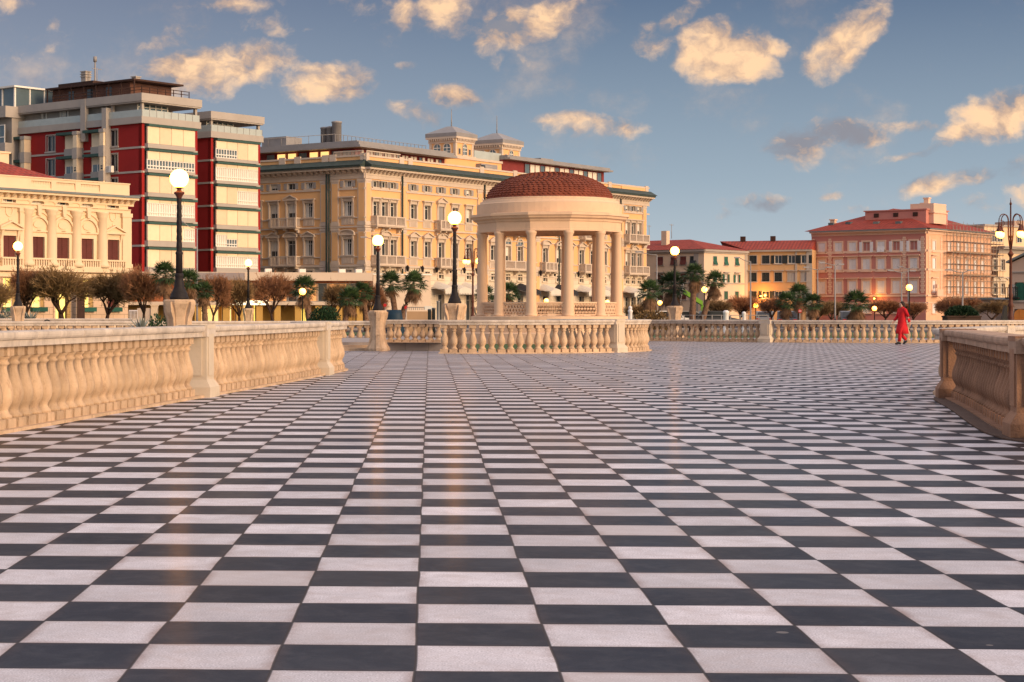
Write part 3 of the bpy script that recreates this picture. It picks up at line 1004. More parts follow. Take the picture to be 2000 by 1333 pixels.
# dome of round-nosed tiles laid in overlapping courses
mb = MB()
DR, DH, DZ = 2.50, 1.12, zt + 1.32
rows, random_t = 17, random.Random(3)
for j in range(rows):
    t0, t1 = j / rows * pi / 2 * .97, (j + 1.35) / rows * pi / 2 * .97
    r0, z0_ = DR * cos(t0), DZ + DH * sin(t0)
    r1, z1_ = DR * cos(min(t1, pi / 2 * .995)), DZ + DH * sin(min(t1, pi / 2 * .995))
    n = max(8, int(2 * pi * r0 / .20))
    for k in range(n):
        a = 2 * pi * (k + (.5 if j % 2 else 0)) / n
        wa_ = pi / n * .97
        lift = .045 + random_t.uniform(-.008, .01)
        # tile: rounded nose at the bottom
        cs = []
        for (fa, ft, fl) in ((-1, 1, 0), (-1, .35, .7), (-.55, .06, 1), (0, -.05, 1.1), (.55, .06, 1), (1, .35, .7), (1, 1, 0)):
            aa = a + fa * wa_ * (r0 / max(r0 + (r1 - r0) * max(ft, 0), .05) if False else 1)
            rr = r0 + (r1 - r0) * ft + lift * fl
            zz = z0_ + (z1_ - z0_) * ft + lift * fl * .6
            cs.append(mb.vert((rr * cos(aa), rr * sin(aa), zz)))
        mb.face(cs, 0)
        low = [mb.vert((v[0] * .985, v[1] * .985, v[2] - .05)) for v in (mb.v[i] for i in cs[1:6])]
        for q in range(4):
            mb.face([cs[1 + q], low[q], low[q + 1], cs[2 + q]], 0)
mb.lathe([(DR * .99 * cos(q / 12 * pi / 2 * .99), DZ + DH * .985 * sin(q / 12 * pi / 2 * .99)) for q in range(13)], 0, 0, 48, 0, True)
mb.build('dome', [M['dome_tile']], gz)

# ---------------------------------------------------------------- lamps
def lamp_parts(root, glow='globe'):
    """pedestal lamp: console-stone pedestal, iron bell and pole, glass globe"""
    mb = MB()
    # octagonal core, flaring foot and top
    nring(mb, [(.40, 0), (.40, .10), (.33, .22), (.25, .42), (.235, .95), (.25, 1.15), (.29, 1.30), (.34, 1.40), (.36, 1.44), (.36, 1.50), (.33, 1.53)], n=8, off=22.5)
    for k in range(4):
        a = pi / 4 + k * pi / 2
        c, s = cos(a), sin(a)
        pr = [(.20, .02), (.46, .02), (.46, .12), (.36, .26), (.30, .50), (.275, .90), (.30, 1.12), (.36, 1.26), (.385, 1.42), (.385, 1.48), (.20, 1.48)]
        old = mb.T
        mb.T = (lambda c, s: (lambda p: (p[0] * c - p[1] * s, p[0] * s + p[1] * c, p[2])))(c, s)
        mb.prism(pr, -.075, .075, 0)
        mb.prism([(.20, .60), (.315, .60), (.315, .66), (.20, .66)], -.09, .09, 0)
        mb.T = old
    mb.build('pedestal', [M['stone']], root)
    mb = MB()
    mb.lathe([(.21, 1.525), (.21, 1.58), (.19, 1.60), (.18, 1.66), (.145, 1.72), (.115, 1.80), (.095, 1.92), (.088, 2.02), (.095, 2.03), (.095, 2.08), (.075, 2.10)], 0, 0, 16, 0, True)
    mb.build('pole_base', [M['iron']], root)
    mb = MB()
    mb.lathe([(.075, 2.09), (.073, 2.50), (.082, 2.52), (.082, 2.56), (.060, 2.58)], 0, 0, 14)
    # spiral fluting on the shaft
    pr = [(.060 - .008 * i / 40, 2.57 + 1.16 * i / 40) for i in range(41)]
    mb.lathe(pr, 0, 0, 16, 0, True, mod=lambda a, z: 1 + .10 * sin(4 * a + z * 38))
    mb.build('pole', [M['iron']], root)
    mb = MB()
    mb.lathe([(.052, 3.72), (.060, 3.75), (.085, 3.80), (.115, 3.83), (.115, 3.86), (.06, 3.88), (.045, 3.91), (.05, 3.935), (.09, 3.95), (.095, 3.965), (.06, 3.975)], 0, 0, 16)
    mb.build('collar', [M['rust_iron']], root)
    mb = MB()
    mb.sphere((0, 0, 4.155), .205, 24, 14)
    mb.build('globe', [M[glow]], root)


LAMPS = [
    (350, 40.6, 0, 1.0, 'tallest globe lamp on a stone pedestal, standing in front of the red apartment tower'),
    (888, 57.5, 0, 1.0, 'globe lamp on a pedestal at the left end of the gazebo balustrade'),
    (738, 60.4, 0, .86, 'globe lamp on a full stone pedestal at the top of the checkerboard beside the steps'),
    (35, 82, 0, 1.0, 'globe lamp on a stone pedestal in front of the cream villa'),
    (485, 105, 0, .97, 'globe lamp on a small pedestal before the lit shop windows'),
    (938, 104, 0, 1.0, 'globe lamp close against the left column of the gazebo'),
    (1318, 92, 0, 1.03, 'globe lamp on a stone pedestal between the palms in front of the pale house'),
]
first = None
for (px, Y, z, s, lab) in LAMPS:
    loc = (xat(px, Y), Y, z)
    if first is None:
        first = thing('street_lamp', loc, lab, 'street lamp', 'globe lamps on stone pedestals', rz=.2)
        lamp_parts(first)
    else:
        dup(first, loc, .15 + px * .003, s, lab)

PARKL = [
    (175, 562, 150, 'small glowing globe lamp among the bare trees in front of the villa'),
    (1376, 566, 140, 'globe lamp behind the slanting palm in front of the pale house'),
    (1388, 595, 172, 'low globe lamp to the right of the slanting palm trunk'),
    (1289, 592, 172, 'low globe lamp between the bushy palms left of the pale house'),
    (1476, 597, 172, 'low globe lamp between two bare trees in front of the ochre house'),
    (1637, 600, 172, 'low globe lamp between a bare tree and the squat palm'),
    (1708, 603, 172, 'low globe lamp just right of the bushy palm, left of the person in red'),
    (1776, 562, 130, 'taller globe lamp rising above the person in red'),
    (1776, 602, 185, 'low globe lamp half hidden behind the person in red'),
    (1067, 588, 172, 'low globe lamp seen between the gazebo columns'),
    (1186, 591, 172, 'low globe lamp half hidden by the right front gazebo column'),
    (431, 576, 118, 'small dim globe lamp in front of the bushy palm by the low shops'),
]
PARKL[-1] = (591, 570, 118, PARKL[-1][3])
proto = None
for (px, py, Y, lab) in PARKL:
    zc = zat(py, Y)
    x = xat(px, Y)
    if proto is None:
        proto = thing('park_lamp', (x, Y, 0), lab, 'street lamp', 'slim globe lamps in the park')
        mb = MB()
        mb.lathe([(.11, 0), (.11, .12), (.06, .3), (.05, .5), (.042, zc - .28), (.06, zc - .25), (.09, zc - .22), (.05, zc - .17)], 0, 0, 10)
        mb.build('pole', [M['iron']], proto)
        mb = MB(); mb.sphere((0, 0, zc), .215, 16, 10)
        mb.build('globe', [M['globe_far']], proto)
        zref = zc
    else:
        c = dup(proto, (x, Y, zc - zref), 0, 1.0, lab)
# ---------------------------------------------------------------- kit of parts for the facades
PROTO = {}


def proto(key, fn):
    if key not in PROTO:
        PROTO[key] = fn()
    return PROTO[key]


def fput(me, name, parent, fr, u, z, y=0.0):
    p = fr.T((u, y, z))
    return put(me, name, parent, p, fr.la)


def sub(me, name, parent):
    return put(me, name, parent)


def pane_mesh(w, h, d=.28, frame='white_frame', glass='glass', cols=2, trans=.72, bar=.055, curtain=0, arch=False, lit=None):
    """glazing of one opening, origin at the middle of its foot on the wall plane"""
    def f():
        mb = MB()
        g = d + .03
        mats = [M[frame], M[lit or glass], M['curtain']]
        mb.quad((-w / 2, g, 0), (w / 2, g, 0), (w / 2, g, h), (-w / 2, g, h), 1)
        f2 = bar * 1.25
        mb.box(-w / 2, -w / 2 + f2, d - .03, d + .02, 0, h); mb.box(w / 2 - f2, w / 2, d - .03, d + .02, 0, h)
        mb.box(-w / 2 + f2, w / 2 - f2, d - .03, d + .02, h - f2, h); mb.box(-w / 2 + f2, w / 2 - f2, d - .03, d + .02, 0, f2)
        for i in range(1, cols):
            x = -w / 2 + w * i / cols
            mb.box(x - bar / 2, x + bar / 2, d - .025, d + .018, f2, h - f2)
        if trans:
            z = h * trans
            mb.box(-w / 2 + f2, w / 2 - f2, d - .022, d + .016, z - bar / 2, z + bar / 2)
        if curtain == 1:      # one curtain drawn on the left
            mb.quad((-w / 2 + f2, g - .008, f2), (-.06, g - .008, f2), (-.06, g - .008, h - f2), (-w / 2 + f2, g - .008, h - f2), 2)
        elif curtain == 2:    # both
            for s in (-1, 1):
                mb.quad((s * w / 2 * .95, g - .008, f2), (s * w * .14, g - .008, f2), (s * w * .2, g - .008, h - f2), (s * w / 2 * .95, g - .008, h - f2), 2)
        elif curtain == 3:
            mb.quad((-w / 2 + f2, g - .008, h * .35), (w / 2 - f2, g - .008, h * .35), (w / 2 - f2, g - .008, h - f2), (-w / 2 + f2, g - .008, h - f2), 2)
        return mb.mesh('window', mats)
    return proto(('pane', w, h, d, frame, glass, cols, trans, curtain, lit), f)


def surround_mesh(w, h, trim, top='flat', jw=.22, sill=True, consoles=True, p=.09, apron=0.0):
    """stone surround of an opening; top: plain, flat, tri, seg"""
    def f():
        mb = MB()
        a = w / 2
        mb.box(-a - jw, -a, -p, .03, 0, h); mb.box(a, a + jw, -p, .03, 0, h)
        mb.box(-a - jw, a + jw, -p, .03, h, h + jw)
        if sill:
            mb.box(-a - jw - .08, a + jw + .08, -p - .1, .03, -.16, 0)
        if apron:
            mb.box(-a - jw, a + jw, -p * .6, .02, -apron, -.16)
            n = max(3, int(w / .22))
            for i in range(n):
                x = -a + w * (i + .5) / n
                mb.box(x - .05, x + .05, -p * .6 - .05, -p * .6, -apron + .1, -.24)
        if top in ('flat', 'tri', 'seg'):
            zt = h + jw + .16
            if consoles:
                for s in (-1, 1):
                    x = s * (a + jw * .55)
                    mb.taper(x - .09, x + .09, -p - .02, -p + .02, h - .25, x - .11, x + .11, -p - .2, -p + .02, zt)
            mb.box(-a - jw - .05, a + jw + .05, -p - .02, .02, h + jw, zt)
            W = a + jw + .22
            mb.box(-W, W, -p - .30, .02, zt, zt + .14)
            if top == 'tri':
                hh = W * .42
                mb.prism([(-W, zt + .14), (W, zt + .14), (0, zt + .14 + hh)], -p - .10, .02)
                for s in (-1, 1):
                    mb.prism([(s * W, zt + .14), (s * W, zt + .27), (0, zt + .27 + hh), (0, zt + .14 + hh)][::(1 if s < 0 else -1)], -p - .32, -p - .10)
            if top == 'seg':
                hh = W * .40
                pts = [(W * cos(pi * q / 10), zt + .14 + hh * sin(pi * q / 10)) for q in range(11)]
                mb.prism(pts, -p - .10, .02)
                for q in range(10):
                    A_, B_ = pts[q], pts[q + 1]
                    mb.prism([A_, (A_[0] * 1.03, A_[1] + .13), (B_[0] * 1.03, B_[1] + .13), B_], -p - .32, -p - .10)
        return mb.mesh('surround', [M[trim]])
    return proto(('sur', w, h, trim, top, jw, sill, consoles, p, apron), f)


def shutter_mesh(w, h, m, mode='closed', d=.05):
    """louvred leaves: closed in the opening, flat on the wall either side, or pushed out at the foot"""
    def leaf(mb, x0, x1, y):
        mb.box(x0, x1, y - .03, y + .02, 0, h)
        n = int(h / .16)
        for i in range(n):
            z = .06 + (h - .12) * i / n
            mb.taper(x0 + .06, x1 - .06, y - .055, y - .03, z, x0 + .06, x1 - .06, y - .04, y - .03, z + .11)

    def f(side=0):
        mb = MB()
        a = w / 2
        if mode == 'open' and side:
            if side < 0: leaf(mb, -a - a * .92, -a - .04, -.06)
            else: leaf(mb, a + .04, a + a * .92, -.06)
        elif mode == 'closed':
            leaf(mb, -a, -.012, d); leaf(mb, .012, a, d)
        elif mode == 'open':
            leaf(mb, -a - a * .92, -a - .04, -.06); leaf(mb, a + .04, a + a * .92, -.06)
        elif mode == 'out':
            for x0, x1 in ((-a, -.012), (.012, a)):
                mb.taper(x0, x1, -.30, -.25, 0, x0, x1, -.02, .03, h * .55)
                mb.box(x0, x1, -.02, .03, h * .55, h)
        return mb.mesh('shutter', [M[m]])
    if mode == 'open':
        return [proto(('shut', w, h, m, mode, d, k), (lambda k: (lambda: f(k)))(k)) for k in (-1, 1)]
    return [proto(('shut', w, h, m, mode, d), f)]


def window(parent, fr, u, z, w, h, pane, sur=None, shut=None, name='window'):
    o = fput(pane, name, parent, fr, u, z)
    if sur is not None: sub(sur, 'surround', o)
    for sm in shut or (): sub(sm, 'shutter', o)
    return o


def balcony_mesh(w, d=1.0, h=.95, trim='hotel_trim', brackets=3):
    def f():
        mb = MB()
        a = w / 2
        mb.box(-a, a, -d, .05, -.22, 0)
        mb.box(-a - .06, a + .06, -d - .06, .05, -.10, -.03)
        for i in range(brackets):
            x = -a + .35 + (w - .7) * i / max(1, brackets - 1)
            mb.prism([(x - .13, -.22), (x + .13, -.22), (x + .13, -.45), (x - .13, -.45)], -d * .8, .03)
            mb.prism([(x - .13, -.45), (x + .13, -.45), (x + .13, -.8), (x - .13, -.8)], -d * .38, .03)
        mb.box(-a, a, -d, -d + .18, h - .14, h)
        mb.box(-a, -a + .18, -d + .18, 0, h - .14, h); mb.box(a - .18, a, -d + .18, 0, h - .14, h)
        mb.box(-a, a, -d + .02, -d + .16, 0, .10)
        for x in (-a + .12, a - .12, -a / 3, a / 3) if w > 3 else (-a + .12, a - .12):
            mb.box(x - .13, x + .13, -d - .01, -d + .19, 0, h - .02)
        n = int(w / .24)
        for i in range(n):
            x = -a + w * (i + .5) / n
            mb.taper(x - .05, x + .05, -d + .04, -d + .14, .1, x - .035, x + .035, -d + .05, -d + .13, h - .14)
        for i in range(max(2, int(d / .24))):
            y = -d + .25 + (d - .3) * i / max(2, int(d / .24))
            for s in (-1, 1):
                mb.taper(s * (a - .04), s * (a - .14), y - .05, y + .05, .1, s * (a - .05), s * (a - .13), y - .035, y + .035, h - .14)
        return mb.mesh('balcony', [M[trim]])
    return proto(('balc', w, d, h, trim, brackets), f)


def fband(mb, fr, u0, u1, z0, z1, p, m=0, back=.02):
    old = mb.T; mb.T = fr.T
    mb.box(u0, u1, -p, back, z0, z1, m)
    mb.T = old


def cornice(mb, fr, u0, u1, z, k=1.0, m=0, dent=True, mtop=None, spacing=.62):
    """moulded cornice whose top is at z, with a row of modillions"""
    fband(mb, fr, u0, u1, z - .95 * k, z - .72 * k, .10 * k, m)
    fband(mb, fr, u0, u1, z - .72 * k, z - .40 * k, .16 * k, m)
    fband(mb, fr, u0, u1, z - .40 * k, z - .20 * k, .85 * k, m)
    fband(mb, fr, u0, u1, z - .20 * k, z, 1.0 * k, m if mtop is None else mtop)
    if dent:
        n = max(1, int((u1 - u0) / (spacing * k)))
        for i in range(n):
            u = u0 + (u1 - u0) * (i + .5) / n
            old = mb.T; mb.T = fr.T
            mb.taper(u - .13 * k, u + .13 * k, -.30 * k, .02, z - .72 * k, u - .15 * k, u + .15 * k, -.72 * k, .02, z - .402 * k, m)
            mb.T = old


def pilaster(mb, fr, u, w, z0, z1, p=.12, m=0, fields=True, fm=1):
    fband(mb, fr, u - w / 2, u + w / 2, z0, z1, p, m)
    fband(mb, fr, u - w / 2 - .08, u + w / 2 + .08, z0, z0 + .35, p + .05, m)
    fband(mb, fr, u - w / 2 - .08, u + w / 2 + .08, z1 - .3, z1, p + .05, m)
    if fields and z1 - z0 > 1.4:
        fband(mb, fr, u - w / 2 + .14, u + w / 2 - .14, z0 + .55, z1 - .5, p + .025, fm)


def quoins(mb, fr, u, z0, z1, m=0, w=.75, hh=.34, p=.06):
    z, k = z0, 0
    while z + hh <= z1:
        ww = w if k % 2 else w * .62
        fband(mb, fr, u - ww / 2, u + ww / 2, z + .02, z + hh - .02, p, m)
        z += hh; k += 1


def fbox(mb, fr, u0, u1, y0, y1, z0, z1, m=0):
    old = mb.T; mb.T = fr.T
    mb.box(u0, u1, y0, y1, z0, z1, m)
    mb.T = old


def hip_roof(mb, x0, x1, y0, y1, z, h, m=0, ov=.6, inset=None):
    """hipped roof over a rectangle of the root's frame"""
    x0 -= ov; x1 += ov; y0 -= ov; y1 += ov
    W, D = x1 - x0, y1 - y0
    i = min(W, D) / 2 if inset is None else inset
    a = [mb.vert(p) for p in ((x0, y0, z), (x1, y0, z), (x1, y1, z), (x0, y1, z))]
    b = [mb.vert(p) for p in ((x0 + i, y0 + i, z + h), (x1 - i, y0 + i, z + h), (x1 - i, y1 - i, z + h), (x0 + i, y1 - i, z + h))]
    for k in range(4):
        mb.face([a[k], a[(k + 1) % 4], b[(k + 1) % 4], b[k]], m)
    mb.face(b, m); mb.face(a[::-1], m)
# ================================================================ cream villa at the left
ang = radians(50)
RX, RY = xat(250, 150), 150.0
LV = 34.0
vx, vy = RX - LV * cos(ang), RY - LV * sin(ang)
villa = thing('villa', (vx, vy, 0), 'cream classical villa with roof balustrade and brown shutters, behind the bare trees', 'villa', rz=ang)
fv = Fr(vx, vy, ang)
H = zat(384, 150)                                  # top of the cornice
ZU = zat(527, 150); ZW0, ZW1 = zat(514, 150), zat(470, 150)
bays = {'side1': 125 / 7.014, 'a1': 515 / 7.014, 'a2': 855 / 7.014, 'a3': 1190 / 7.014, 'side2': 1545 / 7.014}
us = {k: fv.u(p) for k, p in bays.items()}
WW = 1.25
ops, small, ground = [], [], []
for k, u in us.items():
    ops.append((u - WW / 2, u + WW / 2, ZW0, ZW1))
za0, za1 = zat(409, 150), zat(398.5, 150)
for k, u in us.items():
    ops.append((u - .62, u + .62, za0, za1))
zg0, zg1 = 1.5, 3.9
for k in ('side1', 'a1', 'a3', 'side2'):
    ops.append((us[k] - .6, us[k] + .6, zg0, zg1))
ops.append((us['a2'] - .75, us['a2'] + .75, .2, 4.3))
mb = MB()
lo = [o for o in ops if o[2] < ZU - .3]; hi = [o for o in ops if o[2] > ZU - .3]
wall(mb, fv, 0, LV, ZU, H, hi, .4, 0)
mb.box(.02, LV - .02, .41, 16, ZU, H - .03, 0)
wall(mb, fv, 0, LV, -.1, ZU, lo, .5, 1)
mb.box(.02, LV - .02, .51, 16, -.1, ZU, 1)
mb.quad((LV, 0, -.1), (LV, .52, -.1), (LV, .52, H), (LV, 0, H), 0)
mb.build('wall', [M['villa'], M['villa_base']], villa)
mb = MB()
cornice(mb, fv, -.2, LV + .55, H, .85, 0, True, 1, .75)
fband(mb, fv, -.1, LV + .12, zat(418, 150), zat(411.5, 150), .18)                 # architrave
fband(mb, fv, -.1, LV + .06, zat(411.5, 150), zat(410, 150), .30)
fband(mb, fv, -.1, LV + .15, zat(526, 150) - .35, zat(526, 150), .5)               # balcony floor band
fband(mb, fv, -.1, LV + .12, ZU - .75, ZU - .42, .2)
fband(mb, fv, -.1, LV + .1, -.1, .7, .12)
mb.build('cornice', [M['villa'], M['lead']], villa)
# columns of the middle bays and the corner pilasters
zc0, zc1 = zat(525, 150), zat(418, 150)
cm = MB()
cm.lathe([(.58, 0), (.58, .25), (.48, .35), (.45, .5), (.42, (zc1 - zc0) * .5), (.37, zc1 - zc0 - .5), (.45, zc1 - zc0 - .4), (.42, zc1 - zc0 - .3), (.55, zc1 - zc0 - .12), (.55, zc1 - zc0)], 0, 0, 16)
cmesh = cm.mesh('column', [M['villa']])
for px in (362, 690, 1030, 1385):
    fput(cmesh, 'column', villa, fv, fv.u(px / 7.014), zc0, -.10)
for px in (318, 1718):
    m2 = MB(); pilaster(m2, fv, fv.u(px / 7.014), .95, zc0, zc1, .22, 0, False)
    m2.build('pilaster', [M['villa']], villa)
# windows
for i, (k, u) in enumerate(us.items()):
    top = 'tri' if k.startswith('side') else 'plain'
    h = ZW1 - ZW0
    o = window(villa, fv, u, ZW0, WW, h, pane_mesh(WW, h, .34, 'dark_wood', cols=2), surround_mesh(WW, h, 'villa', top, .26, True, True, .10, .0),
               shutter_mesh(WW, h, 'brown_shutter', 'closed', .12))
    o2 = window(villa, fv, u, za0, 1.24, za1 - za0, pane_mesh(1.24, round(za1 - za0, 2), .34, 'white_frame', glass='curtain' if i % 2 else 'glass', cols=2, trans=0, curtain=1),
                surround_mesh(1.24, round(za1 - za0, 2), 'villa', 'none', .14, True, False, .05))
    # mini balustrade under each window, part of the band
    bm = MB()
    bm.box(-1.05, 1.05, -.5, -.34, .55, .68); bm.box(-1.05, 1.05, -.5, -.34, 0, .08)
    for q in range(9):
        x = -.95 + 1.9 * q / 8
        bm.taper(x - .07, x + .07, -.48, -.36, .08, x - .045, x + .045, -.46, -.38, .55)
    fput(bm.mesh('window_balustrade', [M['villa']]), 'window_balustrade', villa, fv, u, zat(526, 150))
    if k.startswith('a'):
        am = MB()
        # arched blind tympanum with moulded rings and keystone
        for (r0, r1, yy0) in ((.98, 1.14, -.16), (1.40, 1.52, -.10)):
            for q in range(16):
                a0_, a1_ = pi * q / 16, pi * (q + 1) / 16
                am.prism([(r0 * cos(a0_), r0 * sin(a0_)), (r1 * cos(a0_), r1 * sin(a0_)), (r1 * cos(a1_), r1 * sin(a1_)), (r0 * cos(a1_), r0 * sin(a1_))], yy0, .02)
        am.prism([(-.14, 1.1), (.14, 1.1), (.24, 2.0), (-.24, 2.0)], -.3, .02)
        am.box(-1.2, 1.2, -.14, .02, -.14, 0)
        am.lathe([(.01, -.0), (.33, 0)], 0, 0, 6, caps=False)
        for s in (-1, 1):
            am.prism([(s * .75 + .42 * cos(pi + pi * q / 8), 2.55 + .42 * sin(pi + pi * q / 8)) for q in range(9)], -.07, .02)
        am.prism([(.45 * cos(2 * pi * q / 12), .45 + .28 * sin(2 * pi * q / 12)) for q in range(12)], -.07, .02)
        fput(am.mesh('arch', [M['villa']]), 'arch', villa, fv, u, ZW1 + .5)
    else:
        gm = MB()
        for q in range(12):
            a0_, a1_ = 2 * pi * q / 12, 2 * pi * (q + 1) / 12
            gm.prism([(.28 * cos(a0_), .36 * sin(a0_)), (.38 * cos(a0_), .46 * sin(a0_)), (.38 * cos(a1_), .46 * sin(a1_)), (.28 * cos(a1_), .36 * sin(a1_))], -.06, .02)
        for s in (-1, 1):
            gm.prism([(s * .4, .35), (s * 1.0, .12), (s * 1.25, .42), (s * 1.2, .52), (s * 1.0, .25), (s * .4, .48)][::-s], -.05, .02)
        for q in range(4):
            gm.box(-.06, .06, -.05, .02, -.75 - q * .22, -.60 - q * .22)
        fput(gm.mesh('garland', [M['villa']]), 'garland', villa, fv, u, zat(424, 150))
for k in ('side1', 'a1', 'a3', 'side2'):
    h = round(zg1 - zg0, 2)
    if k == 'side2':
        o = window(villa, fv, us[k], zg0, 1.2, h, pane_mesh(1.2, h, .45, 'dark_wood'), surround_mesh(1.2, h, 'villa_base', 'none', .12, False, False, .05), shutter_mesh(1.2, h, 'brown_shutter', 'closed', .3))
    else:
        o = window(villa, fv, us[k], zg0, 1.2, h, pane_mesh(1.2, h, .45, 'white_frame', cols=2, trans=.7, lit='lit_window'), surround_mesh(1.2, h, 'villa_base', 'none', .12, False, False, .05))
    pm2 = MB(); pm2.box(-.75, .75, -.34, -.02, -.18, .16)
    pb = pm2.mesh('planter', [M['green_shutter']])
    sub(pb, 'planter', o)
h = 4.1
o = window(villa, fv, us['a2'], .2, 1.5, h, pane_mesh(1.5, h, .42, 'dark_wood', cols=2, trans=.68, bar=.09, lit='lit_window'), surround_mesh(1.5, h, 'villa_base', 'none', .2, False, False, .08), name='door')
dm = MB(); dm.box(.75, 1.5, -.9, -.84, 0, 2.8)
sub(dm.mesh('door_leaf', [M['dark_wood']]), 'door_leaf', o)
# roof balustrade
mb = MB()
zp0, zp1 = H, zat(361.5, 150)
hh = zp1 - zp0
sects = [(fv.u(415 / 7.014), fv.u(690 / 7.014)), (fv.u(760 / 7.014), fv.u(1020 / 7.014)), (fv.u(1095 / 7.014), fv.u(1355 / 7.014))]
edges = [0] + [x for s in sects for x in s] + [LV + .05]
for i in range(0, len(edges), 2):
    fbox(mb, fv, edges[i], edges[i + 1], -.12, .25, zp0, zp1)
for (a, b) in sects:
    fbox(mb, fv, a, b, -.10, .23, zp0, zp0 + .22); fbox(mb, fv, a, b, -.10, .23, zp1 - .2, zp1)
    for q in range(12):
        u = a + (b - a) * (q + .5) / 12
        old = mb.T; mb.T = fv.T
        mb.taper(u - .10, u + .10, -.02, .16, zp0 + .22, u - .06, u + .06, .02, .12, zp1 - .2); mb.T = old
fbox(mb, fv, -.05, LV + .1, -.18, .3, zp1, zp1 + .09)
mb.build('roof_balustrade', [M['villa']], villa)
mb = MB()
hip_roof(mb, .5, LV - .6, .6, 15.5, H + .1, 2.6, 0, 0, 6.5)
rf = mb.build('roof', [M['red_tiles']], villa)
mb = MB()
u0, u1 = fv.u(-40), fv.u(600 / 7.014)
mb.box(u0 - 4, u1 + 4.0, 9.0, 15, H, zat(316, 160), 0); mb.box(u0 - 4.1, u1 + 4.12, 8.9, 15.1, zat(316, 160), zat(316, 160) + .15, 0)
mb.build('penthouse', [M['villa']], villa)

# ================================================================ red apartment block: two towers
A2 = radians(50)
def red_tower(px, Ytop, pyt, pxr, label, wing):
    """corner at px; front face runs right to pxr"""
    Y = Ytop
    x = xat(px, Y)
    root = thing('apartment_tower', (x, Y, 0), label, 'apartment block', 'red apartment towers', rz=A2)
    ff = Fr(x, Y, A2)
    fl = Fr(x, Y, A2, 0, 0, -pi / 2)
    W = ff.u(pxr)
    top = zat(pyt, Y)
    return root, ff, fl, W, top, Y

# rows measured on the corner edge of the first tower (photograph y of blind top, blind bottom)
rows1 = [(246.9, 280), (294.9, 330), (342.7, 376), (390, 422), (438, 470), (487.5, 522)]
t1, f1, l1, W1, top1, Y1 = red_tower(277, 205, 182.5, 385.5, 'taller red and grey apartment tower with beige blinds, left of the narrower one', True)
t2, f2, l2, W2, top2, Y2 = red_tower(412, 221, 218, 508, 'narrower red apartment tower with beige blinds, beside the orange hotel', False)


def tower_front(root, ff, W, top, Y, rows, kinds, sw, LL):
    """front: four blinds wide strips between red strips, grey bands, green awning boxes"""
    zs = [(zat(a, Y), zat(b, Y)) for a, b in rows]
    mb = MB()                                         # red walls
    zr = zat(rows[0][0] - 6, Y)
    fbox(mb, ff, 0.0, sw, 0, .5, -.1, zr); fbox(mb, ff, W - sw * 1.15, W, 0, .5, -.1, zr)
    mb.build('front_wall', [M['red_render']], root)
    mb = MB()                                         # grey concrete: core, bands, fins
    fbox(mb, ff, sw, W - sw * 1.15, .45, 1.0, -.1, zr, 0)
    fbox(mb, ff, .45, W, 1.0, 12, -.1, zr, 0)
    prev = zr
    for i, (zt, zb) in enumerate(zs):
        nxt = zs[i + 1][0] if i + 1 < len(zs) else -.1
        fbox(mb, ff, sw, W - sw * 2.2, -.55, .44, nxt + .35, zb, 0)
        fbox(mb, ff, sw * .1, W - .02, -.06, .02, nxt + .30, nxt + .52, 0)
        fbox(mb, ff, W - sw * 2.2, W - sw * 1.15, -.1, .44, nxt, zb + .3, 0)
    fbox(mb, ff, W - sw * 2.2, W - sw * 1.2, -.12, .44, 0, zr, 0)
    mb.build('floor_bands', [M['concrete']], root)
    a, b = sw, W - sw * 2.2
    n = 4
    for i, (zt, zb) in enumerate(zs):
        m = MB(); m.box(-(b - a) / 2, (b - a) / 2 + .25, -.72, .40, 0, .24)
        fput(m.mesh('awning_box', [M['green_awning']]), 'awning_box', root, ff, (a + b) / 2, zt + .02)
        for k in range(n):
            u0 = a + (b - a) * k / n; u1 = a + (b - a) * (k + 1) / n
            w, h = round(u1 - u0 - .05, 3), round(zt - zb, 3)
            kind = kinds[i][k]
            key = ('blind', w, h, kind)
            def fn(w=w, h=h, kind=kind):
                m = MB()
                if kind == 0:
                    m.box(-w / 2, w / 2, -.50, -.30, .02, h, 0)
                    for q in range(1, 14):
                        m.box(-w / 2 + .03, w / 2 - .03, -.512, -.50, h * q / 14 - .02, h * q / 14 + .05, 0)
                elif kind == 1:          # half-drawn blind over a white glazed balcony
                    m.box(-w / 2, w / 2, -.50, -.30, h * .55, h, 0)
                    m.box(-w / 2, w / 2, -.34, -.30, .02, h * .55, 1)
                    for q in range(5):
                        x = -w / 2 + w * q / 4
                        m.box(x - .05, x + .05, -.44, -.33, 0, h * .56, 2)
                    m.box(-w / 2, w / 2, -.46, -.33, h * .16, h * .22, 2); m.box(-w / 2, w / 2, -.46, -.33, h * .50, h * .56, 2); m.box(-w / 2, w / 2, -.46, -.33, 0, .08, 2)
                else:                     # glazed, curtains behind
                    m.box(-w / 2, w / 2, -.50, -.30, h * .82, h, 0)
                    m.box(-w / 2, w / 2, -.34, -.30, .02, h * .82, 3)
                    for q in range(6):
                        x = -w / 2 + w * q / 5
                        m.box(x - .04, x + .04, -.44, -.33, 0, h * .82, 2)
                    m.box(-w / 2, w / 2, -.46, -.33, h * .20, h * .26, 2); m.box(-w / 2, w / 2, -.46, -.33, 0, .08, 2); m.box(-w / 2, w / 2, -.46, -.33, h * .77, h * .83, 2)
                return m.mesh('blind_window', [M['blind'], M['glass_blue'], M['white_frame'], M['curtain']])
            fput(proto(key, fn), 'window', root, ff, (u0 + u1) / 2, zb)
    return zr


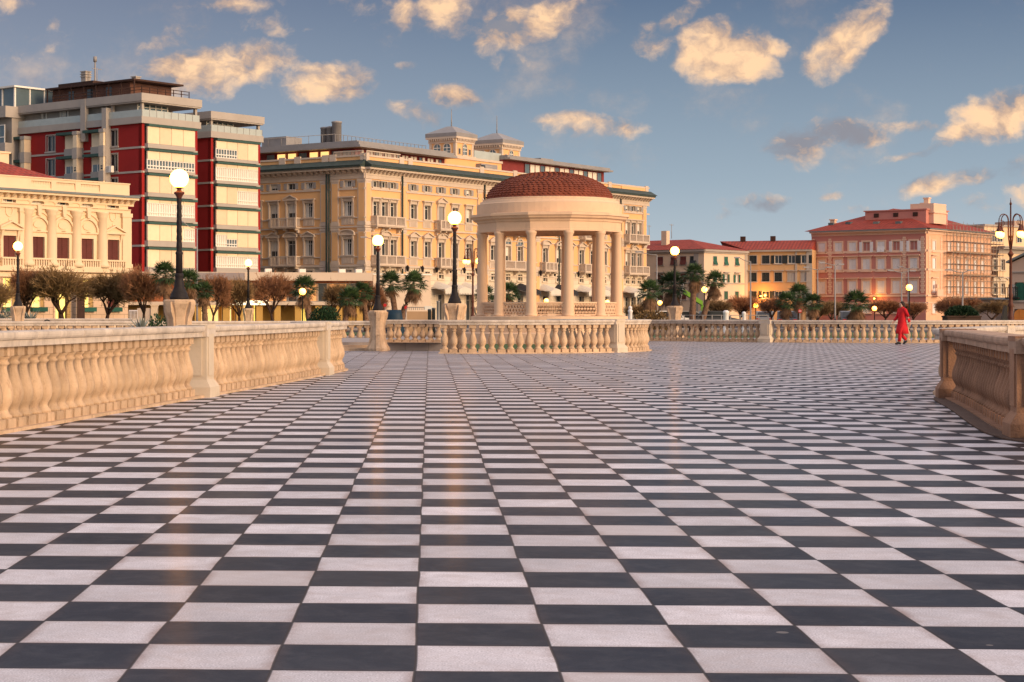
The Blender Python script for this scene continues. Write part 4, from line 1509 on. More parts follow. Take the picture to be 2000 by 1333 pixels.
def tower_top(root, ff, fl, W, top, zr, LL, ov, name=''):
    """set-back glazed top storey under a deep grey slab, glass rail round the terrace"""
    mb = MB()
    ks = zr
    mb.box(-.35, W + .25, -.35, LL, ks, ks + .74, 0)              # terrace parapet
    mb.box(-ov, W + ov * .7, -ov, LL, top - .85, top, 0)          # roof slab
    mb.box(-ov + .1, W + ov * .7 - .1, -ov + .1, LL, top - 1.0, top - .85, 0)
    mb.box(W * .62, W - .8, 5.2, LL - .3, ks + .74, top - 1.0, 0)
    for (x, y) in ((.05, .05), (W - .3, .05), (.05, W * .55), (W - .3, 4.0)):
        mb.box(x, x + .32, y, y + .32, ks + .74, top - 1.0, 0)
    mb.build('roof_slab', [M['concrete']], root)
    m = MB()
    z0, z1 = ks + .74, top - 1.0
    m.box(.75, W * .62, 1.5, 1.6, z0, z1, 1)
    m.box(.7, .8, 1.5, LL - .2, z0, z1, 2)
    n = 5
    for q in range(n + 1):
        x = .75 + (W * .62 - .75) * q / n
        m.box(x - .06, x + .06, 1.42, 1.5, z0, z1, 0)
    m.box(.75, W * .62, 1.42, 1.5, z0 + (z1 - z0) * .78, z0 + (z1 - z0) * .83, 0)
    m.build('penthouse_glazing', [M['white_frame'], M['glass_blue'], M['concrete']], root)
    m = MB()
    m.box(-.22, W + .12, -.24, -.20, ks + .74, ks + 1.5, 0); m.box(-.24, -.20, -.2, LL - .4, ks + .74, ks + 1.5, 0)
    for q in range(9):
        x = -.2 + (W + .3) * q / 8
        m.box(x - .025, x + .025, -.27, -.24, ks + .74, ks + 1.53, 1)
    m.build('glass_railing', [M['glass_rail'], M['steel']], root)


LL1, LL2 = 34.0, 14.0
k1 = [[0, 0, 0, 0], [1, 1, 1, 1], [0, 0, 0, 0], [2, 2, 2, 2], [0, 0, 0, 2], [0, 0, 0, 0]]
zr1 = tower_front(t1, f1, W1, top1, Y1, rows1, k1, .40, LL1)
rows2 = [(275, 308), (320, 352), (364, 397), (409, 439), (453, 482), (495, 523)]
k2 = [[1, 1, 0, 0], [2, 2, 2, 2], [0, 0, 2, 2], [0, 0, 0, 0], [2, 1, 0, 0], [2, 2, 2, 2]]
zr2 = tower_front(t2, f2, W2, top2, Y2, rows2, k2, .40, LL2)
tower_top(t1, f1, l1, W1, top1, zr1, LL1, .45)
tower_top(t2, f2, l2, W2, top2, zr2, LL2, .45)


def tower_side(root, fl, LL, zr, rows, Y, cols, n_extra):
    """shaded side: red fields between grey ribs, small windows, loggia strips"""
    zs = [(zat(a, Y), zat(b, Y)) for a, b in rows]
    mb = MB()
    ops = []
    for (u, w, kind) in cols:
        if kind == 'small':
            for zt, zb in zs:
                ops.append((u - w / 2, u + w / 2, zb - .1, zt - .1))
    wall(mb, fl, -LL, 0, -.1, zr, ops, .3, 0)
    mb.build('side_wall', [M['red_render']], root)
    for i, (zt, zb) in enumerate(zs):
        nxt = zs[i + 1][0] if i + 1 < len(zs) else -.1
        mb = MB(); fband(mb, fl, -LL, .0, nxt + .30, nxt + .52, .07); mb.build('side_band', [M['concrete']], root)
    for (u, w, kind) in cols:
        for i, (zt, zb) in enumerate(zs):
            nxt = zs[i + 1][0] if i + 1 < len(zs) else -.1
            if kind == 'small':
                h = round(zt - zb, 3)
                pm = pane_mesh(w, h, .22, 'white_frame', cols=2, trans=0)
                window(root, fl, u, zb - .1, w, h, pm, surround_mesh(w, h, 'concrete', 'none', .10, True, False, .04))
            elif kind == 'bay':
                def fn(h=round(zt - nxt, 3), hb=round(zb - nxt, 3), w=w, v=i % 3):
                    m = MB()
                    # projecting grey-sided loggia strip with blind and awning box
                    m.box(-w / 2, w / 2 - .8, -.28, .02, 0, hb, 0)
                    m.box(-w / 2 + .08, w / 2 - .85, -.20, .02, hb, h - .35, 1 if v != 1 else 2)
                    m.box(-w / 2, w / 2 - .8, -.28, .02, h - .35, h, 0)
                    m.box(w / 2 - .8, w / 2, -1.05, .02, 0, hb, 0)
                    m.box(w / 2 - .72, w / 2 - .08, -.98, .02, hb, h - .4, 1)
                    m.box(w / 2 - .8, w / 2, -1.05, .02, h - .4, h, 0)
                    if v:
                        m.box(w / 2 - .5, w / 2 - .2, -1.0, -.97, hb + .15, hb + .35, 3); m.box(w / 2 - .5, w / 2 - .2, -1.0, -.97, hb + .45, hb + .6, 3)
                        m.box(-w / 2 + .3, w / 2 - 1.05, -.215, -.2, hb, hb + .8, 4)
                        for q in range(3):
                            x = -w / 2 + .3 + (w - 1.35) * q / 2
                            m.box(x - .05, x + .05, -.24, -.21, hb, hb + .85, 5)
                    m.box(-w / 2 - .6, w / 2 - .75, -1.0, -.2, h - .32, h - .02, 6)
                    return m.mesh('loggia', [M['concrete'], M['blind'], M['blind'], M['car_glass'], M['glass_blue'], M['white_frame'], M['green_awning']])
                fput(proto(('bay', root.name, i, round(w, 2)), fn), 'loggia', root, fl, u, nxt)


def su(px, fl=l1):
    return fl.u(px)

cols1 = [(su(99), 1.5, 'small'), (su(146), su(157) - su(135) + 1.1, 'bay'), (su(198), su(209) - su(187) + 1.1, 'bay'), (su(222), 1.3, 'small'), (su(50), 2.0, 'bay')]
tower_side(t1, l1, LL1, zr1, rows1, Y1, cols1, 0)
tower_side(t2, l2, LL2, zr2, rows2, Y2, [], 0)
mb = MB()
old = mb.T; mb.T = l1.T
u = su(212)
mb.box(u - .35, u + .35, -.7, .02, 0, top1 - 1.3)                                    # service shaft
mb.box(su(168) - .4, su(168) + .4, -.5, .02, top1 - 4.8, top1 - .02)
mb.T = old
mb.build('service_shaft', [M['concrete']], t1)
for q, (px, row) in enumerate(((221, 1), (221, 3))):
    ac = MB()
    ac.box(-.5, .5, -.75, -.35, 0, .72, 0)
    ac.lathe([(.01, 0), (.26, 0)], 0, 0, 12, caps=False)
    for k in range(6): ac.box(-.42, .12, -.765, -.75, .1 + k * .1, .14 + k * .1, 1)
    fput(ac.mesh('air_conditioner', [M['white_frame'], M['steel']]), 'air_conditioner', t1, l1, su(px), zat(rows1[row][1] + 4, Y1))
# side windows of the top storey
for px in (78, 114, 120, 157, 195):
    w, h = 1.0, 2.0
    window(t1, Fr(f1.ox, f1.oy, A2, .70, 0, -pi / 2), su(px), zr1 + 1.2, w, h, pane_mesh(w, h, -.06, 'white_frame', cols=2, trans=0, curtain=2))
# roof clutter of the taller tower
zt = top1
mb = MB()
x0 = .8
ua, ub = -su(215), -su(64)
mb.box(3.0, 9.5, ua, ub, zt, zt + 1.9, 1)
mb.slab([(2.2, ua - 1.5), (10, ua - 1.5), (10, ub + .4), (2.2, ub + .4)], zt + 1.95, zt + 2.15, 0)
n = 7
for q in range(n + 1):
    y = ua - 1.4 + (ub - ua + 1.6) * q / n
    mb.box(2.3, 2.42, y - .06, y + .06, zt, zt + 1.95, 0)
mb.slab([(3, ub - 7), (9, ub - 7), (9, ub - 1), (3, ub - 1)], zt + 2.15, zt + 2.6, 0)
for q in range(3):
    y = ua + 3 + q * 3.2
    mb.box(2.95, 3.0, y, y + .9, zt, zt + 1.6, 2)
mb.build('roof_shed', [M['dark_wood'], M['shed_brown'], M['glass']], t1)
mb = MB()
for (a, b) in (((.2, .2, zt + .8), (W1 * .85, .2, zt + .8)), ((.2, .2, zt + .8), (.2, 15, zt + .8)), ((.2, .2, zt + .45), (W1 * .85, .2, zt + .45)), ((.2, .2, zt + .45), (.2, 15, zt + .45))):
    mb.tube([a, b], .045, 6)
for q in range(7):
    mb.box(.17 + W1 * .85 * q / 6 - .04, .17 + W1 * .85 * q / 6 + .04, .16, .24, zt, zt + .85)
for q in range(9):
    mb.box(.16, .24, .2 + 14.8 * q / 8 - .04, .2 + 14.8 * q / 8 + .04, zt, zt + .85)
mb.build('roof_railing', [M['dark_wood']], t1)
for (px, hh, w) in ((91, 4.3, .8), (189, 3.0, .7)):
    mb = MB()
    y = -su(px)
    mb.box(6.0 - w / 2, 6.0 + w / 2, y - w / 2, y + w / 2, zt, zt + hh)
    for k in range(3): mb.box(6.0 - w / 2 - .1, 6.0 + w / 2 + .1, y - w / 2 - .1, y + w / 2 + .1, zt + hh - .3 * k - .1, zt + hh - .3 * k)
    mb.build('chimney', [M['concrete']], t1)
mb = MB()
y = -su(109); mb.tube([(6, y, zt), (6, y, zt + 5.6)], [.16, .1], 8); mb.lathe([(.22, zt + 5.3), (.22, zt + 5.9)], 6, y, 8)
mb.tube([(4, -su(138), zt + 2), (4, -su(138), zt + 4.2)], .04, 5); mb.box(3.3, 4.7, -su(138) - .03, -su(138) + .03, zt + 4.0, zt + 4.06)
mb.build('antenna', [M['steel']], t1)
# the lower wing with glazed balconies at the far left
yl = -su(40)
mb = MB()
wz = zat(206, 216)
mb.box(-1.2, 10, yl + .1, yl + 14, -.1, wz - .2, 0)
for i, (a, b) in enumerate(rows1[:4]):
    z0 = zat(b - 2, 216)
    mb.box(-2.3, -1.2, yl - .0, yl + 14, z0 - 1.2, z0, 0)
    mb.box(-2.5, -1.2, yl + .6, yl + 14, z0 - 1.55, z0 - 1.25, 1)
mb.box(-2.3, 9, yl - .1, yl + 14, wz - 1.3, wz, 0)
mb.build('balcony_wing', [M['concrete'], M['green_awning']], t1)
for i, (a, b) in enumerate(rows1[:4]):
    z0 = zat(b - 2, 216)
    for k in range(4):
        m = MB(); w, h = 3.0, 2.1
        m.box(-w / 2, w / 2, -.04, 0, 0, h, 1); 
        if i in (1, 2): m.box(-w / 2 + .1, w / 2 - .1, -.07, -.04, h * .3, h, 2)
        for q in range(4): m.box(-w / 2 + w * q / 3 - .06, -w / 2 + w * q / 3 + .06, -.1, -.04, 0, h, 0)
        m.box(-w / 2, w / 2, -.1, -.04, .6, .72, 0); m.box(-w / 2, w / 2, -.1, -.04, h - .1, h, 0)
        put(m.mesh('balcony_window', [M['white_frame'], M['glass_blue'], M['blind']]), 'balcony_window', t1, (-1.22 - .9, yl + 1.7 + k * 3.1, z0), -pi / 2)
# glazed roof pavilion of the wing
m = MB()
m.box(-.6, 6, yl + .3, yl + 9, wz, wz + 2.3, 1); m.box(-1.0, 6.3, yl - .1, yl + 9.3, wz + 2.3, wz + 2.5, 0)
for q in range(5): m.box(-.72, -.6, yl + .3 + 8.7 * q / 4 - .08, yl + .3 + 8.7 * q / 4 + .08, wz, wz + 2.3, 0)
for q in range(4): m.box(-.6 + 6.6 * q / 3 - .08, -.6 + 6.6 * q / 3 + .08, yl + .18, yl + .3, wz, wz + 2.3, 0)
m.build('roof_pavilion', [M['white_frame'], M['glass_blue']], t1)
# ================================================================ the big orange hotel
HA = radians(54)
HY = 230.0
HX = xat(712, HY)
hotel = thing('hotel', (HX, HY, 0), 'large orange and yellow hotel with two square towers behind the gazebo', 'hotel', rz=HA)
fh = Fr(HX, HY, HA)
fg = Fr(HX, HY, HA, 0, 0, -pi / 2)
HR = fh.u(1262)
HL = 46.0
zc = zat(323, HY)          # top of the cornice (green gutter)
zpar = zat(303, HY)        # top of the parapet
zA0, zA1 = zat(364, HY) , zat(351.5, HY)
zB0, zB1 = zat(421, HY), zat(392, HY)
zC0, zC1 = zat(498, HY), zat(466, HY)
zD0, zD1 = zat(541, HY), zat(527, HY)
zE = zat(519, HY)          # top of the pale ground storey
wB, wA = 1.35, 1.2
hB, hC, hA, hD = [round(x, 2) for x in (zB1 - zB0, zC1 - zC0, zA1 - zA0, zD1 - zD0)]
# window axes: photograph x on the sunny side; style of rows B and C
sunny = [733.5, 750, 767, 806.8, 833.8, 860.8, 887.8, 914.9, 962.8, 991.6, 1015.3, 1040, 1064.3, 1090.5, 1112.5, 1135, 1157, 1179.5, 1197, 1225, 1236.5, 1248]
stB = ['flat', 'flat', 'flat', 'flat', 'flat', 'tri', 'flat', 'flat', 'flat', 'seg', 'seg', 'seg', 'flat', 'flat', 'flat', 'tri', 'flat', 'flat', 'flat', 'flat', 'flat', 'flat']
stC = ['flat', 'seg', 'flat', 'tri', 'tri', 'seg', 'tri', 'tri', 'tri', 'arch', 'arch', 'arch', 'seg', 'tri', 'tri', 'tri', 'seg', 'tri', 'tri', 'flat', 'seg', 'flat']
shade = [535, 569, 603.4, 679.6]
shB = ['flat', 'tri', 'flat', 'flat']
shC = ['tri', 'seg', 'tri', 'seg']
uS = [fh.u(p) for p in sunny]
uG = [fg.u(p) for p in shade]
gap = uG[1] - uG[0]
for k in range(1):                        # the side goes on behind the red tower
    uG.append(uG[0] - gap * (k + 1)); shB.append('flat'); shC.append('tri')


def hotel_wall(fr, u0, u1, us):
    ops = []
    for u in us:
        ops += [(u - wA / 2, u + wA / 2, zA0, zA1), (u - wB / 2, u + wB / 2, zB0, zB1), (u - wB / 2, u + wB / 2, zC0, zC1)]
    opd = [(u - .6, u + .6, zD0, zD1) for u in us]
    return ops, opd


mb = MB()
for fr, u0, u1, us in ((fh, 0, HR, uS), (fg, -HL, 0, uG)):
    ops, opd = hotel_wall(fr, u0, u1, us)
    wall(mb, fr, u0, u1, zE, zpar, ops, .38, 0, 2)
    dops = [(u - .75, u + .75, .1, 3.6) for u in us[3:]] if fr is fh else []
    wall(mb, fr, u0, u1, -.1, zE, opd + dops, .38, 1, 1)
mb.box(.45, HR, .45, 24, -.1, zpar - .6, 0)
mb.quad((HR, 0, -.1), (HR, 20, -.1), (HR, 20, zpar), (HR, 0, zpar), 0)
mb.build('wall', [M['hotel'], M['hotel_base'], M['hotel_trim']], hotel)

mb = MB()                                  # cornice, string courses
for fr, u0, u1 in ((fh, -.25, HR + .9), (fg, -HL, .25)):
    cornice(mb, fr, u0, u1, zc, 1.25, 0, True, 1, .68)
    fband(mb, fr, u0, u1, zc - 1.6, zc - 1.2, .12)
    z = zat(367, HY); fband(mb, fr, u0, u1, z - .18, z + .05, .14)
    for z in (zB0 - 1.25, zC0 - 1.25):
        fband(mb, fr, u0, u1, z - .2, z, .20); fband(mb, fr, u0, u1, z + .95, z + 1.1, .12); fband(mb, fr, u0, u1, z - .95, z - .8, .10)
    fband(mb, fr, u0, u1, zE - .1, zE + .16, .16)
    fband(mb, fr, u0, u1, zpar - .14, zpar + .08, .12)
    fband(mb, fr, u0, u1, zc + .002, zc + .3, .08)
# gutter sheet in front, dark green
mb.build('cornice', [M['hotel_trim'], M['verdigris']], hotel)
mb = MB()
for fr, u0, u1 in ((fh, -.3, HR + 1.4), (fg, -HL, .3)):
    old = mb.T; mb.T = fr.T
    mb.taper(u0, u1, -1.32, .02, zc + .003, u0, u1, -.10, .02, zc + .70)
    mb.T = old
mb.build('gutter_roof', [M['verdigris']], hotel)
# parapet posts and rails
for fr, xs in ((fh, (715, 783, 800, 940, 1005, 1100, 1190, 1262)), (fg, (552, 582, 636, 651, 711))):
    for px in xs:
        u = fr.u(px); mb = MB()
        fband(mb, fr, u - .5, u + .5, zc + .3, zpar + .25, .16); mb.build('parapet_post', [M['hotel_trim']], hotel)
for fr, a, b in ((fh, 716, 782), (fg, 652, 709)):
    a, b = fr.u(a), fr.u(b); mb = MB()
    fband(mb, fr, a, b, zpar + .5, zpar + .62, .05, 0, .08)
    n = 22
    for q in range(n): fband(mb, fr, a + (b - a) * q / n - .03, a + (b - a) * q / n + .03, zpar + .06, zpar + .51, .02, 0, .04)
    mb.build('parapet_rail', [M['hotel_trim']], hotel)
# pilasters at the corners and breaks of the facade
for fr, xs in ((fh, (718, 787, 936, 948, 1049, 1100, 1205, 1213, 1258)), (fg, (634, 655, 707))):
    for px in xs:
        m = MB(); u = fr.u(px)
        for z0, z1 in ((zB0 - 1.2, zc - 1.65), (zC0 - 1.2, zB0 - 1.5), (.1, zC0 - 1.5)):
            pilaster(m, fr, u, 1.15, z0, z1, .14)
        m.build('pilaster', [M['hotel_trim'], M['hotel']], hotel)
# rainwater pipes
for fr, xs in ((fh, (944, 783, 1089, 1210)), (fg, (645, 640))):
    for px in xs:
        m = MB(); u = fr.u(px); m.T = fr.T
        m.tube([(u, -.28, .3), (u, -.28, zc - .9)], .11, 6)
        m.build('downpipe', [M['verdigris']], hotel)


def hotel_windows(fr, us, B, C, sunny_side):
    n = 0
    for i, u in enumerate(us):
        n += 1
        rnd_ = random.Random(i * 7 + (1 if sunny_side else 0))
        cur = rnd_.choice((1, 1, 1, 3, 0)) if sunny_side else rnd_.choice((2, 2, 0, 3))
        cut = .75 if sunny_side and (i < 3 or i > 18) else 1.0
        pa = pane_mesh(wA, hA, .30, 'white_frame', cols=2, trans=0, curtain=cur)
        window(hotel, fr, u, zA0, wA, hA, pa, surround_mesh(wA, hA, 'hotel_trim', 'none', .08, True, False, .05), shutter_mesh(wA, hA, 'grey_shutter', 'open'))
        pb = pane_mesh(wB, hB, .34, 'white_frame', cols=2, trans=.75, curtain=cur if rnd_.random() < .8 else 3)
        jw = .20 if i < 3 or i > 18 else .28
        window(hotel, fr, u, zB0, wB, hB, pb, surround_mesh(wB, hB, 'hotel_trim', B[i], jw, True, True, .12, 1.1),
               shutter_mesh(wB, hB, 'grey_shutter', 'closed', .12) if rnd_.random() < .18 else None)
        pc = pane_mesh(wB, hC, .34, 'white_frame', cols=2, trans=.75, curtain=cur if rnd_.random() < .8 else 0)
        top = C[i] if C[i] != 'arch' else 'plain'
        o = window(hotel, fr, u, zC0, wB, hC, pc, surround_mesh(wB, hC, 'hotel_trim', top, jw, True, True, .12, 1.1))
        if C[i] == 'arch':
            def fn():
                m = MB()
                for (r0, r1, y0) in ((.68, .95, -.14), (.0, .68, -.02)):
                    for q in range(14):
                        a0_, a1_ = pi * q / 14, pi * (q + 1) / 14
                        if r0 > 0:
                            m.prism([(r0 * cos(a0_), r0 * sin(a0_)), (r1 * cos(a0_), r1 * sin(a0_)), (r1 * cos(a1_), r1 * sin(a1_)), (r0 * cos(a1_), r0 * sin(a1_))], y0, .02, 0)
                m.prism([(.68 * cos(pi * q / 14), .68 * sin(pi * q / 14)) for q in range(15)], -.04, .02, 1)
                m.box(-.04, .04, -.07, -.04, 0, .66, 2)
                return m.mesh('fanlight', [M['hotel_trim'], M['glass_blue'], M['white_frame']])
            p = put(proto('fanl', fn), 'fanlight', o, (0, 0, hC + .3))
        pd = pane_mesh(1.2, hD, .30, 'white_frame', cols=2, trans=0, curtain=1)
        window(hotel, fr, u, zD0, 1.2, hD, pd, surround_mesh(1.2, hD, 'hotel_base', 'none', .22, True, False, .08))


hotel_windows(fh, uS, stB, stC, True)
hotel_windows(fg, uG, shB, shC, False)
# tall doorways behind the awnings
for u in uS[3:]:
    window(hotel, fh, u, .1, 1.5, 3.5, pane_mesh(1.5, 3.5, .34, 'grey_shutter', cols=2, trans=.8), surround_mesh(1.5, 3.5, 'hotel_base', 'none', .2, False, False, .08), name='door')
# balconies
for px, w, row in ((750, 6.2, 'B'), (750, 6.2, 'C'), (860.8, 3.4, 'B'), (860.8, 3.4, 'C'), (1003, 8.2, 'C'), (1064, 3.4, 'C'), (1147, 5.2, 'C'), (1236.5, 6.6, 'B'), (1236.5, 6.6, 'C'), (1147, 5.2, 'B'), (1003, 8.2, 'B')):
    fput(balcony_mesh(w, 1.15, 1.15, 'hotel_trim', 3), 'balcony', hotel, fh, fh.u(px), (zB0 if row == 'B' else zC0) - 1.15)
for row in 'BC':
    fput(balcony_mesh(4.2, 1.15, 1.15, 'hotel_trim', 3), 'balcony', hotel, fg, fg.u(563), (zB0 if row == 'B' else zC0) - 1.15)
# niche and frame of the corner bay, first floor; heads over the triple windows
for px in (750, 1236.5):
    m = MB()
    for q in range(12):
        a0_, a1_ = pi * q / 12, pi * (q + 1) / 12
        m.prism([(.75 * cos(a0_), .75 * sin(a0_)), (1.05 * cos(a0_), 1.05 * sin(a0_)), (1.05 * cos(a1_), 1.05 * sin(a1_)), (.75 * cos(a1_), .75 * sin(a1_))], -.2, .02)
    m.prism([(.75 * cos(pi * q / 12), .75 * sin(pi * q / 12)) for q in range(13)], -.03, .02, 1)
    m.prism([(-.2, 1.0), (.2, 1.0), (.3, 1.7), (-.3, 1.7)], -.35, .02)
    fput(m.mesh('niche', [M['hotel_trim'], M['grey_trim']]), 'niche', hotel, fh, fh.u(px), zC1 + .35)
# wall lanterns and awnings along the ground storey
for px in (790, 819, 847, 874, 901, 926, 1050, 1078, 1124, 1146, 1168, 1190):
    m = MB(); m.box(-.05, .05, -.5, 0, .55, .62); m.taper(-.09, .09, -.59, -.41, -.1, -.16, .16, -.66, -.34, .45); m.taper(-.16, .16, -.66, -.34, .45, -.02, .02, -.52, -.48, .75)
    fput(m.mesh('wall_lantern', [M['iron']]), 'wall_lantern', hotel, fh, fh.u(px), zat(527, HY))
def awning(px0, px1, label_m='awning_white'):
    a, b = fh.u(px0), fh.u(px1)
    w = b - a
    zt_, zb_ = zat(546, HY), zat(562, HY)
    m = MB()
    nseg = 8
    pts = [(-w / 2 + w * q / nseg, (zt_ - zb_) * sin(pi * q / nseg)) for q in range(nseg + 1)]
    for (p, q) in zip(pts, pts[1:]):
        m.quad((p[0], 0.0, p[1]), (q[0], 0.0, q[1]), (q[0], -2.2, q[1] * .35 - .1), (p[0], -2.2, p[1] * .35 - .1), 0)
        m.quad((p[0], -2.2, -.55), (q[0], -2.2, -.55), (q[0], -2.2, q[1] * .35 - .1), (p[0], -2.2, p[1] * .35 - .1), 0)
        m.quad((p[0], -2.19, p[1] * .35 - .1), (q[0], -2.19, q[1] * .35 - .1), (q[0], -.02, q[1]), (p[0], -.02, p[1]), 0)
    n = int(w / .35)
    for q in range(n):
        x = -w / 2 + w * (q + .5) / n
        m.box(x - .13, x + .13, -2.21, -2.18, -.72, -.55, 0)
    for s in (-1, 1): m.tube([(s * w / 2, -.05, .2), (s * w / 2, -2.18, -.3)], .03, 5, 1)
    fput(m.mesh('awning', [M[label_m], M['steel']]), 'awning', hotel, fh, (a + b) / 2, zb_)
for a, b in ((842, 867.5), (869, 894), (896, 921), (923, 946), (1050, 1073), (1124, 1146.5), (1147.5, 1169), (1170, 1190), (1214, 1240)):
    awning(a, b)
awning(1080, 1103, 'navy_awning'); awning(1003, 1030, 'navy_awning')
# red attic storey set back behind the parapet, with a curved zinc eave
zat0, zat1 = zpar + .1, zat(289, HY + 3)
m = MB()
ax0, ax1 = 2.2, fh.u(905)
m.box(ax0, ax1, 3.0, HL, zpar - .7, zat1, 0)
m.build('attic', [M['attic_red']], hotel)
m = MB()
m.box(ax0 - 1.5, ax1 + .4, 1.2, HL, zat1, zat1 + .28, 0); m.box(ax0 - 1.2, ax1 + .2, 1.6, HL, zat1 + .28, zat1 + .7, 0)
m.box(ax0 - .2, ax1, 2.6, HL, zat1 + .7, zat1 + .95, 0)
m.box(2.2, 5.5, 14, 18, zat1 + .95, zat1 + 2.1, 0)
m.build('attic_roof', [M['zinc']], hotel)
fa = Fr(HX, HY, HA, 0, 3.0, 0); fb_ = Fr(HX, HY, HA, ax0, 0, -pi / 2)
ha = round((zat1 - .15) - (zpar + .05), 2)
nw = 19
for q in range(nw):
    u = ax0 + .9 + (ax1 - ax0 - 1.6) * (q + .5) / nw + (.22 if q % 2 else -.0)
    wv_ = round((ax1 - ax0 - 1.6) / nw * .80, 2)
    m = pane_mesh(wv_, ha, -.12, 'attic_red', glass='curtain' if q % 5 != 3 else 'glass_blue', cols=1, trans=0)
    fput(m, 'attic_window', hotel, fa, u, zpar + .05)
for q in range(13):
    u = -(4.2 + q * 1.75) if q < 8 else -(22 + (q - 8) * 2.0)
    m = pane_mesh(1.45, ha, -.12, 'attic_red', glass='glass_blue', cols=1, trans=0, lit='lit_shop' if q in (2, 3, 5, 6) else None)
    fput(m, 'attic_window', hotel, fb_, u, zpar + .05)
# railings on the roof
m = MB()
m.tube([(2, 6, zat1 + 1.9), (ax1, 6, zat1 + 1.9)], .035, 5); m.tube([(2, 6, zat1 + 1.9), (2, HL - 4, zat1 + 1.9)], .035, 5)
for q in range(24): m.box(2 + (ax1 - 2) * q / 23 - .03, 2 + (ax1 - 2) * q / 23 + .03, 5.97, 6.03, zat1 + .9, zat1 + 1.9)
for q in range(14): m.tube([(2, 8 + q * 2.2, zat1 + .9), (2, 8 + q * 2.2, zat1 + 1.9)], .035, 4)
m.build('roof_railing', [M['zinc']], hotel)
# boiler flues at the far left of the roof
m = MB()
uy = -fg.u(571)
for k, (dx, dy, r, h) in enumerate(((0, 0, .5, 3.4), (.2, 1.1, .5, 3.4), (-.2, -1.2, .62, 4.0))):
    m.lathe([(r, zat1 + .9), (r, zat1 + h), (r * 1.12, zat1 + h), (r * 1.12, zat1 + h + .2), (r * .3, zat1 + h + .3)], 8 + dx, uy + dy, 14)
m.box(7.0, 9.2, uy - 2.2, uy + 2.2, zat1 + .9, zat1 + 1.4)
m.build('flue', [M['steel']], hotel)
# raised block in the middle carrying the two towers
uc0, uc1 = fh.u(902), fh.u(1018)
zm = zat(305, 251)
m = MB()
m.box(uc0, uc1, 3.2, 26, zpar - .7, zm, 0)
fm = Fr(HX, HY, HA, 0, 3.2, 0)
fband(m, fm, uc0, uc1, zm - .2, zm + .12, .2, 1); fband(m, fm, uc0, uc1, zm - 2.6, zm - 2.4, .12, 1)
m.build('tower_block', [M['hotel'], M['hotel_trim']], hotel)
m = MB(); m.T = fm.T
a, b = fm.u(929), fm.u(961)
m.box(a, b, -.9, -.02, zm - 2.2, zm - .6, 0); m.box(a, a + .9, -.95, -.9, zm - 2.1, zm - .8, 1)
for q in range(6): m.box(a + 1.1, b - 1.4, -.94, -.9, zm - 2.1 + q * .22, zm - 1.95 + q * .22, 2)
m.build('terrace_shutter', [M['zinc'], M['car_glass'], M['grey_shutter']], hotel)
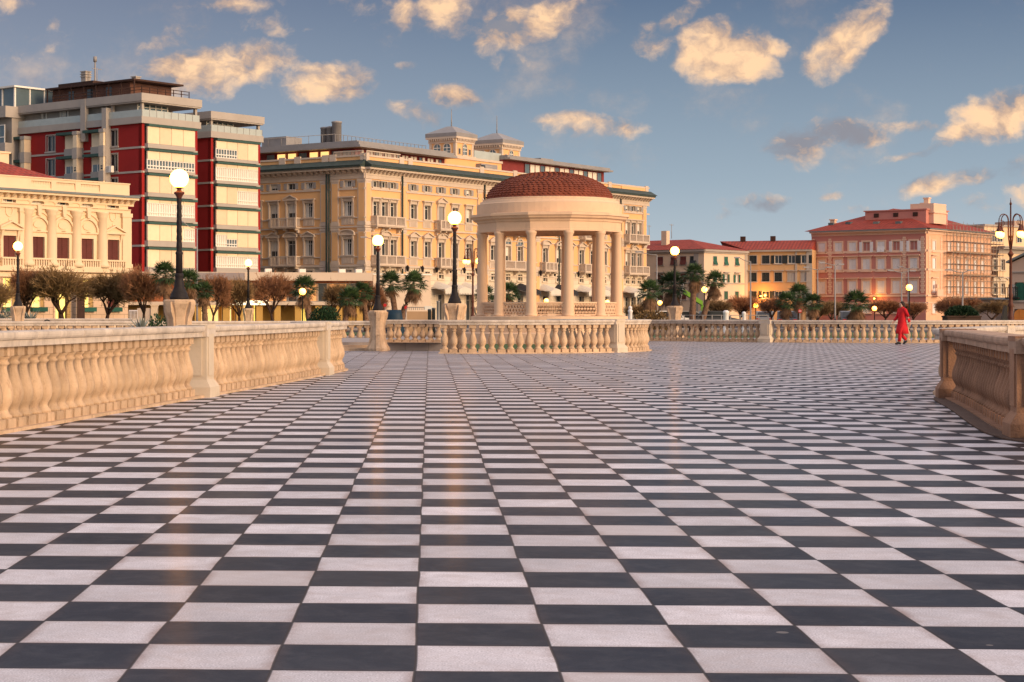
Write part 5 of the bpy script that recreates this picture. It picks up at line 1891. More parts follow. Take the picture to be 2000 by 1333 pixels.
def tower(pl, pc, pr, py_base, py_eave, py_apex, py_tip):
    """square tower: left edge, corner and right edge as seen, px"""
    # the corner stands on a line parallel to the facade, 3.6 m behind it
    ft = Fr(HX, HY, HA, 0, 3.6, 0)
    u0 = ft.u(pc); u1 = ft.u(pr)
    w = u1 - u0
    Yc = ft.oy + u0 * ft.sn
    z0, z1, z2 = zm, zat(py_eave, Yc), zat(py_apex, Yc + 3)
    m = MB()
    d = w * .95
    x0, y0 = u0, 3.6
    m.box(x0, x0 + w, y0, y0 + d, z0, z1, 0)
    # corner strips and cornice
    e = .05
    for (xa, ya) in ((x0, y0), (x0 + w, y0), (x0, y0 + d)):
        m.box(xa - .35 if xa > x0 + .1 else xa - e, xa + (e if xa > x0 + .1 else .35), ya - e if ya < y0 + .1 else ya - .35, ya + (.35 if ya < y0 + .1 else e), z0, z1 - .8, 1)
    m.box(x0 - .15, x0 + w + .15, y0 - .15, y0 + d + .15, z1 - .8, z1 - .5, 1)
    n = 12
    for q in range(n):
        m.box(x0 + w * (q + .3) / n, x0 + w * (q + .7) / n, y0 - .42, y0 - .14, z1 - .5, z1 - .22, 1)
        m.box(x0 - .42, x0 - .14, y0 + d * (q + .3) / n, y0 + d * (q + .7) / n, z1 - .5, z1 - .22, 1)
    m.box(x0 - .14, x0 + w + .14, y0 - .14, y0 + d + .14, z1 - .5, z1 - .22, 1)
    m.box(x0 - .42, x0 + w + .42, y0 - .42, y0 + d + .42, z1 - .22, z1 + .05, 1)
    m.box(x0 - .3, x0 + w + .3, y0 - .3, y0 + d + .3, z0, z0 + .3, 1)
    t = m.build('tower', [M['hotel'], M['hotel_trim']], hotel)
    m = MB()
    m.box(x0 - .45, x0 + w + .45, y0 - .45, y0 + d + .45, z1 + .05, z1 + .55, 0)
    hip_roof(m, x0, x0 + w, y0, y0 + d, z1 + .55, max(.8, z2 - z1 - .55), 0, .45, w * .48)
    m.tube([(x0 + w / 2, y0 + d / 2, z2 - .3), (x0 + w / 2, y0 + d / 2, zat(py_tip, Yc + 3))], [.10, .04], 6, 1)
    m.build('tower_roof', [M['zinc'], M['steel']], t)
    hh = round((z1 - z0) * .52, 2)
    def arched(w_, h_):
        def fn():
            m = MB(); r = w_ / 2; hb = h_ - r
            pts = [(-r, 0), (r, 0)] + [(r * cos(pi * q / 10), hb + r * sin(pi * q / 10)) for q in range(11)]
            m.prism(pts, -.05, .02, 0)
            o_ = [(1.22 * r * cos(pi * q / 10), hb + 1.22 * r * sin(pi * q / 10)) for q in range(11)]
            i_ = [(r * cos(pi * q / 10), hb + r * sin(pi * q / 10)) for q in range(11)]
            for q in range(10): m.prism([i_[q], o_[q], o_[q + 1], i_[q + 1]], -.13, .02, 1)
            for s in (-1, 1): m.box(s * r, s * 1.22 * r, -.13, .02, 0, hb, 1)
            m.box(-.035, .035, -.09, -.05, 0, h_, 2); m.box(-r, r, -.09, -.05, hb - .05, hb + .05, 2); m.box(-r, r, -.09, -.05, hb * .48, hb * .55, 2)
            m.box(-r * 1.3, r * 1.3, -.16, .02, -.15, 0, 1)
            return m.mesh('tower_window', [M['glass_blue'], M['hotel_trim'], M['white_frame']])
        return proto(('towin', round(w_, 2), round(h_, 2)), fn)
    fs = Fr(HX, HY, HA, x0, y0, 0); fl_ = Fr(HX, HY, HA, x0, y0, -pi / 2)
    zw = z0 + (z1 - z0) * .16
    put(arched(1.0, hh), 'tower_window', t, fs.T((w / 2, 0, zw)), 0)
    for s in (-1, 1):
        put(pane_mesh(.55, round(hh * .6, 2), -.05, 'hotel_trim', cols=1, trans=0), 'tower_window', t, fs.T((w / 2 + s * w * .29, 0, zw)), 0)
    for k in (.32, .70):
        put(arched(1.1, hh), 'tower_window', t, fl_.T((-d * k, 0, zw)), -pi / 2)
tower(837, 889.7, 924, 304, 267, 248, 213)
tower(932, 980, 1015, 312, 280, 261, 226)
# glass screen between the towers
m = MB(); ft = Fr(HX, HY, HA, 0, 3.6, 0)
a, b = ft.u(927), ft.u(980)
m.box(a, b, 3.65, 3.69, zm + .1, zm + 1.3)
m.build('glass_railing', [M['glass_rail']], hotel)
# red attic of the right half
ua, ub = fh.u(1019), fh.u(1216)
zr = zat(331, 280)
m = MB(); m.box(ua, ub, 3.2, 20, zpar - .7, zr, 0); m.build('attic', [M['attic_red']], hotel)
m = MB(); m.box(ua, ub + .6, 1.9, 20, zr, zr + .25, 0); m.box(ua, ub + .3, 2.3, 20, zr + .25, zr + .6, 0); m.box(fh.u(1126), fh.u(1150), 6, 9, zr + .6, zr + 1.4, 0)
m.build('attic_roof', [M['zinc']], hotel)
fr2 = Fr(HX, HY, HA, 0, 3.2, 0)
h2 = round(zr - .15 - (zpar + .05), 2)
for q in range(16):
    u = ua + 6 + (ub - ua - 7) * (q + .5) / 16
    fput(pane_mesh(1.55, h2, -.12, 'attic_red', glass='curtain' if q % 3 else 'glass_blue', cols=1, trans=0), 'attic_window', hotel, fr2, u, zpar + .05)
# low wing: corner pavilion block at the right end
m = MB()
fband(m, fh, fh.u(1213), HR + .1, zc + .35, zpar + .1, .10); m.build('end_parapet', [M['hotel']], hotel)
# ================================================================ low shopping pavilion in front of the hotel
PA = radians(12)
PYc = 176.0
pxc = xat(728, PYc)
PW, PD = 26.5, 30.0
pav_x, pav_y = pxc - PW * cos(PA), PYc - PW * sin(PA)
pav = thing('pavilion', (pav_x, pav_y, 0), 'low flat roofed shopping pavilion with pale fascia and glowing glass shopfronts below the hotel', 'shop building', rz=PA)
fp = Fr(pav_x, pav_y, PA)
ftop = zat(533, PYc)
fmid = zat(549, PYc)
fshop = zat(596, PYc)
mb = MB()
fbox(mb, fp, 0, PW, 0, PD, fmid, ftop, 0)
fbox(mb, fp, 0, PW, 2.0, PD, fshop, fmid, 1)
fbox(mb, fp, 0, PW, -.9, 2.0, fshop - .02, fshop + .28, 0)
fbox(mb, fp, 0, PW, 3.5, PD, -.1, fshop - .03, 2)
mb.build('wall', [M['pavilion_white'], M['rust_panel'], M['ochre_panel']], pav)
us_ = [fp.u(p) for p in (385, 440, 466, 505, 540, 580, 620, 660, 700, 727)]
for u in us_:
    m = MB(); fbox(m, fp, u - .3, u + .3, -.6, .0, -.1, fshop - .03, 0)
    m.build('pillar', [M['ochre_panel']], pav)
for (a, b, k) in ((390, 437, 1), (443, 463, 1), (469, 502, 1), (505, 522, 0), (600, 616, 0)):
    w = round(fp.u(b) - fp.u(a), 2)
    fput(pane_mesh(w, 2.0, .1, 'white_frame', cols=4, trans=.78, lit='lit_shop' if k else 'lit_window'), 'shop_window', pav, fp, (fp.u(a) + fp.u(b)) / 2, .1, 3.3)
m = MB()
fbox(m, fp, fp.u(444), fp.u(521), -1.0, -.9, fshop - .02, fshop + .40)
m.build('light_fascia', [M['lit_white']], pav)
rng = random.Random(5)
for k in range(16):
    u = fp.u(398) + k * (fp.u(716) - fp.u(398)) / 16
    w = 1.15
    fput(pane_mesh(w, round(fmid - fshop - .5, 2), -.1, 'steel', cols=1, trans=0, glass='glass', lit='reflect_glow' if k % 3 else None), 'window', pav, fp, u, fshop + .3, 2.0)
m = MB(); fbox(m, fp, fp.u(380), fp.u(478), -.06, .02, fmid + .02, ftop - .06)
m.build('fascia_panel', [M['pavilion_panel']], pav)
m = MB()
for px in (528, 595, 673, 706): fbox(m, fp, fp.u(px) - .3, fp.u(px) + .3, 1, 1.6, ftop, ftop + .35)
m.build('roof_vent', [M['white_frame']], pav)
# white annex with the blank lit side wall
AY = 178.0
ax = xat(729, AY)
annex = thing('annex', (ax, AY, 0), 'blank pale annex wall behind the two tall fan palms', 'building', rz=radians(30))
fx_ = Fr(ax, AY, radians(30))
aw = fx_.u(841)
mb = MB()
fbox(mb, fx_, 0, aw, 0, 12, -.1, zat(537, AY), 0)
mb.build('wall', [M['pavilion_white']], annex)
mb = MB(); fbox(mb, fx_, -.1, aw + .1, -.12, 12.1, zat(537, AY), zat(534.5, AY)); mb.build('coping', [M['white_frame']], annex)

# ================================================================ pale house with green shutters
QA = radians(48)
QY = 300.0
qx = xat(1375, QY)
pale = thing('house', (qx, QY, 0), 'cream corner house with green shutters and red tiled roof', 'house', rz=QA)
fq = Fr(qx, QY, QA); fqs = Fr(qx, QY, QA, 0, 0, -pi / 2)
QW, QL = fq.u(1460), 22.0
qe = zat(487, QY)
mb = MB()
wq = 1.1
r1 = (zat(516.5, QY), zat(500.5, QY)); r2 = (zat(551, QY), zat(535, QY)); r3 = (zat(585, QY), zat(569, QY))
uq = [fq.u(p) for p in (1396.4, 1417.8, 1439)]; uqs = [fqs.u(p) for p in (1289.5, 1316, 1334.5, 1353.7)]
uqs.append(uqs[0] - 3.3)
for fr, a, b, us in ((fq, 0, QW, uq), (fqs, -QL, 0, uqs)):
    wall(mb, fr, a, b, -.1, qe, [(u - wq / 2, u + wq / 2, r[0], r[1]) for u in us for r in (r1, r2, r3)], .25)
mb.box(.3, QW, .3, QL, -.1, qe - .02, 0)
mb.build('wall', [M['pale_house']], pale)
mb = MB()
for fr, a, b in ((fq, -.3, QW), (fqs, -QL, .3)):
    fband(mb, fr, a, b, qe - .35, qe, .45); fband(mb, fr, a, b, qe - .6, qe - .35, .2)
    z = zat(552.5, QY); fband(mb, fr, a, b, z - .15, z + .05, .1)
fband(mb, fq, QW - .9, QW, -.1, qe - .6, .06); fband(mb, fqs, -1.9, -1.0, -.1, qe - .6, .05)
mb.build('cornice', [M['grey_trim']], pale)
mb = MB(); hip_roof(mb, 0, QW, 0, QL, qe + .02, 1.9, 0, .55); rf = mb.build('roof', [M['red_tiles']], pale)
m = MB(); m.box(3, 4, 9, 10, qe + .5, qe + 3.3); m.build('chimney', [M['pale_house']], rf)
m = MB()
for (x, y) in ((3, 8), (4, 13)): m.tube([(x, y, qe + 2), (x, y, qe + 4.4)], .05, 4); m.box(x - .6, x + .6, y - .03, y + .03, qe + 4.2, qe + 4.26)
m.build('antenna', [M['steel']], rf)
for fr, us, md in ((fq, uq, 'green_shutter'), (fqs, uqs, 'brown_shutter')):
    for i, u in enumerate(us):
        for j, r in enumerate((r1, r2, r3)):
            h = round(r[1] - r[0], 2)
            mode = 'out' if j == 0 else ('open' if (j == 1 and fr is fq and i > 0) else 'closed')
            pane = pane_mesh(wq, h, .2, 'white_frame', cols=2, trans=0, curtain=2)
            window(pale, fr, u, r[0], wq, h, pane, surround_mesh(wq, h, 'grey_trim', 'flat' if j == 1 else 'none', .08, True, False, .05), shutter_mesh(wq, h, md if fr is fq else ('black_shutter' if i > 2 else 'brown_shutter'), mode))

# ================================================================ ochre house
oa = qx + QW * cos(QA), QY + QW * sin(QA)
OA = radians(-20)
ochre = thing('house', (oa[0], oa[1], 0), 'ochre yellow house with dark shutters between the cream house and the pink palace', 'house', rz=OA)
fo = Fr(oa[0], oa[1], OA)
OW = fo.u(1586)
oe = zat(489, oa[1])
mb = MB()
uo = [fo.u(p) for p in (1470.7, 1495.5, 1520, 1546, 1572)]
def orow(py0, py1): return zat(py0, oa[1] - 2.5), zat(py1, oa[1] - 2.5)
o1, o2, o3 = orow(515, 499), orow(550, 532.5), orow(583, 569)
wall(mb, fo, 0, OW, -.1, oe, [(u - .6, u + .6, r[0], r[1]) for u in uo for r in (o1, o2, o3)], .25)
mb.box(0, OW, .3, 12, -.1, oe - .02)
mb.build('wall', [M['ochre_house']], ochre)
mb = MB()
fband(mb, fo, 0, OW, oe - .3, oe, .45)
fband(mb, fo, fo.u(1553), fo.u(1557), 0, oe - .3, .08); fband(mb, fo, OW - .9, OW, 0, oe - .3, .08)
mb.build('cornice', [M['grey_trim']], ochre)
mb = MB()
a_ = [mb.vert(p) for p in ((-5.5, 6, oe + 1.75), (-.2, -.5, oe + .02), (OW - .1, -.5, oe + .02), (OW - .1, 6, oe + 1.75), (OW - .1, 12.4, oe + .02), (-5.5, 12.4, oe + .02), (-.2, 6, oe + .02), (OW - .1, 6, oe + .02))]
mb.face([a_[0], a_[1], a_[2], a_[3]]); mb.face([a_[0], a_[3], a_[4], a_[5]]); mb.face([a_[3], a_[2], a_[4]]); mb.face([a_[0], a_[5], a_[1]]); mb.face([a_[1], a_[5], a_[4], a_[2]])
rf = mb.build('roof', [M['red_tiles']], ochre)
for x in (3.0, -2.0):
    m = MB(); m.box(x, x + .8, 5.4, 6.2, oe + 1.0, oe + 2.5); m.build('chimney', [M['dark_wood']], rf)
for i, u in enumerate(uo):
    for j, r in enumerate((o1, o2, o3)):
        h = round(r[1] - r[0], 2)
        mode = 'open' if (j == 0 and i > 1) or (j == 2 and i > 0) else 'closed'
        window(ochre, fo, u, r[0], 1.2, h, pane_mesh(1.2, h, .2, 'white_frame', cols=2, trans=0, curtain=0), surround_mesh(1.2, h, 'grey_trim', 'flat' if j == 1 else 'none', .10, True, False, .05),
               shutter_mesh(1.2, h, 'black_shutter' if (i < 3 or j == 0) else 'grey_shutter', mode, .08))
m = MB(); m.T = fo.T
m.tube([(fo.u(1468), -.1, 0), (fo.u(1468), -.1, 6), (fo.u(1466), -1.2, 6.8)], .05, 5); m.T = None
# yellow wall light that washes the ochre wall
wl = thing('wall_lamp', (0, 0, 0), 'small bright lamp fixed on the ochre house wall', 'wall lamp')
p = fo.T((fo.u(1487), -.75, zat(578, oa[1] - 3)))
wpx = (oa[0] + p[0] * cos(OA) - p[1] * sin(OA), oa[1] + p[0] * sin(OA) + p[1] * cos(OA))
wl.location = (wpx[0], wpx[1], p[2]); wl.rotation_euler = (0, 0, OA)
m = MB(); m.tube([(0, .75, -.3), (0, .4, .25), (0, 0, .25)], .04, 6); m.build('bracket', [M['iron']], wl)
m = MB(); m.lathe([(.22, .02), (.16, .2), (.05, .26)], 0, 0, 10); m.build('shade', [M['iron']], wl)
m = MB(); m.sphere((0, 0, 0), .15, 12, 8); m.build('bulb', [M['lantern_glow']], wl)
LIGHTS = []
def spill(name, loc, watt, col, r=.2):
    o = bpy.data.objects.new(name, bpy.data.lights.new(name, 'POINT'))
    COL.objects.link(o); o.location = loc; o.data.energy = watt; o.data.color = col; o.data.shadow_soft_size = r
    return o
spill('wall_lamp_light', (wpx[0], wpx[1] - 1.0, p[2] + .1), 330, (1, .36, .05), .2)

# ================================================================ pink palace with scaffolding
KA = radians(50)
KY = 300.0
kx = xat(1808.5, KY)
pink = thing('palace', (kx, KY, 0), 'large pink palace with white shutters and a red hipped roof', 'palace', rz=KA)
fk = Fr(kx, KY, KA); fks = Fr(kx, KY, KA, 0, 0, -pi / 2)
KW = fk.u(1936)
KL = -fks.u(1585)
ke = zat(446, KY)
rk = [(zat(490.5, KY), zat(470, KY)), (zat(528, KY), zat(504, KY)), (zat(572.5, KY), zat(548, KY)), (zat(612, KY), zat(594, KY))]
uk = [fks.u(p) for p in (1605, 1637.3, 1665, 1692, 1720.8, 1750.3, 1784.4)]
ukr = [fk.u(p) for p in (1824, 1854, 1871, 1888, 1904, 1919)]
wk = 1.25
mb = MB()
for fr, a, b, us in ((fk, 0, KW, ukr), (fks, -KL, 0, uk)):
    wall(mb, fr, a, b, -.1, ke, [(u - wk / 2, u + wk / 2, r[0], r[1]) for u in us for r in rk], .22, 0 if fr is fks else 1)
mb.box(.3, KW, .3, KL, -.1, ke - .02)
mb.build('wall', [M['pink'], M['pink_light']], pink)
mb = MB()
for fr, a, b in ((fk, -.4, KW), (fks, -KL, .4)):
    cornice(mb, fr, a, b, ke, .9, 0, False, 1)
    for py in (487.5, 524.5):
        z = zat(py, KY); fband(mb, fr, a, b, z - .35, z, .07)
    z = zat(577, KY); fband(mb, fr, a, b, z - .2, z + .1, .16); fband(mb, fr, a, b, z - 1.3, z - 1.1, .08)
mb.build('cornice', [M['pink_trim'], M['lead']], pink)
for fr, xs in ((fks, (1588.5, 1621, 1766, 1802)), (fk, (1815, 1838))):
    for px in xs:
        mb = MB(); quoins(mb, fr, fr.u(px), zat(573, KY), ke - 1, 0); mb.build('quoin_strip', [M['pink_trim']], pink)
for fr, us in ((fks, uk), (fk, ukr)):
    for i, u in enumerate(us):
        for j, r in enumerate(rk):
            h = round(r[1] - r[0], 2)
            mode = 'open' if (fr is fks and j == 0 and i in (3, 5, 6)) else ('out' if fr is fks and j == 0 and i == 4 else 'closed')
            pane = pane_mesh(wk, h, .2, 'white_frame', cols=2, trans=0, curtain=0)
            window(pink, fr, u, r[0], wk, h, pane, surround_mesh(wk, h, 'pink_trim', 'flat' if j in (1, 2) else 'none', .26, True, False, .07), shutter_mesh(wk, h, 'white_shutter', mode, .06))
mb = MB(); hip_roof(mb, 0, KW, 0, KL, ke + .02, 3.9, 0, .9); rf = mb.build('roof', [M['red_tiles']], pink)
m = MB()
v0, v1 = -fks.u(1668), -fks.u(1790)
zt_ = zat(411, 306)
m.box(4.2, 13, v1 + .2, v0, ke + .6, zt_); m.box(4.0, 13.2, v1, v0 + .2, zt_, zt_ + .18)
for k in range(3):
    y = v1 + 2 + (v0 - v1 - 4) * k / 2
    pass
m.build('roof_storey', [M['pink'], M['dark_wood']], rf)
m = MB()
for k in range(3):
    y = v1 + 2 + (v0 - v1 - 4) * k / 2
    m.box(4.1, 4.2, y - .42, y + .42, zt_ - 1.0, zt_ - .35)
m.build('round_window', [M['dark_wood']], rf)
m = MB()
zz = zat(398, 306)
m.box(5.4, 10.5, v1 - .6, v1 + 3.4, ke + 1, zz); m.box(5.2, 10.7, v1 - .8, v1 + 3.6, zz - 1.6, zz - 1.4); m.build('stair_tower', [M['pink_trim']], rf)
m = MB()
for (x, y) in ((1.6, 5), (1.9, 9), (2.2, 14), (2.0, 17)): m.box(x, x + .9, y, y + .9, ke + .30 * (x + .9), ke + .36 * (x + 1.8) + .10)
m.build('skylight', [M['glass_blue']], rf)
for (x, y, h) in ((2.5, 17.0, 1.9), (7.5, v1 + 1.2, zz - ke + .9), (11.5, 5, 4.6)):
    m = MB(); m.box(x, x + .8, y, y + .8, ke + .6, ke + h); m.box(x - .12, x + .92, y - .12, y + .92, ke + h, ke + h + .2); m.build('chimney', [M['pink_trim']], rf)
m = MB()
m.T = fk.T
u = ukr[0]
m.box(u - 1.2, u + 1.2, -1.1, .02, rk[2][0] - .5, rk[2][0] - .3); m.box(u - 1.2, u + 1.2, -1.1, -1.0, rk[2][0] - .3, rk[2][0] + .6); m.box(u - .3, u + .3, -.7, -.3, rk[2][0] + .8, rk[2][0] + 1.4)
m.build('balcony', [M['pink_trim']], pink)

# scaffolding against the sunlit side
scf = thing('scaffolding', (kx, KY, 0), 'steel pipe scaffolding covering the sunlit side of the pink palace', 'scaffolding', rz=KA)
s0, s1 = fk.u(1843), fk.u(1941)
mb = MB()
nx = 15
zt2 = ke + .6
for y in (-.5, -1.6):
    for k in range(nx + 1):
        x = s0 + (s1 - s0) * k / nx
        mb.tube([(x, y, -.06), (x, y, zt2 + (.8 if k % 3 == 0 else 0))], .034, 5)
mb.build('standard', [M['scaffold_pipe']], scf); bpy.data.objects['standard']['kind'] = 'stuff'
mb = MB()
nl = 8
for j in range(nl):
    z = 1.8 + (zt2 - 2.4) * j / (nl - 1)
    for y in (-.5, -1.6):
        mb.tube([(s0 - .4, y, z), (s1 + .4, y, z)], .034, 5); mb.tube([(s0 - .4, y, z + 1.0), (s1 + .4, y, z + 1.0)], .026, 5)
    for k in range(nx + 1):
        x = s0 + (s1 - s0) * k / nx
        mb.tube([(x, -.1, z - .06), (x, -1.75, z - .06)], .035, 4)
mb.build('ledger', [M['scaffold_pipe']], scf); bpy.data.objects['ledger']['kind'] = 'stuff'
for j in range(1, nl - 1, 2):
    z = 1.8 + (zt2 - 2.4) * j / (nl - 1)
    m = MB(); m.box(s0, s1 - 3, -1.55, -.55, z + .02, z + .10); m.box(s0, s1 - 3, -1.60, -1.56, z + .1, z + .28)
    m.build('deck', [M['scaffold_deck']], scf)
for k in range(0, nx - 1, 3):
    x = s0 + (s1 - s0) * k / nx; x2 = s0 + (s1 - s0) * (k + 2) / nx
    for j in range(0, nl - 1, 2):
        m = MB(); z = 1.8 + (zt2 - 2.4) * j / (nl - 1); z2 = 1.8 + (zt2 - 2.4) * (j + 1) / (nl - 1)
        m.tube([(x, -1.66, z), (x2, -1.66, z2)], .03, 4)
        m.build('brace', [M['scaffold_pipe']], scf)

# ================================================================ buff building behind, and the grey ones at the edge
ba = kx + KW * cos(KA) + 1.5, KY + KW * sin(KA) + 1.0
BA = radians(38)
buff = thing('building', (ba[0], ba[1], 0), 'buff building with a heavy cornice behind the ornate lamp post', 'building', rz=BA)
fbf = Fr(ba[0], ba[1], BA)
BW = 34.0
be = zat(481, ba[1])
ub_ = [fbf.u(p) for p in (1944, 1958.5, 1978, 1990)]
rb1, rb2 = (zat(528, ba[1]), zat(507, ba[1])), (zat(575, ba[1]), zat(554, ba[1]))
mb = MB()
wall(mb, fbf, 0, BW, -.1, be, [(u - .6, u + .6, r[0], r[1]) for u in ub_ for r in (rb1, rb2)], .3)
mb.box(0, BW, .32, 16, -.1, be - .02)
mb.build('wall', [M['buff_house']], buff)
mb = MB()
cornice(mb, fbf, 0, BW, be, 1.3, 0, False); z = zat(541, ba[1]); fband(mb, fbf, 0, BW, z - .3, z, .15)
mb.build('cornice', [M['grey_trim']], buff)
mb = MB(); fbox(mb, fbf, .5, BW, 3, 14, be, be + 3.6, 0); fbox(mb, fbf, .2, BW, 2.7, 14.2, be + 3.6, be + 3.9, 1)
mb.build('attic', [M['buff_house'], M['grey_trim']], buff)
fbt = Fr(ba[0], ba[1], BA, 0, 3.0, 0)
for px in (1941, 1952, 1990):
    fput(pane_mesh(1.5, 2.0, -.12, 'white_frame', cols=2, trans=0), 'attic_window', buff, fbt, fbt.u(px) , be + .9)
for u in ub_:
    for r, tp in ((rb1, 'none'), (rb2, 'seg')):
        h = round(r[1] - r[0], 2)
        window(buff, fbf, u, r[0], 1.2, h, pane_mesh(1.2, h, .26, 'white_frame', cols=2, trans=.7, curtain=1), surround_mesh(1.2, h, 'pale_stone', tp, .25, True, False, .08))
# taller grey block beyond
gy = ba[1] + 40
gb = thing('apartment_block', (xat(1957, gy), gy, 0), 'pale grey apartment block rising behind the ornate lanterns', 'apartment block', rz=radians(10))
fgb = Fr(xat(1957, gy), gy, radians(10))
gt = zat(444, gy)
mb = MB(); ug_ = [fgb.u(p) for p in (1986, 2008)]; wall(mb, fgb, 0, 30, -.1, gt, [(u - .8, u + .8, zat(470, gy), zat(455, gy)) for u in ug_], .3); mb.box(0, 30, .32, 14, -.1, gt - .02)
fbox(mb, fgb, fgb.u(1984), 30, .5, 8, gt, gt + 1.3)
mb.build('wall', [M['grey_house']], gb)
for u in ug_:
    h = round(zat(455, gy) - zat(470, gy), 2)
    window(gb, fgb, u, zat(470, gy), 1.6, h, pane_mesh(1.6, h, .25, 'white_frame', cols=2, trans=0), surround_mesh(1.6, h, 'grey_trim', 'none', .1))
mb = MB(); fband(mb, fgb, -.2, 30, gt - .3, gt + .1, .3); mb.build('roof_edge', [M['grey_trim']], gb)
# small grey house with green arched shutters at the right edge
hy = 175.0
hA_ = radians(-32)
gh = thing('house', (xat(1973, hy), hy, 0), 'small grey house with green arched shutters and an orange door at the right edge', 'house', rz=hA_)
fgh = Fr(xat(1973, hy), hy, hA_)
mb = MB()
gu = [fgh.u(p) for p in (1978.5, 1992.5, 2010)]
g1 = (zat(579, hy), zat(556, hy)); g2 = (zat(587, hy), zat(552, hy))
ops = [(gu[0] - .42, gu[0] + .42, *g1), (gu[1] - .5, gu[1] + .5, *g2), (gu[2] - .5, gu[2] + .5, *g2), (gu[1] - .55, gu[1] + .55, -.05, zat(604, hy))]
zt_ = zat(515, hy)
wall(mb, fgh, 0, 9, -.1, zt_, ops, .3); mb.box(0, 9, .32, 12, -.1, zt_ - .02)
mb.prism([(0, zt_), (9, zt_), (9, zt_ + 2.0), (4.5, zt_ + 2.2)], .0, 11.8)
mb.build('wall', [M['grey_house']], gh)
mb = MB()
fband(mb, fgh, 0, 9, zat(588, hy) - .15, zat(588, hy) + .05, .12); fband(mb, fgh, 0, 9, zat(533, hy), zat(533, hy) + .12, .12)
mb.build('string_course', [M['grey_trim']], gh)
mb = MB(); mb.prism([(-.3, zt_ + .02), (-.3, zt_ + .2), (4.5, zt_ + 2.5), (9.3, zt_ + 2.3), (9.3, zt_ + 2.1), (4.5, zt_ + 2.25)], -.4, 12.2); mb.build('roof', [M['lead']], gh)
def arch_shutter(w, h, mm):
    m = MB(); r = w / 2; hb = h - r
    m.prism([(-r, 0), (r, 0)] + [(r * cos(pi * q / 10), hb + r * sin(pi * q / 10)) for q in range(11)], -.06, .05, 0)
    m.box(-.02, .02, -.08, -.06, 0, h, 0)
    for q in range(int(h / .18)): m.box(-r + .07, r - .07, -.075, -.06, .08 + q * .18, .17 + q * .18, 0) if .17 + q * .18 < hb else None
    return m.mesh('arched_shutter', [M[mm]])
fput(arch_shutter(.84, g1[1] - g1[0], 'grey_shutter'), 'arched_shutter', gh, fgh, gu[0], g1[0]); fput(arch_shutter(1.0, g2[1] - g2[0], 'green_shutter'), 'arched_shutter', gh, fgh, gu[1], g2[0]); fput(arch_shutter(1.0, g2[1] - g2[0], 'green_shutter'), 'arched_shutter', gh, fgh, gu[2], g2[0])
fput(arch_shutter(1.1, zat(604, hy), 'orange_paint'), 'door', gh, fgh, gu[1], -.02)
m = MB(); m.T = fgh.T; m.box(gu[0] - .6, gu[0] + .6, -.6, 0, g1[0] - .25, g1[0] - .1)
for q in range(7): m.box(gu[0] - .58 + q * .18, gu[0] - .53 + q * .18, -.6, -.56, g1[0] - .1, g1[0] + .75)
m.box(gu[0] - .6, gu[0] + .6, -.62, -.55, g1[0] + .75, g1[0] + .82); m.build('balcony', [M['iron']], gh)
# its lower porch
pg_ = thing('porch_building', (xat(1945, hy + 3), hy + 3, 0), 'low grey lean-to between the dark sculpture and the small grey house', 'shed', rz=radians(8))
m = MB(); m.box(0, 3.0, 0, 6, -.1, zat(585, hy)); m.build('wall', [M['grey_house']], pg_)
m = MB(); m.taper(-.3, 3.1, -.4, 6, zat(585, hy), -.3, 3.1, .2, 6, zat(581, hy)); m.build('roof', [M['lead']], pg_)

# two more yellow lamps near the palace wall
for px, py, lab in ((1583, 574, 'small bright yellow lamp at the left corner of the pink palace, above the palm clump'), (1712, 583, 'small yellow lamp low on the pink palace wall above the squat palm')):
    Yw = fks.oy + fks.u(px) * fks.sn
    u_ = fks.u(px)
    q = fks.T((u_, -.9, zat(py, Yw)))
    wx_, wy_ = kx + q[0] * cos(KA) - q[1] * sin(KA), KY + q[0] * sin(KA) + q[1] * cos(KA)
    r = dup(wl, (wx_, wy_, q[2]), fks.a, 1.0, lab)
    spill('wall_lamp_light', (wx_ - .2, wy_ - .5, q[2] + .1), 120, (1, .45, .08))
for o in bpy.data.objects:
    if o.get('category') == 'wall lamp': o['group'] = 'yellow wall lamps'
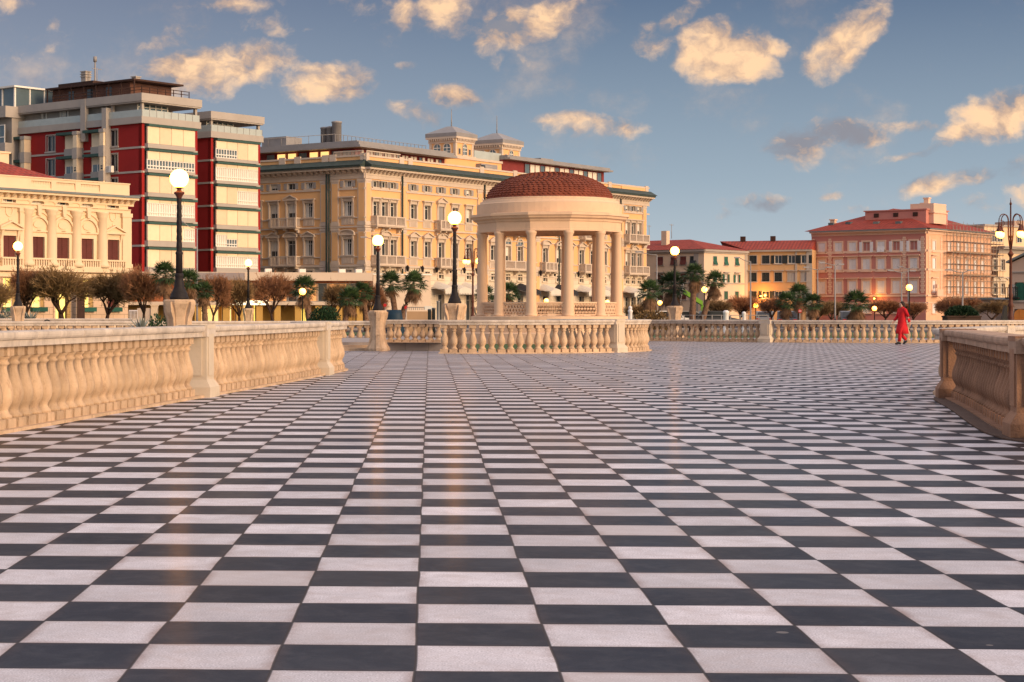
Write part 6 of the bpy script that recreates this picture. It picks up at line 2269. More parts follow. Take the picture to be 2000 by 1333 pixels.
# ================================================================ trees and plants
def tamarisk_meshes(seed, H=4.0, R=1.6, lean=0.0):
    rg = random.Random(seed)
    tr = MB(); tips = []

    def grow(p, d, L_, r, depth):
        pts = [p]; q = Vector(p); dd = Vector(d)
        n = 3
        for i in range(n):
            dd = (dd + Vector((rg.uniform(-.22, .22), rg.uniform(-.22, .22), rg.uniform(-.05, .2)))).normalized()
            q = q + dd * L_ / n
            pts.append(tuple(q))
        tr.tube(pts, [r * (1 - .42 * i / n) for i in range(n + 1)], 6 if depth < 2 else 4)
        if depth >= 3:
            tips.append((q, dd)); tips.append((Vector(pts[2]), dd)); return
        for k in range(rg.choice((3, 3, 4)) if depth else 5):
            a = rg.uniform(0, 2 * pi)
            s = rg.uniform(.45, .95) if depth else rg.uniform(.5, 1.0)
            side = Vector((cos(a + k * 2.1), sin(a + k * 2.1), 0))
            nd = (dd * .75 + side * s + Vector((0, 0, .25))).normalized()
            grow(tuple(q), nd, L_ * rg.uniform(.62, .82), r * .56, depth + 1)
    grow((0, 0, -.1), (lean, rg.uniform(-.1, .1), 1), H * .27, .15, 0)
    cr = MB()
    c = Vector((lean * H * .3, 0, H * .64))
    for (p, d) in tips:
        for k in range(40):
            o = p + Vector((rg.gauss(0, .20), rg.gauss(0, .20), rg.gauss(.02, .20)))
            out = (o - c); out.z *= .6
            v = (out.normalized() * .7 + Vector((rg.uniform(-.6, .6), rg.uniform(-.6, .6), rg.uniform(.2, 1.2)))).normalized()
            L_ = rg.uniform(.25, .70)
            w = rg.uniform(.010, .022)
            sd_ = v.cross(Vector((rg.uniform(-1, 1), rg.uniform(-1, 1), rg.uniform(-1, 1)))).normalized() * w
            mid = o + v * L_ * .5 + Vector((0, 0, -.02))
            e = o + v * L_ + Vector((0, 0, -.06 * rg.random()))
            cr.face([cr.vert(o - sd_ * .6), cr.vert(o + sd_ * .6), cr.vert(mid + sd_), cr.vert(e), cr.vert(mid - sd_)], 0)
            # side sprigs
            for s in (-1, 1):
                if rg.random() < .7:
                    e2 = mid + (v * .5 + sd_.normalized() * s * .8).normalized() * L_ * .45
                    t_ = v * w
                    cr.face([cr.vert(mid - t_), cr.vert(mid + t_), cr.vert(e2)], 0)
    # extent of the crown
    mx = max(abs(v[0] - c.x) for v in cr.v); mz = max(v[2] for v in cr.v)
    return tr.mesh('trunk', [M['bark']]), cr, mx, mz


VAR = []
for k, (seed, lean) in enumerate(((11, .15), (23, -.25), (37, .3), (52, -.05))):
    t_, cr_, mx, mz = tamarisk_meshes(seed, 4.0, 1.6, lean)
    VAR.append((t_, cr_.mesh('crown', [M['twig'] if k % 2 == 0 else M['twig_green']]), mx, mz))

TREES = [
    # trunk px, top py, crown width px, Y, variant, label
    (-6, 535, 86, 120, 1, 'bare brown tamarisk cut by the left picture edge behind the globe lamp pedestal'),
    (54, 517, 92, 123, 0, 'bushy bare tamarisk just right of the leftmost lamp post'),
    (121, 507, 100, 124, 3, 'largest twiggy tamarisk, in front of the yellow lit villa door'),
    (204, 517, 100, 125, 1, 'greenish tamarisk in front of the right corner of the villa'),
    (277, 517, 96, 122, 2, 'leaning tamarisk beside the spiky agave, left of the tall lamp pedestal'),
    (414, 531, 66, 128, 0, 'russet tamarisk in front of the white lit shop entrance'),
    (472, 534, 66, 130, 1, 'russet tamarisk just left of the lamp before the shops'),
    (535, 527, 84, 132, 2, 'wide brown tamarisk between the shop lamp and the fan palm'),
    (648, 540, 52, 134, 3, 'narrow upright greenish tamarisk behind the dark green hedge'),
    (722, 552, 54, 138, 0, 'thin bare tamarisk close behind the lamp with the full pedestal'),
    (1018, 588, 62, 165, 2, 'low reddish tamarisk seen between the second and third gazebo columns'),
    (1060, 592, 50, 170, 0, 'low reddish tamarisk seen through the middle of the gazebo'),
    (1135, 590, 64, 168, 0, 'low reddish tamarisk seen between the right columns of the gazebo'),
    (1240, 590, 62, 160, 1, 'low bare tamarisk just right of the gazebo'),
    (1409, 580, 52, 168, 1, 'brown tamarisk in front of the green door of the cream house'),
    (1447, 575, 70, 172, 0, 'wide brown tamarisk in front of the corner between cream and ochre houses'),
    (1510, 577, 62, 170, 2, 'brown tamarisk in front of the ochre house'),
    (1592, 586, 46, 165, 3, 'small dark tamarisk between the palm clump and the pink palace'),
    (1620, 582, 56, 168, 1, 'forked brown tamarisk in front of the left end of the pink palace'),
    (1726, 582, 66, 175, 2, 'brown tamarisk behind the left side of the person in red'),
    (1786, 588, 56, 178, 0, 'brown tamarisk behind the right side of the person in red'),
    (1858, 578, 62, 168, 2, 'bare tamarisk behind the dark hedge, below the scaffolding'),
    (1897, 579, 56, 172, 0, 'bare tamarisk under the right end of the scaffolding'),
    (1934, 580, 52, 165, 3, 'greenish tamarisk left of the black leaning sculpture'),
]
for i, (px, pyt, wpx, Y, v, lab) in enumerate(TREES):
    t_, c_, mx, mz = VAR[v]
    x = xat(px, Y)
    r = thing('tamarisk_tree', (x, Y, -.06), lab, 'tree', 'bare tamarisk trees along the seafront', rz=(i * 1.3) % 6.28)
    hz = (zat(pyt, Y) + .06) / mz * 1.04
    hx = wpx / 2 * Y / F / mx * 1.42
    r.scale = (hx, hx, hz)
    put(t_, 'trunk', r); put(c_, 'crown', r)


def fan_palm(base, top, R, lab, seed, n_green=46, n_dry=34, trunk_r=.17, bend=.25, name='fan_palm'):
    rg = random.Random(seed)
    b, t = Vector(base), Vector(top)
    root = thing(name, base, lab, 'palm tree', 'fan palms along the seafront', 0)
    t = t - b
    pts, rad = [], []
    for i in range(9):
        k = i / 8
        p = Vector((t.x * (k ** (1 + bend * 2)), t.y * k, t.z * k))
        pts.append(p); rad.append(trunk_r * (1.25 - .35 * k) * (1 + .12 * ((i % 2) - .5)))
    mb = MB(); mb.tube(pts, rad, 9)
    # stubs of cut leaf bases
    for i in range(40):
        k = rg.uniform(.25, 1.0); a = rg.uniform(0, 2 * pi)
        j = min(7, int(k * 8)); p = pts[j].lerp(pts[j + 1], k * 8 - j)
        o = Vector((cos(a), sin(a), .0)); rr = trunk_r * (1.2 - .3 * k)
        mb.tri(p + o * rr * .8 + Vector((-sin(a), cos(a), 0)) * .07, p + o * rr * .8 - Vector((-sin(a), cos(a), 0)) * .07, p + o * (rr + .10) + Vector((0, 0, .14)))
    mb.build('trunk', [M['palm_trunk']], root)

    def leaf(mb, o, az, el, L1, L2, droop, m):
        d = Vector((cos(az) * cos(el), sin(az) * cos(el), sin(el)))
        e = o + d * L1 + Vector((0, 0, -droop * L1 * .3))
        s = d.cross(Vector((0, 0, 1)))
        s = s.normalized() if s.length > .05 else Vector((1, 0, 0))
        u = s.cross(d).normalized()
        w = .012
        mb.face([mb.vert(o - s * w), mb.vert(o + s * w), mb.vert(e + s * w * .7), mb.vert(e - s * w * .7)], m)
        n = 15
        for i in range(n):
            a = (i / (n - 1) - .5) * 2 * 1.9 + rg.uniform(-.07, .07)
            ld = (d * cos(a) + s * sin(a) + u * rg.uniform(-.12, .12)).normalized()
            ll = L2 * (1 - .18 * abs(a) / 1.9) * rg.uniform(.85, 1.1)
            tip = e + ld * ll + Vector((0, 0, -droop * ll * rg.uniform(.25, .7)))
            mid = e + ld * ll * .5 + Vector((0, 0, -droop * ll * .08))
            sd_ = ld.cross(u).normalized() * L2 * .055
            mb.face([mb.vert(e), mb.vert(mid + sd_), mb.vert(tip), mb.vert(mid - sd_)], m)
    top_l = pts[-1]
    mb = MB()
    for i in range(n_green):
        az = i * 2.39996 + rg.uniform(-.2, .2)
        el = radians(80) - (i / n_green) ** .85 * radians(105) + rg.uniform(-.12, .12)
        leaf(mb, top_l + Vector((0, 0, .1)), az, el, R * rg.uniform(.45, .6), R * rg.uniform(.48, .6), .35 + .4 * (i / n_green), 0)
    mb.build('fronds', [M['palm_green']], root)
    mb = MB()
    for i in range(n_dry):
        az = i * 2.39996 + rg.uniform(-.3, .3)
        el = -radians(28) - rg.random() * radians(48)
        o = top_l + Vector((0, 0, -R * .55 * rg.random() * (.8 if n_dry > 20 else .4)))
        leaf(mb, o, az, el, R * rg.uniform(.25, .5), R * rg.uniform(.34, .5), .9, 0)
    mb.build('dry_skirt', [M['palm_dry']], root)
    return root


def palm_px(cx, cy, bx, Y, Rpx, lab, seed, **kw):
    x0 = xat(bx, Y); x1, _, z1 = at(cx, cy, Y)
    return fan_palm((x0, Y, -.06), (x1, Y + .1, max(z1, .7)), Rpx * Y / F * 1.25, lab, seed, **kw)

palm_px(322, 540, 326, 116, 27, 'ragged fan palm with hanging dry leaves left of the tallest lamp', 1, n_dry=44)
palm_px(368, 552, 366, 118, 25, 'fan palm almost hidden behind the tallest lamp post', 2, n_dry=40)
palm_px(397, 572, 401, 120, 21, 'low dark green fan palm right of the tallest lamp pedestal', 3)
palm_px(594, 566, 606, 126, 26, 'leaning fan palm behind the small dim lamp and green hedge', 4, trunk_r=.2)
palm_px(684, 586, 672, 128, 24, 'bushy fan palm leaning over the hedge left of the full lamp pedestal', 5, n_dry=26)
palm_px(709, 574, 716, 129, 22, 'taller green fan palm touching the lamp with the full pedestal', 6, n_dry=26)
palm_px(763, 556, 774, 150, 25, 'tall fan palm with straight trunk in front of the blank annex wall', 7, n_dry=14, trunk_r=.22)
palm_px(808, 556, 784, 150, 25, 'slanting fan palm with brown skirt in front of the blank annex wall', 8, n_dry=34, trunk_r=.22, bend=.4)
palm_px(947, 578, 948, 140, 20, 'dark fan palm seen past the left column of the gazebo', 9)
palm_px(994, 574, 992, 140, 22, 'dark fan palm seen between the left front columns of the gazebo', 10, n_dry=40)
palm_px(1269, 572, 1271, 128, 24, 'bushy fan palm immediately right of the hotel end', 11, n_dry=44)
palm_px(1312, 560, 1308, 132, 29, 'broad fan palm behind the globe lamp in front of the cream house', 12, n_dry=60)
palm_px(1357, 538, 1352, 130, 22, 'tallest straight trunked fan palm in front of the cream house', 13, n_dry=46, trunk_r=.2)
palm_px(1396, 552, 1371, 130, 22, 'slanting fan palm right of the tallest palm', 14, n_dry=46, trunk_r=.18, bend=.3)
palm_px(1536, 592, 1538, 135, 20, 'low fan palm at the left of the palm clump before the ochre house', 15, n_dry=44)
palm_px(1562, 577, 1563, 137, 22, 'highest fan palm of the clump between ochre house and pink palace', 16, n_dry=50)
palm_px(1588, 594, 1586, 134, 20, 'right hand fan palm of the clump, lit by a yellow lamp', 17, n_dry=46)
palm_px(1672, 594, 1674, 136, 26, 'wide squat fan palm in front of the middle of the pink palace', 18, n_dry=70)


def leafy(name, loc, size, n, m, lab, cat, leaf=.10, seed=1, parent=None, group=None, flat=0.0):
    rg = random.Random(seed)
    mb = MB()
    a, b, c = size
    for i in range(n):
        while True:
            p = Vector((rg.uniform(-1, 1), rg.uniform(-1, 1), rg.uniform(0, 1)))
            if .35 < p.x ** 2 * (1 - flat) + p.y ** 2 * (1 - flat) + p.z ** 2 < 1 + .25 * rg.random(): break
        p = Vector((p.x * a, p.y * b, p.z * c))
        v = (Vector((p.x / a, p.y / b, p.z / c * .8 + .4)) + Vector((rg.uniform(-.7, .7), rg.uniform(-.7, .7), rg.uniform(-.5, .7)))).normalized()
        s = v.cross(Vector((rg.uniform(-1, 1), rg.uniform(-1, 1), 1))).normalized() * leaf * .35
        L_ = leaf * rg.uniform(.7, 1.5)
        mb.face([mb.vert(p), mb.vert(p + v * L_ * .5 + s), mb.vert(p + v * L_), mb.vert(p + v * L_ * .5 - s)], 0)
    o = mb.build(name, [m], parent, loc)
    if parent is None: tag(o, lab, cat, group)
    return o

leafy('hedge', (xat(634, 110), 110, -.06), (1.05, .8, zat(599, 110)), 2600, M['shrub'], 'dark green clipped hedge in front of the shop pavilion', 'hedge', .13, 2)
leafy('shrub', (xat(305, 60), 60, .0), (.30, .3, zat(617, 60)), 500, M['shrub'], 'small dark shrub between the agave and the tall lamp pedestal', 'shrub', .09, 3)
leafy('shrub', (xat(325, 61), 61, .0), (.22, .25, zat(620, 61)), 300, M['shrub'], 'tiny green shrub right against the tall lamp pedestal', 'shrub', .08, 4)
leafy('shrub', (xat(1272, 118), 118, -.05), (1.3, .8, zat(607, 118)), 2200, M['twig_green'], 'low brownish undergrowth at the foot of the first palm right of the gazebo', 'shrub', .14, 5)
leafy('shrub', (xat(10, 84.8), 84.8, .2), (.75, .3, zat(612, 84) - .2), 500, M['agave'], 'grey green plants on top of the far left balustrade', 'shrub', .14, 6)
# hedge in a box planter at the right
pl = thing('hedge_planter', (xat(1878, 112), 112, -.06), 'dark clipped hedge growing in a long brown planter below the scaffolding', 'planter')
m = MB(); m.box(-1.0, 1.0, -.5, .5, 0, 1.1); m.box(-1.04, 1.04, -.54, .54, 1.02, 1.12); m.build('planter', [M['dark_wood']], pl)
leafy('hedge', (0, 0, 1.0), (.98, .5, zat(601, 112) - .9), 2400, M['shrub'], None, None, .12, 7, pl)
# agave
ag = MB(); rg = random.Random(9)
for i in range(26):
    az = i * 2.4; el = radians(15 + 60 * rg.random())
    d = Vector((cos(az) * cos(el), sin(az) * cos(el), sin(el))); s = Vector((-sin(az), cos(az), 0)) * .05; L_ = rg.uniform(.5, .75)
    ag.face([ag.vert(s * .6), ag.vert(-s * .6), ag.vert(d * L_ * .5 - s + Vector((0, 0, -.02))), ag.vert(d * L_), ag.vert(d * L_ * .5 + s + Vector((0, 0, -.02)))], 0)
o = ag.build('agave', [M['agave']], None, (xat(276, 62), 62, .62)); tag(o, 'spiky grey agave in front of the leaning tamarisk', 'agave')
tb = MB(); tb.lathe([(.22, 0), (.26, .55), (.30, .60), (.30, .64), (.2, .64)], 0, 0, 14); tb.lathe([(.01, .62), (.26, .62)], 0, 0, 12, caps=False)
tag(tb.build('plant_pot', [M['stone']], None, (xat(276, 62), 62, 0)), 'stone pot that holds the spiky agave', 'pot')
ag2 = bpy.data.objects['agave'].copy(); COL.objects.link(ag2); ag2.location = (xat(56, 84), 84.6, .85); ag2['label'] = 'grey agave leaves beside the leftmost lamp pedestal'; ag2.rotation_euler = (0, 0, 1)
# ================================================================ tall street lights with curved arms
def gull(px, pyt, Y, arms, lab):
    zt_ = zat(pyt, Y)
    r = thing('street_light', (xat(px, Y), Y, -.06), lab, 'street light', 'slim street lights on the seafront road')
    m = MB(); m.tube([(0, 0, 0), (0, 0, 1.2), (0, 0, zt_)], [.10, .075, .045], 7); m.build('pole', [M['steel']], r)
    for (dpx, dpy) in arms:
        dx, dz = dpx * Y / F, -dpy * Y / F
        a = MB()
        pts = [(dx * k / 6, 0, zt_ + dz * (k / 6) ** 2 - .0) for k in range(7)]
        a.tube(pts, .035, 6)
        arm = a.build('arm', [M['steel']], r)
        h = MB(); s = 1 if dx > 0 else -1
        h.taper(dx - .05 * s, dx + .45 * s, -.10, .10, zt_ + dz - .06, dx - .05 * s, dx + .45 * s, -.05, .05, zt_ + dz + .05)
        h.build('lamp_head', [M['zinc']], arm)
    return r

gull(385, 445, 140, [(-28, -13)], 'slim street light whose arm crosses the red tower right of the tallest lamp')
gull(741, 468, 152, [(-26, -6)], 'street light hidden by the lamp with the full pedestal, arm reaching over the hotel corner')
gull(1036, 485, 152, [(-18, -7)], 'street light behind the gazebo with its arm between the columns')
gull(1283, 497, 160, [(-32, -6)], 'street light whose arm crosses the right end of the hotel')
gull(1466, 510, 165, [(-22, -8)], 'street light at the joint of the cream and ochre houses')
gull(1597, 526, 170, [(-18, -5), (18, -5)], 'double armed street light at the left edge of the pink palace')
gull(1631, 517, 160, [(-21, -5), (7, -2)], 'double armed street light crossing the second window of the pink palace')
gull(1761, 531, 165, [(-17, -4), (17, -3)], 'double armed street light left of the pink palace corner')
gull(1774, 524, 185, [(-12, -4), (9, -2)], 'shorter armed street light close behind the one at the palace corner')
gull(1880, 531, 150, [(-22, -5), (11, -4)], 'street light in front of the scaffolding')


# ================================================================ ornate lanterns
def ornate(px, Y, lab, rz):
    r = thing('ornate_lamp_post', (xat(px, Y), Y, -.06), lab, 'lamp post', 'ornate lamp posts with four lanterns', rz)
    m = MB()
    m.lathe([(.34, 0), (.34, .25), (.26, .35), (.30, .5), (.24, .7), (.18, .85), (.22, 1.0), (.15, 1.15), (.13, 1.6), (.19, 1.75), (.13, 1.9), (.105, 2.2), (.16, 2.4), (.105, 2.55), (.09, 3.2), (.085, 4.8),
             (.13, 4.9), (.20, 5.0), (.13, 5.1), (.07, 5.2), (.06, 6.0), (.11, 6.1), (.06, 6.2), (.05, 7.2), (.045, 8.1), (.09, 8.15), (.03, 8.3), (.01, 8.55)], 0, 0, 14)
    m.build('post', [M['rust_iron']], r)
    for k in range(4):
        a = k * pi / 2
        c, s = cos(a), sin(a)
        am = MB(); am.T = (lambda c, s: (lambda p: (p[0] * c, p[0] * s, p[2])))(c, s)
        am.T = None
        def q(x, z): return (x * c, x * s, z)
        pts = [q(.06, 5.3), q(.20, 6.2)] + [q(.55 - .35 * cos(t_), 7.1 + .42 * sin(t_)) for t_ in [pi * j / 10 for j in range(11)]] + [q(.90, 6.85)]
        am.tube(pts, .030, 6)
        am.tube([q(.90, 7.1)] + [q(.72 + .18 * cos(t_) * (1 - j / 22), 7.0 - .20 * sin(t_) * (1 - j / 22)) for j, t_ in enumerate([pi * j / 6 for j in range(11)])], .020, 5)
        arm = am.build('arm', [M['rust_iron']], r)
        l = MB(); l.lathe([(.03, 6.86), (.07, 6.80), (.10, 6.62), (.16, 6.50), (.20, 6.44), (.19, 6.40)], .90 * c, .90 * s, 12)
        l.build('lantern_hood', [M['rust_iron']], arm)
        g = MB(); g.lathe([(.17, 6.42), (.21, 6.30), (.20, 6.16), (.12, 6.06), (.02, 6.02)], .90 * c, .90 * s, 14)
        g.build('lantern_glass', [M['lantern_glow']], arm)
    return r

ornate(1974, 118, 'large ornate lamp post with glowing lanterns at the right edge of the picture', radians(20))
ornate(923.5, 181, 'ornate lamp post with glowing lanterns beside the left column of the gazebo', radians(28))


# ================================================================ cars
def car(loc, rz, paint, lab, van=False):
    r = thing('parked_car' if not van else 'parked_van', loc, lab, 'car' if not van else 'van', 'vehicles parked along the seafront', rz)
    m = MB()
    if not van:
        side = [(-2.05, .30), (-2.08, .62), (-1.95, .80), (-1.55, .88), (-1.05, 1.36), (-.75, 1.45), (.45, 1.44), (.75, 1.36), (1.25, .92), (1.95, .78), (2.08, .58), (2.05, .30)]
        glass = [(-1.42, .90), (-1.0, 1.30), (-.72, 1.38), (.42, 1.37), (.68, 1.30), (1.08, .92)]
    else:
        side = [(-2.4, .30), (-2.42, 1.9), (-2.3, 2.05), (1.2, 2.05), (1.5, 1.95), (2.0, 1.15), (2.4, 1.0), (2.45, .30)]
        glass = [(1.25, 1.2), (1.25, 1.85), (1.45, 1.82), (1.85, 1.2)]
    w = .86
    m.prism(side, -w, w, 0)
    m.build('body', [M[paint]], r)
    for s in (-1, 1):
        g = MB(); g.prism(glass, s * (w - .005), s * (w + .006), 0)
        g.build('side_window', [M['car_glass']], r)
    if not van:
        g = MB(); g.quad((1.24, -.72, .945), (1.24, .72, .945), (.79, .62, 1.345), (.79, -.62, 1.345)); 
        g.v = [(a + .012, b, c + .012) for a, b, c in g.v]; g.build('windscreen', [M['car_glass']], r)
        g = MB(); g.quad((-1.56, .70, .90), (-1.56, -.70, .90), (-1.09, -.6, 1.34), (-1.09, .6, 1.34)); g.v = [(a - .012, b, c + .012) for a, b, c in g.v]; g.build('rear_window', [M['car_glass']], r)
    ax = 1.28 if not van else 1.5
    wm = MB(); n = 20
    wm.T = lambda p: (p[0], p[2] - .1, p[1])
    wm.lathe([(.21, 0), (.31, .0), (.33, .03), (.33, .17), (.31, .2), (.21, .2)], 0, 0, n, 0)
    wm.lathe([(.02, .06), (.20, .04), (.20, .16), (.02, .14)], 0, 0, n, 1)
    wheel = wm.mesh('wheel', [M['rubber'], M['silver_paint']])
    for x in (-ax, ax):
        for y in (-w + .06, w - .06):
            put(wheel, 'wheel', r, (x, y, .33))
    for y in (-.6, .6):
        h = MB(); h.box(2.0 if not van else 2.38, 2.075 if not van else 2.455, y - .16, y + .16, .58, .70); h.build('headlight', [M['white_frame']], r)
        h = MB(); h.box(-2.09 if not van else -2.435, -2.0, y - .14, y + .14, .64, .76); h.build('tail_light', [M['sign_red']], r)
    return r

car((xat(1300, 146), 146, -.06), radians(15), 'white_paint', 'white car parked left of the lamp pedestal by the palms')
car((xat(1340, 150), 150, -.06), radians(8), 'silver_paint', 'silver car parked between the lamp and the tallest palm')
car((xat(1392, 150), 150, -.06), radians(5), 'dark_paint', 'dark car parked behind the slanting palm trunk')
car((xat(1540, 155), 155, -.06), radians(75), 'dark_paint', 'dark car parked behind the palm clump')
car((xat(1660, 158), 158, -.06), radians(80), 'dark_paint', 'dark car parked in front of the pink palace behind the squat palm')
car((xat(1493, 182), 182, -.06), radians(78), 'silver_paint', 'small grey car parked end-on in front of the ochre house')

# ================================================================ the playground slide
sl = thing('playground_slide', (xat(1335, 155), 155, -.06), 'lime green playground slide between the palms', 'slide')
zt_ = zat(573, 155) + .06; L_ = xat(1371, 155) - xat(1335, 155)
zb_ = zat(596, 155) + .06
def along(x, dz): return zt_ + (zb_ - zt_) * x / L_ + dz
m = MB()
for (y0, y1, d0, d1) in ((-.35, .35, -.06, 0), (-.40, -.35, -.06, .32), (.35, .40, -.06, .32)):
    a = [m.vert((0, y0, along(0, d0))), m.vert((L_, y0, along(L_, d0))), m.vert((L_, y1, along(L_, d0))), m.vert((0, y1, along(0, d0)))]
    b = [m.vert((0, y0, along(0, d1))), m.vert((L_, y0, along(L_, d1))), m.vert((L_, y1, along(L_, d1))), m.vert((0, y1, along(0, d1)))]
    m.face(a[::-1]); m.face(b)
    for k in range(4): m.face([a[k], a[(k + 1) % 4], b[(k + 1) % 4], b[k]])
m.build('chute', [M['lime']], sl)
m = MB(); m.tube([(L_, -.3, zb_), (L_ + .05, -.3, zb_ - .5), (L_ - .1, -.3, 0)], .07, 6); m.tube([(L_, .3, zb_), (L_ + .05, .3, zb_ - .5), (L_ - .1, .3, 0)], .07, 6); m.build('support', [M['lime']], sl)
m = MB()
for y in (-.35, .35): m.tube([(-.05, y, zt_ + .8), (-.7, y, 0)], .04, 6)
for k in range(7):
    z = .3 + (zt_ - .3) * k / 6; x = -.7 + .65 * z / (zt_ + .8)
    m.tube([(x, -.35, z), (x, .35, z)], .03, 5)
m.build('ladder', [M['steel']], sl)

# ================================================================ little white stone pillars
pm_first = None
for px, Y, pyt, lab in ((1418, 108, 606.5, 'short white stone pillar behind the far balustrade under the cream house door'), (1453, 112, 609, 'slim white stone pillar right of the other white pillar'),
                        (1231, 96, 604, 'white stone pillar with a round top just right of the gazebo base')):
    r = thing('stone_pillar', (xat(px, Y), Y, -.06), lab, 'pillar', 'white stone pillars by the park path')
    h = zat(pyt, Y) + .06
    k = .16 if px == 1418 else .11
    m = MB(); m.lathe([(k * 1.3, 0), (k * 1.3, .15), (k, .2), (k * .95, h - .2), (k * 1.15, h - .15), (k * 1.15, h - .08), (k * .6, h)], 0, 0, 14); m.build('shaft', [M['white_shutter']], r)
    if px == 1231:
        m = MB(); m.sphere((0, 0, h + .06), .10, 12, 8); m.build('ball', [M['white_shutter']], r)

# signs and street furniture
def sign(px, pyc, Y, rr, lab, bar=False):
    z = zat(pyc, Y)
    r = thing('road_sign', (xat(px, Y), Y, -.06), lab, 'road sign', 'round road signs')
    m = MB(); m.tube([(0, 0, 0), (0, 0, z + .2)], .03, 6); m.build('post', [M['steel']], r)
    m = MB(); m.T = lambda p: (p[0], p[2] - .08, p[1] + z + .06)
    m.lathe([(.01, 0), (rr, 0), (rr, .03), (.01, .03)], 0, 0, 20, 0, False); m.build('disc', [M['sign_red']], r)
    if bar:
        m = MB(); m.box(-rr * .7, rr * .7, -.086, -.081, z + .06 - rr * .17, z + .06 + rr * .17); m.build('bar', [M['white_paint']], r)
sign(752, 596.5, 120, .11, 'small dark red round sign just right of the lamp with the full pedestal')
sign(793, 601, 125, .12, 'small dark red round sign between the two annex palms')
sign(1562, 608, 118, .12, 'no entry sign with a white bar under the palm clump', True)

tw = thing('low_wall', (xat(795, 106), 106, -.06), 'tan low wall with a pale railing right of the slanting palm', 'wall')
wl_ = xat(849, 106) - xat(795, 106)
m = MB(); m.box(0, wl_, 0, .3, 0, zat(606.5, 106)); m.build('panel', [M['tan_wall']], tw)
m = MB(); z0, z1 = zat(606, 106) + .06, zat(600, 106) + .06
m.box(0, wl_ * .62, .1, .16, z1 - .04, z1)
for k in range(9): m.box(wl_ * .62 * k / 8 - .02, wl_ * .62 * k / 8 + .02, .1, .15, z0, z1)
m.build('railing', [M['zinc']], tw)
m = MB(); m.box(wl_ * .62, wl_ * .92, .1, .4, z0, z1 + .05); m.build('cabinet', [M['white_frame']], tw)
tp = MB(); rg = random.Random(4)
n = 14
rings = []
for i in range(6):
    t_ = i / 5
    rings.append([tp.vert((.55 * cos(2 * pi * k / n) * (1 - .25 * t_ ** 2) * (1 + .06 * sin(5 * k + i)), .4 * sin(2 * pi * k / n) * (1 - .25 * t_ ** 2), (zat(607, 104) + .06) * t_ * (1 + .03 * sin(3 * k)))) for k in range(n)])
for A_, B_ in zip(rings, rings[1:]):
    for k in range(n): tp.face([A_[k], A_[(k + 1) % n], B_[(k + 1) % n], B_[k]], 0, True)
tp.face(rings[-1])
tag(tp.build('tarpaulin', [M['blue_tarp']], None, (xat(770, 104), 104, -.06)), 'blue tarpaulin heap behind the balustrade at the foot of the two annex palms', 'tarpaulin')
for px, pyt, lab in ((839, 604, 'shorter dark bollard at the right end of the tan wall'), (847, 601.5, 'taller dark bollard at the right end of the tan wall')):
    h = zat(pyt, 98) + .06
    m = MB(); m.lathe([(.09, 0), (.09, h - .1), (.11, h - .08), (.08, h)], 0, 0, 12); tag(m.build('bollard', [M['dark_paint']], None, (xat(px, 98), 98, -.06)), lab, 'bollard', 'dark bollards by the tan wall')
m = MB(); h = zat(588, 98) + .06; m.lathe([(.10, 0), (.10, .2), (.085, .22), (.085, h - .06), (.10, h - .05), (.09, h)], 0, 0, 12)
tag(m.build('post', [M['zinc']], None, (xat(856, 98), 98, -.06)), 'tall plain grey post left of the gazebo lamp pedestal', 'post')

# park railing
fr_ = thing('railing', (xat(1300, 128), 128, -.06), 'thin steel railing behind the far balustrade, below the palms', 'railing')
ln = xat(1500, 128) - xat(1300, 128)
m = MB()
for z in (.45, .8, 1.12): m.tube([(0, 0, z), (ln, 0, z)], .025, 5)
m.build('rail', [M['steel']], fr_)
m = MB(); m.box(-.03, .03, -.03, .03, 0, 1.15); pmesh = m.mesh('post', [M['steel']])
for k in range(12): put(pmesh, 'post', fr_, (ln * k / 11, 0, 0))

# gate and yard wall beside the villa
gt_ = thing('gate', (xat(252, 140), 140, -.06), 'pale bar gate in the gap right of the villa', 'gate')
w_ = xat(268, 140) - xat(252, 140); h = zat(606, 140) + .06
m = MB()
for k in range(7): m.box(w_ * k / 6 - .02, w_ * k / 6 + .02, 0, .04, 0, h)
m.box(0, w_, -.01, .05, h - .08, h); m.box(0, w_, -.01, .05, .15, .22); m.build('leaf', [M['white_shutter']], gt_)
yw = thing('yard_wall', (xat(268, 142), 142, -.06), 'low pinkish yard wall with a pale end post left of the tall lamp pedestal', 'wall')
w_ = xat(308, 142) - xat(268, 142); h = zat(601, 142) + .06
m = MB(); m.box(0, w_, 0, .3, 0, h * .97); m.build('panel', [M['pavilion_white']], yw)
m = MB(); m.box(w_ - .5, w_, -.1, .4, 0, h + .12); m.box(w_ - .55, w_ + .05, -.15, .45, h + .12, h + .2); m.build('end_post', [M['villa']], yw)

# dark leaning sculpture
sc_ = thing('sculpture', (xat(1960, 116), 116, -.06), 'black leaning bronze sculpture left of the ornate lamp post', 'sculpture')
h = zat(597, 116) + .06
m = MB(); m.prism([(-.28, .12), (-.02, .12), (.16, h * .62), (.20, h), (.06, h), (-.12, h * .55)], -.16, .16)
m.prism([(.10, .12), (.26, .12), (.22, h * .58), (.13, h * .58)], -.12, .12); m.build('figure', [M['bronze']], sc_)
m = MB(); m.box(-.4, .4, -.3, .3, 0, .12); m.build('base', [M['pale_stone']], sc_)

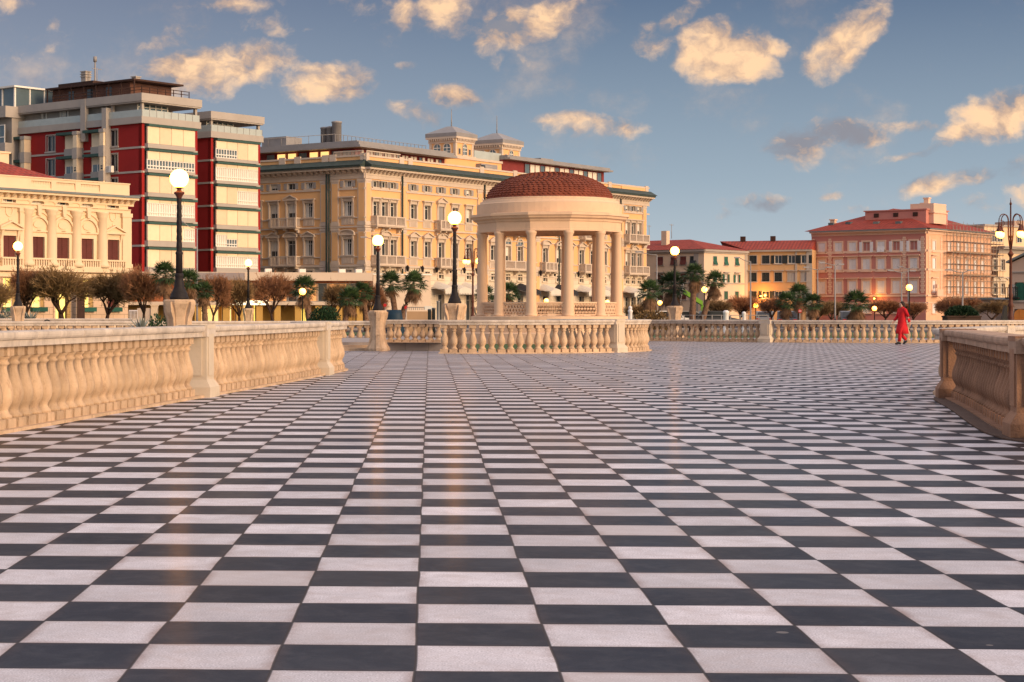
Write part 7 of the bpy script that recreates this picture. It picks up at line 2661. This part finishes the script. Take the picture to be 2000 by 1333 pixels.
# arched thing resting behind the left balustrade: back of a bench hoop
bh = thing('bench', (xat(92, 72), 72, 0), 'dark bench with a rounded hoop back before the villa balustrade', 'bench')
m = MB(); m.tube([(.22 * cos(pi * k / 10), 0, .55 + (zat(625.5, 72) - .55) * sin(pi * k / 10)) for k in range(11)], .03, 6)
for s in (-1, 1): m.tube([(s * .22, 0, .55), (s * .22, 0, .40)], .03, 6)
m.build('hoop_back', [M['iron']], bh)
m = MB(); m.box(-.26, .26, -.5, .02, .36, .42); m.build('seat', [M['dark_wood']], bh)
m = MB(); m.box(-.03, .03, -.03, .03, 0, .36); lg = m.mesh('leg', [M['iron']])
for x in (-.2, .2):
    for y in (-.42, -.03): put(lg, 'leg', bh, (x, y, 0))

# ================================================================ the person in red
def person(loc, rz, lab):
    root = thing('person', loc, lab, 'person', None, rz)
    J = {}
    V_, E_, R_ = [], [], []
    def add(p, r, parent=None):
        V_.append(p); R_.append(r)
        if parent is not None: E_.append((parent, len(V_) - 1))
        return len(V_) - 1
    pel = add((0, 0, .90), (.125, .105))
    sp = add((0, 0, 1.06), (.115, .09), pel); ch = add((.0, 0, 1.25), (.135, .10), sp); up = add((0, 0, 1.36), (.10, .08), ch)
    nk = add((.015, 0, 1.435), (.05, .05), up); jaw = add((.03, 0, 1.49), (.062, .07), nk); hd = add((.025, 0, 1.57), (.078, .088), jaw); tp_ = add((.01, 0, 1.635), (.05, .06), hd)
    nose = add((.125, 0, 1.535), (.012, .012), hd)
    for s, kx_, ky_, kz_, ax_, az_, tx_, tz_ in ((1, .15, .095, .50, .20, .10, .34, .035), (-1, .06, -.095, .49, -.24, .17, -.16, .045)):
        hip = add((0, s * .085, .86), (.085, .085), pel)
        th = add((kx_ * .5, s * .09, .68), (.075, .075), hip); kn = add((kx_, ky_, kz_), (.055, .055), th); cf = add(((kx_ + ax_) / 2 - .02, ky_, (kz_ + az_) / 2 + .05), (.052, .052), kn)
        an = add((ax_, ky_, az_), (.036, .036), cf); add((tx_, ky_, tz_), (.032, .03), an)
    for s, ex, ez, wx, wy, wz in ((1, -.11, 1.10, -.15, .25, .87), (-1, .05, 1.10, .22, -.20, .93)):
        shd = add((0, s * .155, 1.355), (.062, .062), up); el = add((ex, s * .215, ez), (.043, .043), shd); wr = add((wx, wy, wz), (.027, .027), el)
        d = Vector((wx - ex, wy - s * .215, wz - ez)).normalized()
        pm2 = add(tuple(Vector((wx, wy, wz)) + d * .055), (.036, .018), wr)
        side = d.cross(Vector((0, 1, 0))).normalized()
        pe = Vector(V_[pm2])
        for k, (o_, l_) in enumerate(((-.027, .062), (-.009, .072), (.010, .067), (.027, .052))):
            a_ = add(tuple(pe + side * o_ + d * .035), (.0095, .0095), pm2); b_ = add(tuple(pe + side * o_ + d * (.035 + l_ * .6) + Vector((0, -s * .008, 0))), (.0085, .0085), a_)
            add(tuple(pe + side * o_ + d * (.035 + l_) + Vector((0, -s * .025, 0))), (.007, .007), b_)
        t1_ = add(tuple(pe - side * .04 + d * .0), (.010, .010), pm2); add(tuple(pe - side * .06 + d * .04 + Vector((0, -s * .012, 0))), (.008, .008), t1_)
    me = bpy.data.meshes.new('body')
    me.from_pydata(V_, E_, []); me.update()
    o = bpy.data.objects.new('body', me); COL.objects.link(o)
    o.modifiers.new('skin', 'SKIN'); sb = o.modifiers.new('sub', 'SUBSURF'); sb.levels = 1; sb.render_levels = 1
    if not me.skin_vertices: me.attributes
    sv = me.skin_vertices[0].data if len(me.skin_vertices) else None
    if sv is None:
        bm_ = __import__('bmesh').new(); bm_.from_mesh(me); lay = bm_.verts.layers.skin.verify()
        bm_.verts.ensure_lookup_table()
        for i, v in enumerate(bm_.verts):
            v[lay].radius = R_[i]; v[lay].use_root = (i == 0)
        bm_.to_mesh(me); bm_.free()
    else:
        for i, v in enumerate(sv): v.radius = R_[i]; v.use_root = (i == 0)
    dg = bpy.context.evaluated_depsgraph_get()
    nm = bpy.data.meshes.new_from_object(o.evaluated_get(dg)); nm.name = 'body'
    o.modifiers.clear(); o.data = nm
    nm.materials.clear(); nm.materials.append(M['skin'])
    for p in nm.polygons: p.use_smooth = True
    o.parent = root
    # long red coat over the body, open vent at the back
    m = MB()
    rings = []
    prof = [(.42, .255, .225), (.60, .225, .20), (.80, .175, .185), (.98, .145, .165), (1.08, .135, .155), (1.22, .15, .185), (1.33, .125, .195), (1.40, .085, .13), (1.45, .075, .085), (1.47, .085, .09)]
    for i, (z, a, b) in enumerate(prof):
        rings.append([m.vert((a * cos(2 * pi * k / 24) * (1 + (.10 * sin(6 * pi * k / 12) if i < 2 else 0)), b * sin(2 * pi * k / 24), z)) for k in range(24)])
    for A_, B_ in zip(rings, rings[1:]):
        for k in range(24): m.face([A_[k], A_[(k + 1) % 24], B_[(k + 1) % 24], B_[k]], 0, True)
    m.face(rings[0][::-1])
    for s, ex, ez, wx, wy, wz in ((1, -.11, 1.10, -.15, .25, .87), (-1, .05, 1.10, .22, -.20, .93)):
        m.tube([(0, s * .13, 1.37), (0, s * .175, 1.345), (ex * .5, s * .20, 1.22), (ex, s * .22, ez), ((ex + wx) / 2, (s * .215 + wy) / 2, (ez + wz) / 2), (wx, wy, wz)], [.07, .078, .068, .06, .055, .05], 12)
    m.build('coat', [M['red_coat']], root)
    m = MB()
    for ky_, kx_, kz_, ax_, az_ in ((.095, .15, .50, .20, .10), (-.095, .06, .49, -.24, .17)):
        m.tube([(0, ky_ * .9, .84), (kx_ * .5, ky_, .68), (kx_, ky_, kz_), ((kx_ + ax_) / 2, ky_, (kz_ + az_) / 2), (ax_, ky_, az_ + .02)], [.10, .092, .075, .068, .06], 12)
    m.build('trousers', [M['red_coat']], root)
    for ky_, ax_, az_, tx_, tz_ in ((.095, .20, .10, .34, .035), (-.095, -.24, .17, -.16, .045)):
        m = MB(); m.tube([(ax_ - .05, ky_, az_ - .055 if az_ < .12 else az_ - .03), (ax_ + .03, ky_, (az_ + tz_) / 2), (tx_, ky_, tz_), (tx_ + .05, ky_, tz_ - .003)], [.042, .052, .042, .02], 10); m.build('shoe', [M['dark_cloth']], root)
    m = MB(); m.sphere((-.012, 0, 1.585), .105, 16, 10, 0, (.95, .88, .95))
    m.lathe([(.05, 1.40), (.085, 1.46), (.095, 1.54), (.05, 1.58)], -.045, 0, 12)
    m.build('hair', [M['hair']], root)
    for s in (-1, 1):
        m = MB(); m.sphere((.098, s * .032, 1.555), .012, 8, 6); m.build('eye', [M['dark_cloth']], root)
    return root

person((xat(1762, 72.6), 72.6, .004), radians(200), 'person in a long red coat walking before the far balustrade')
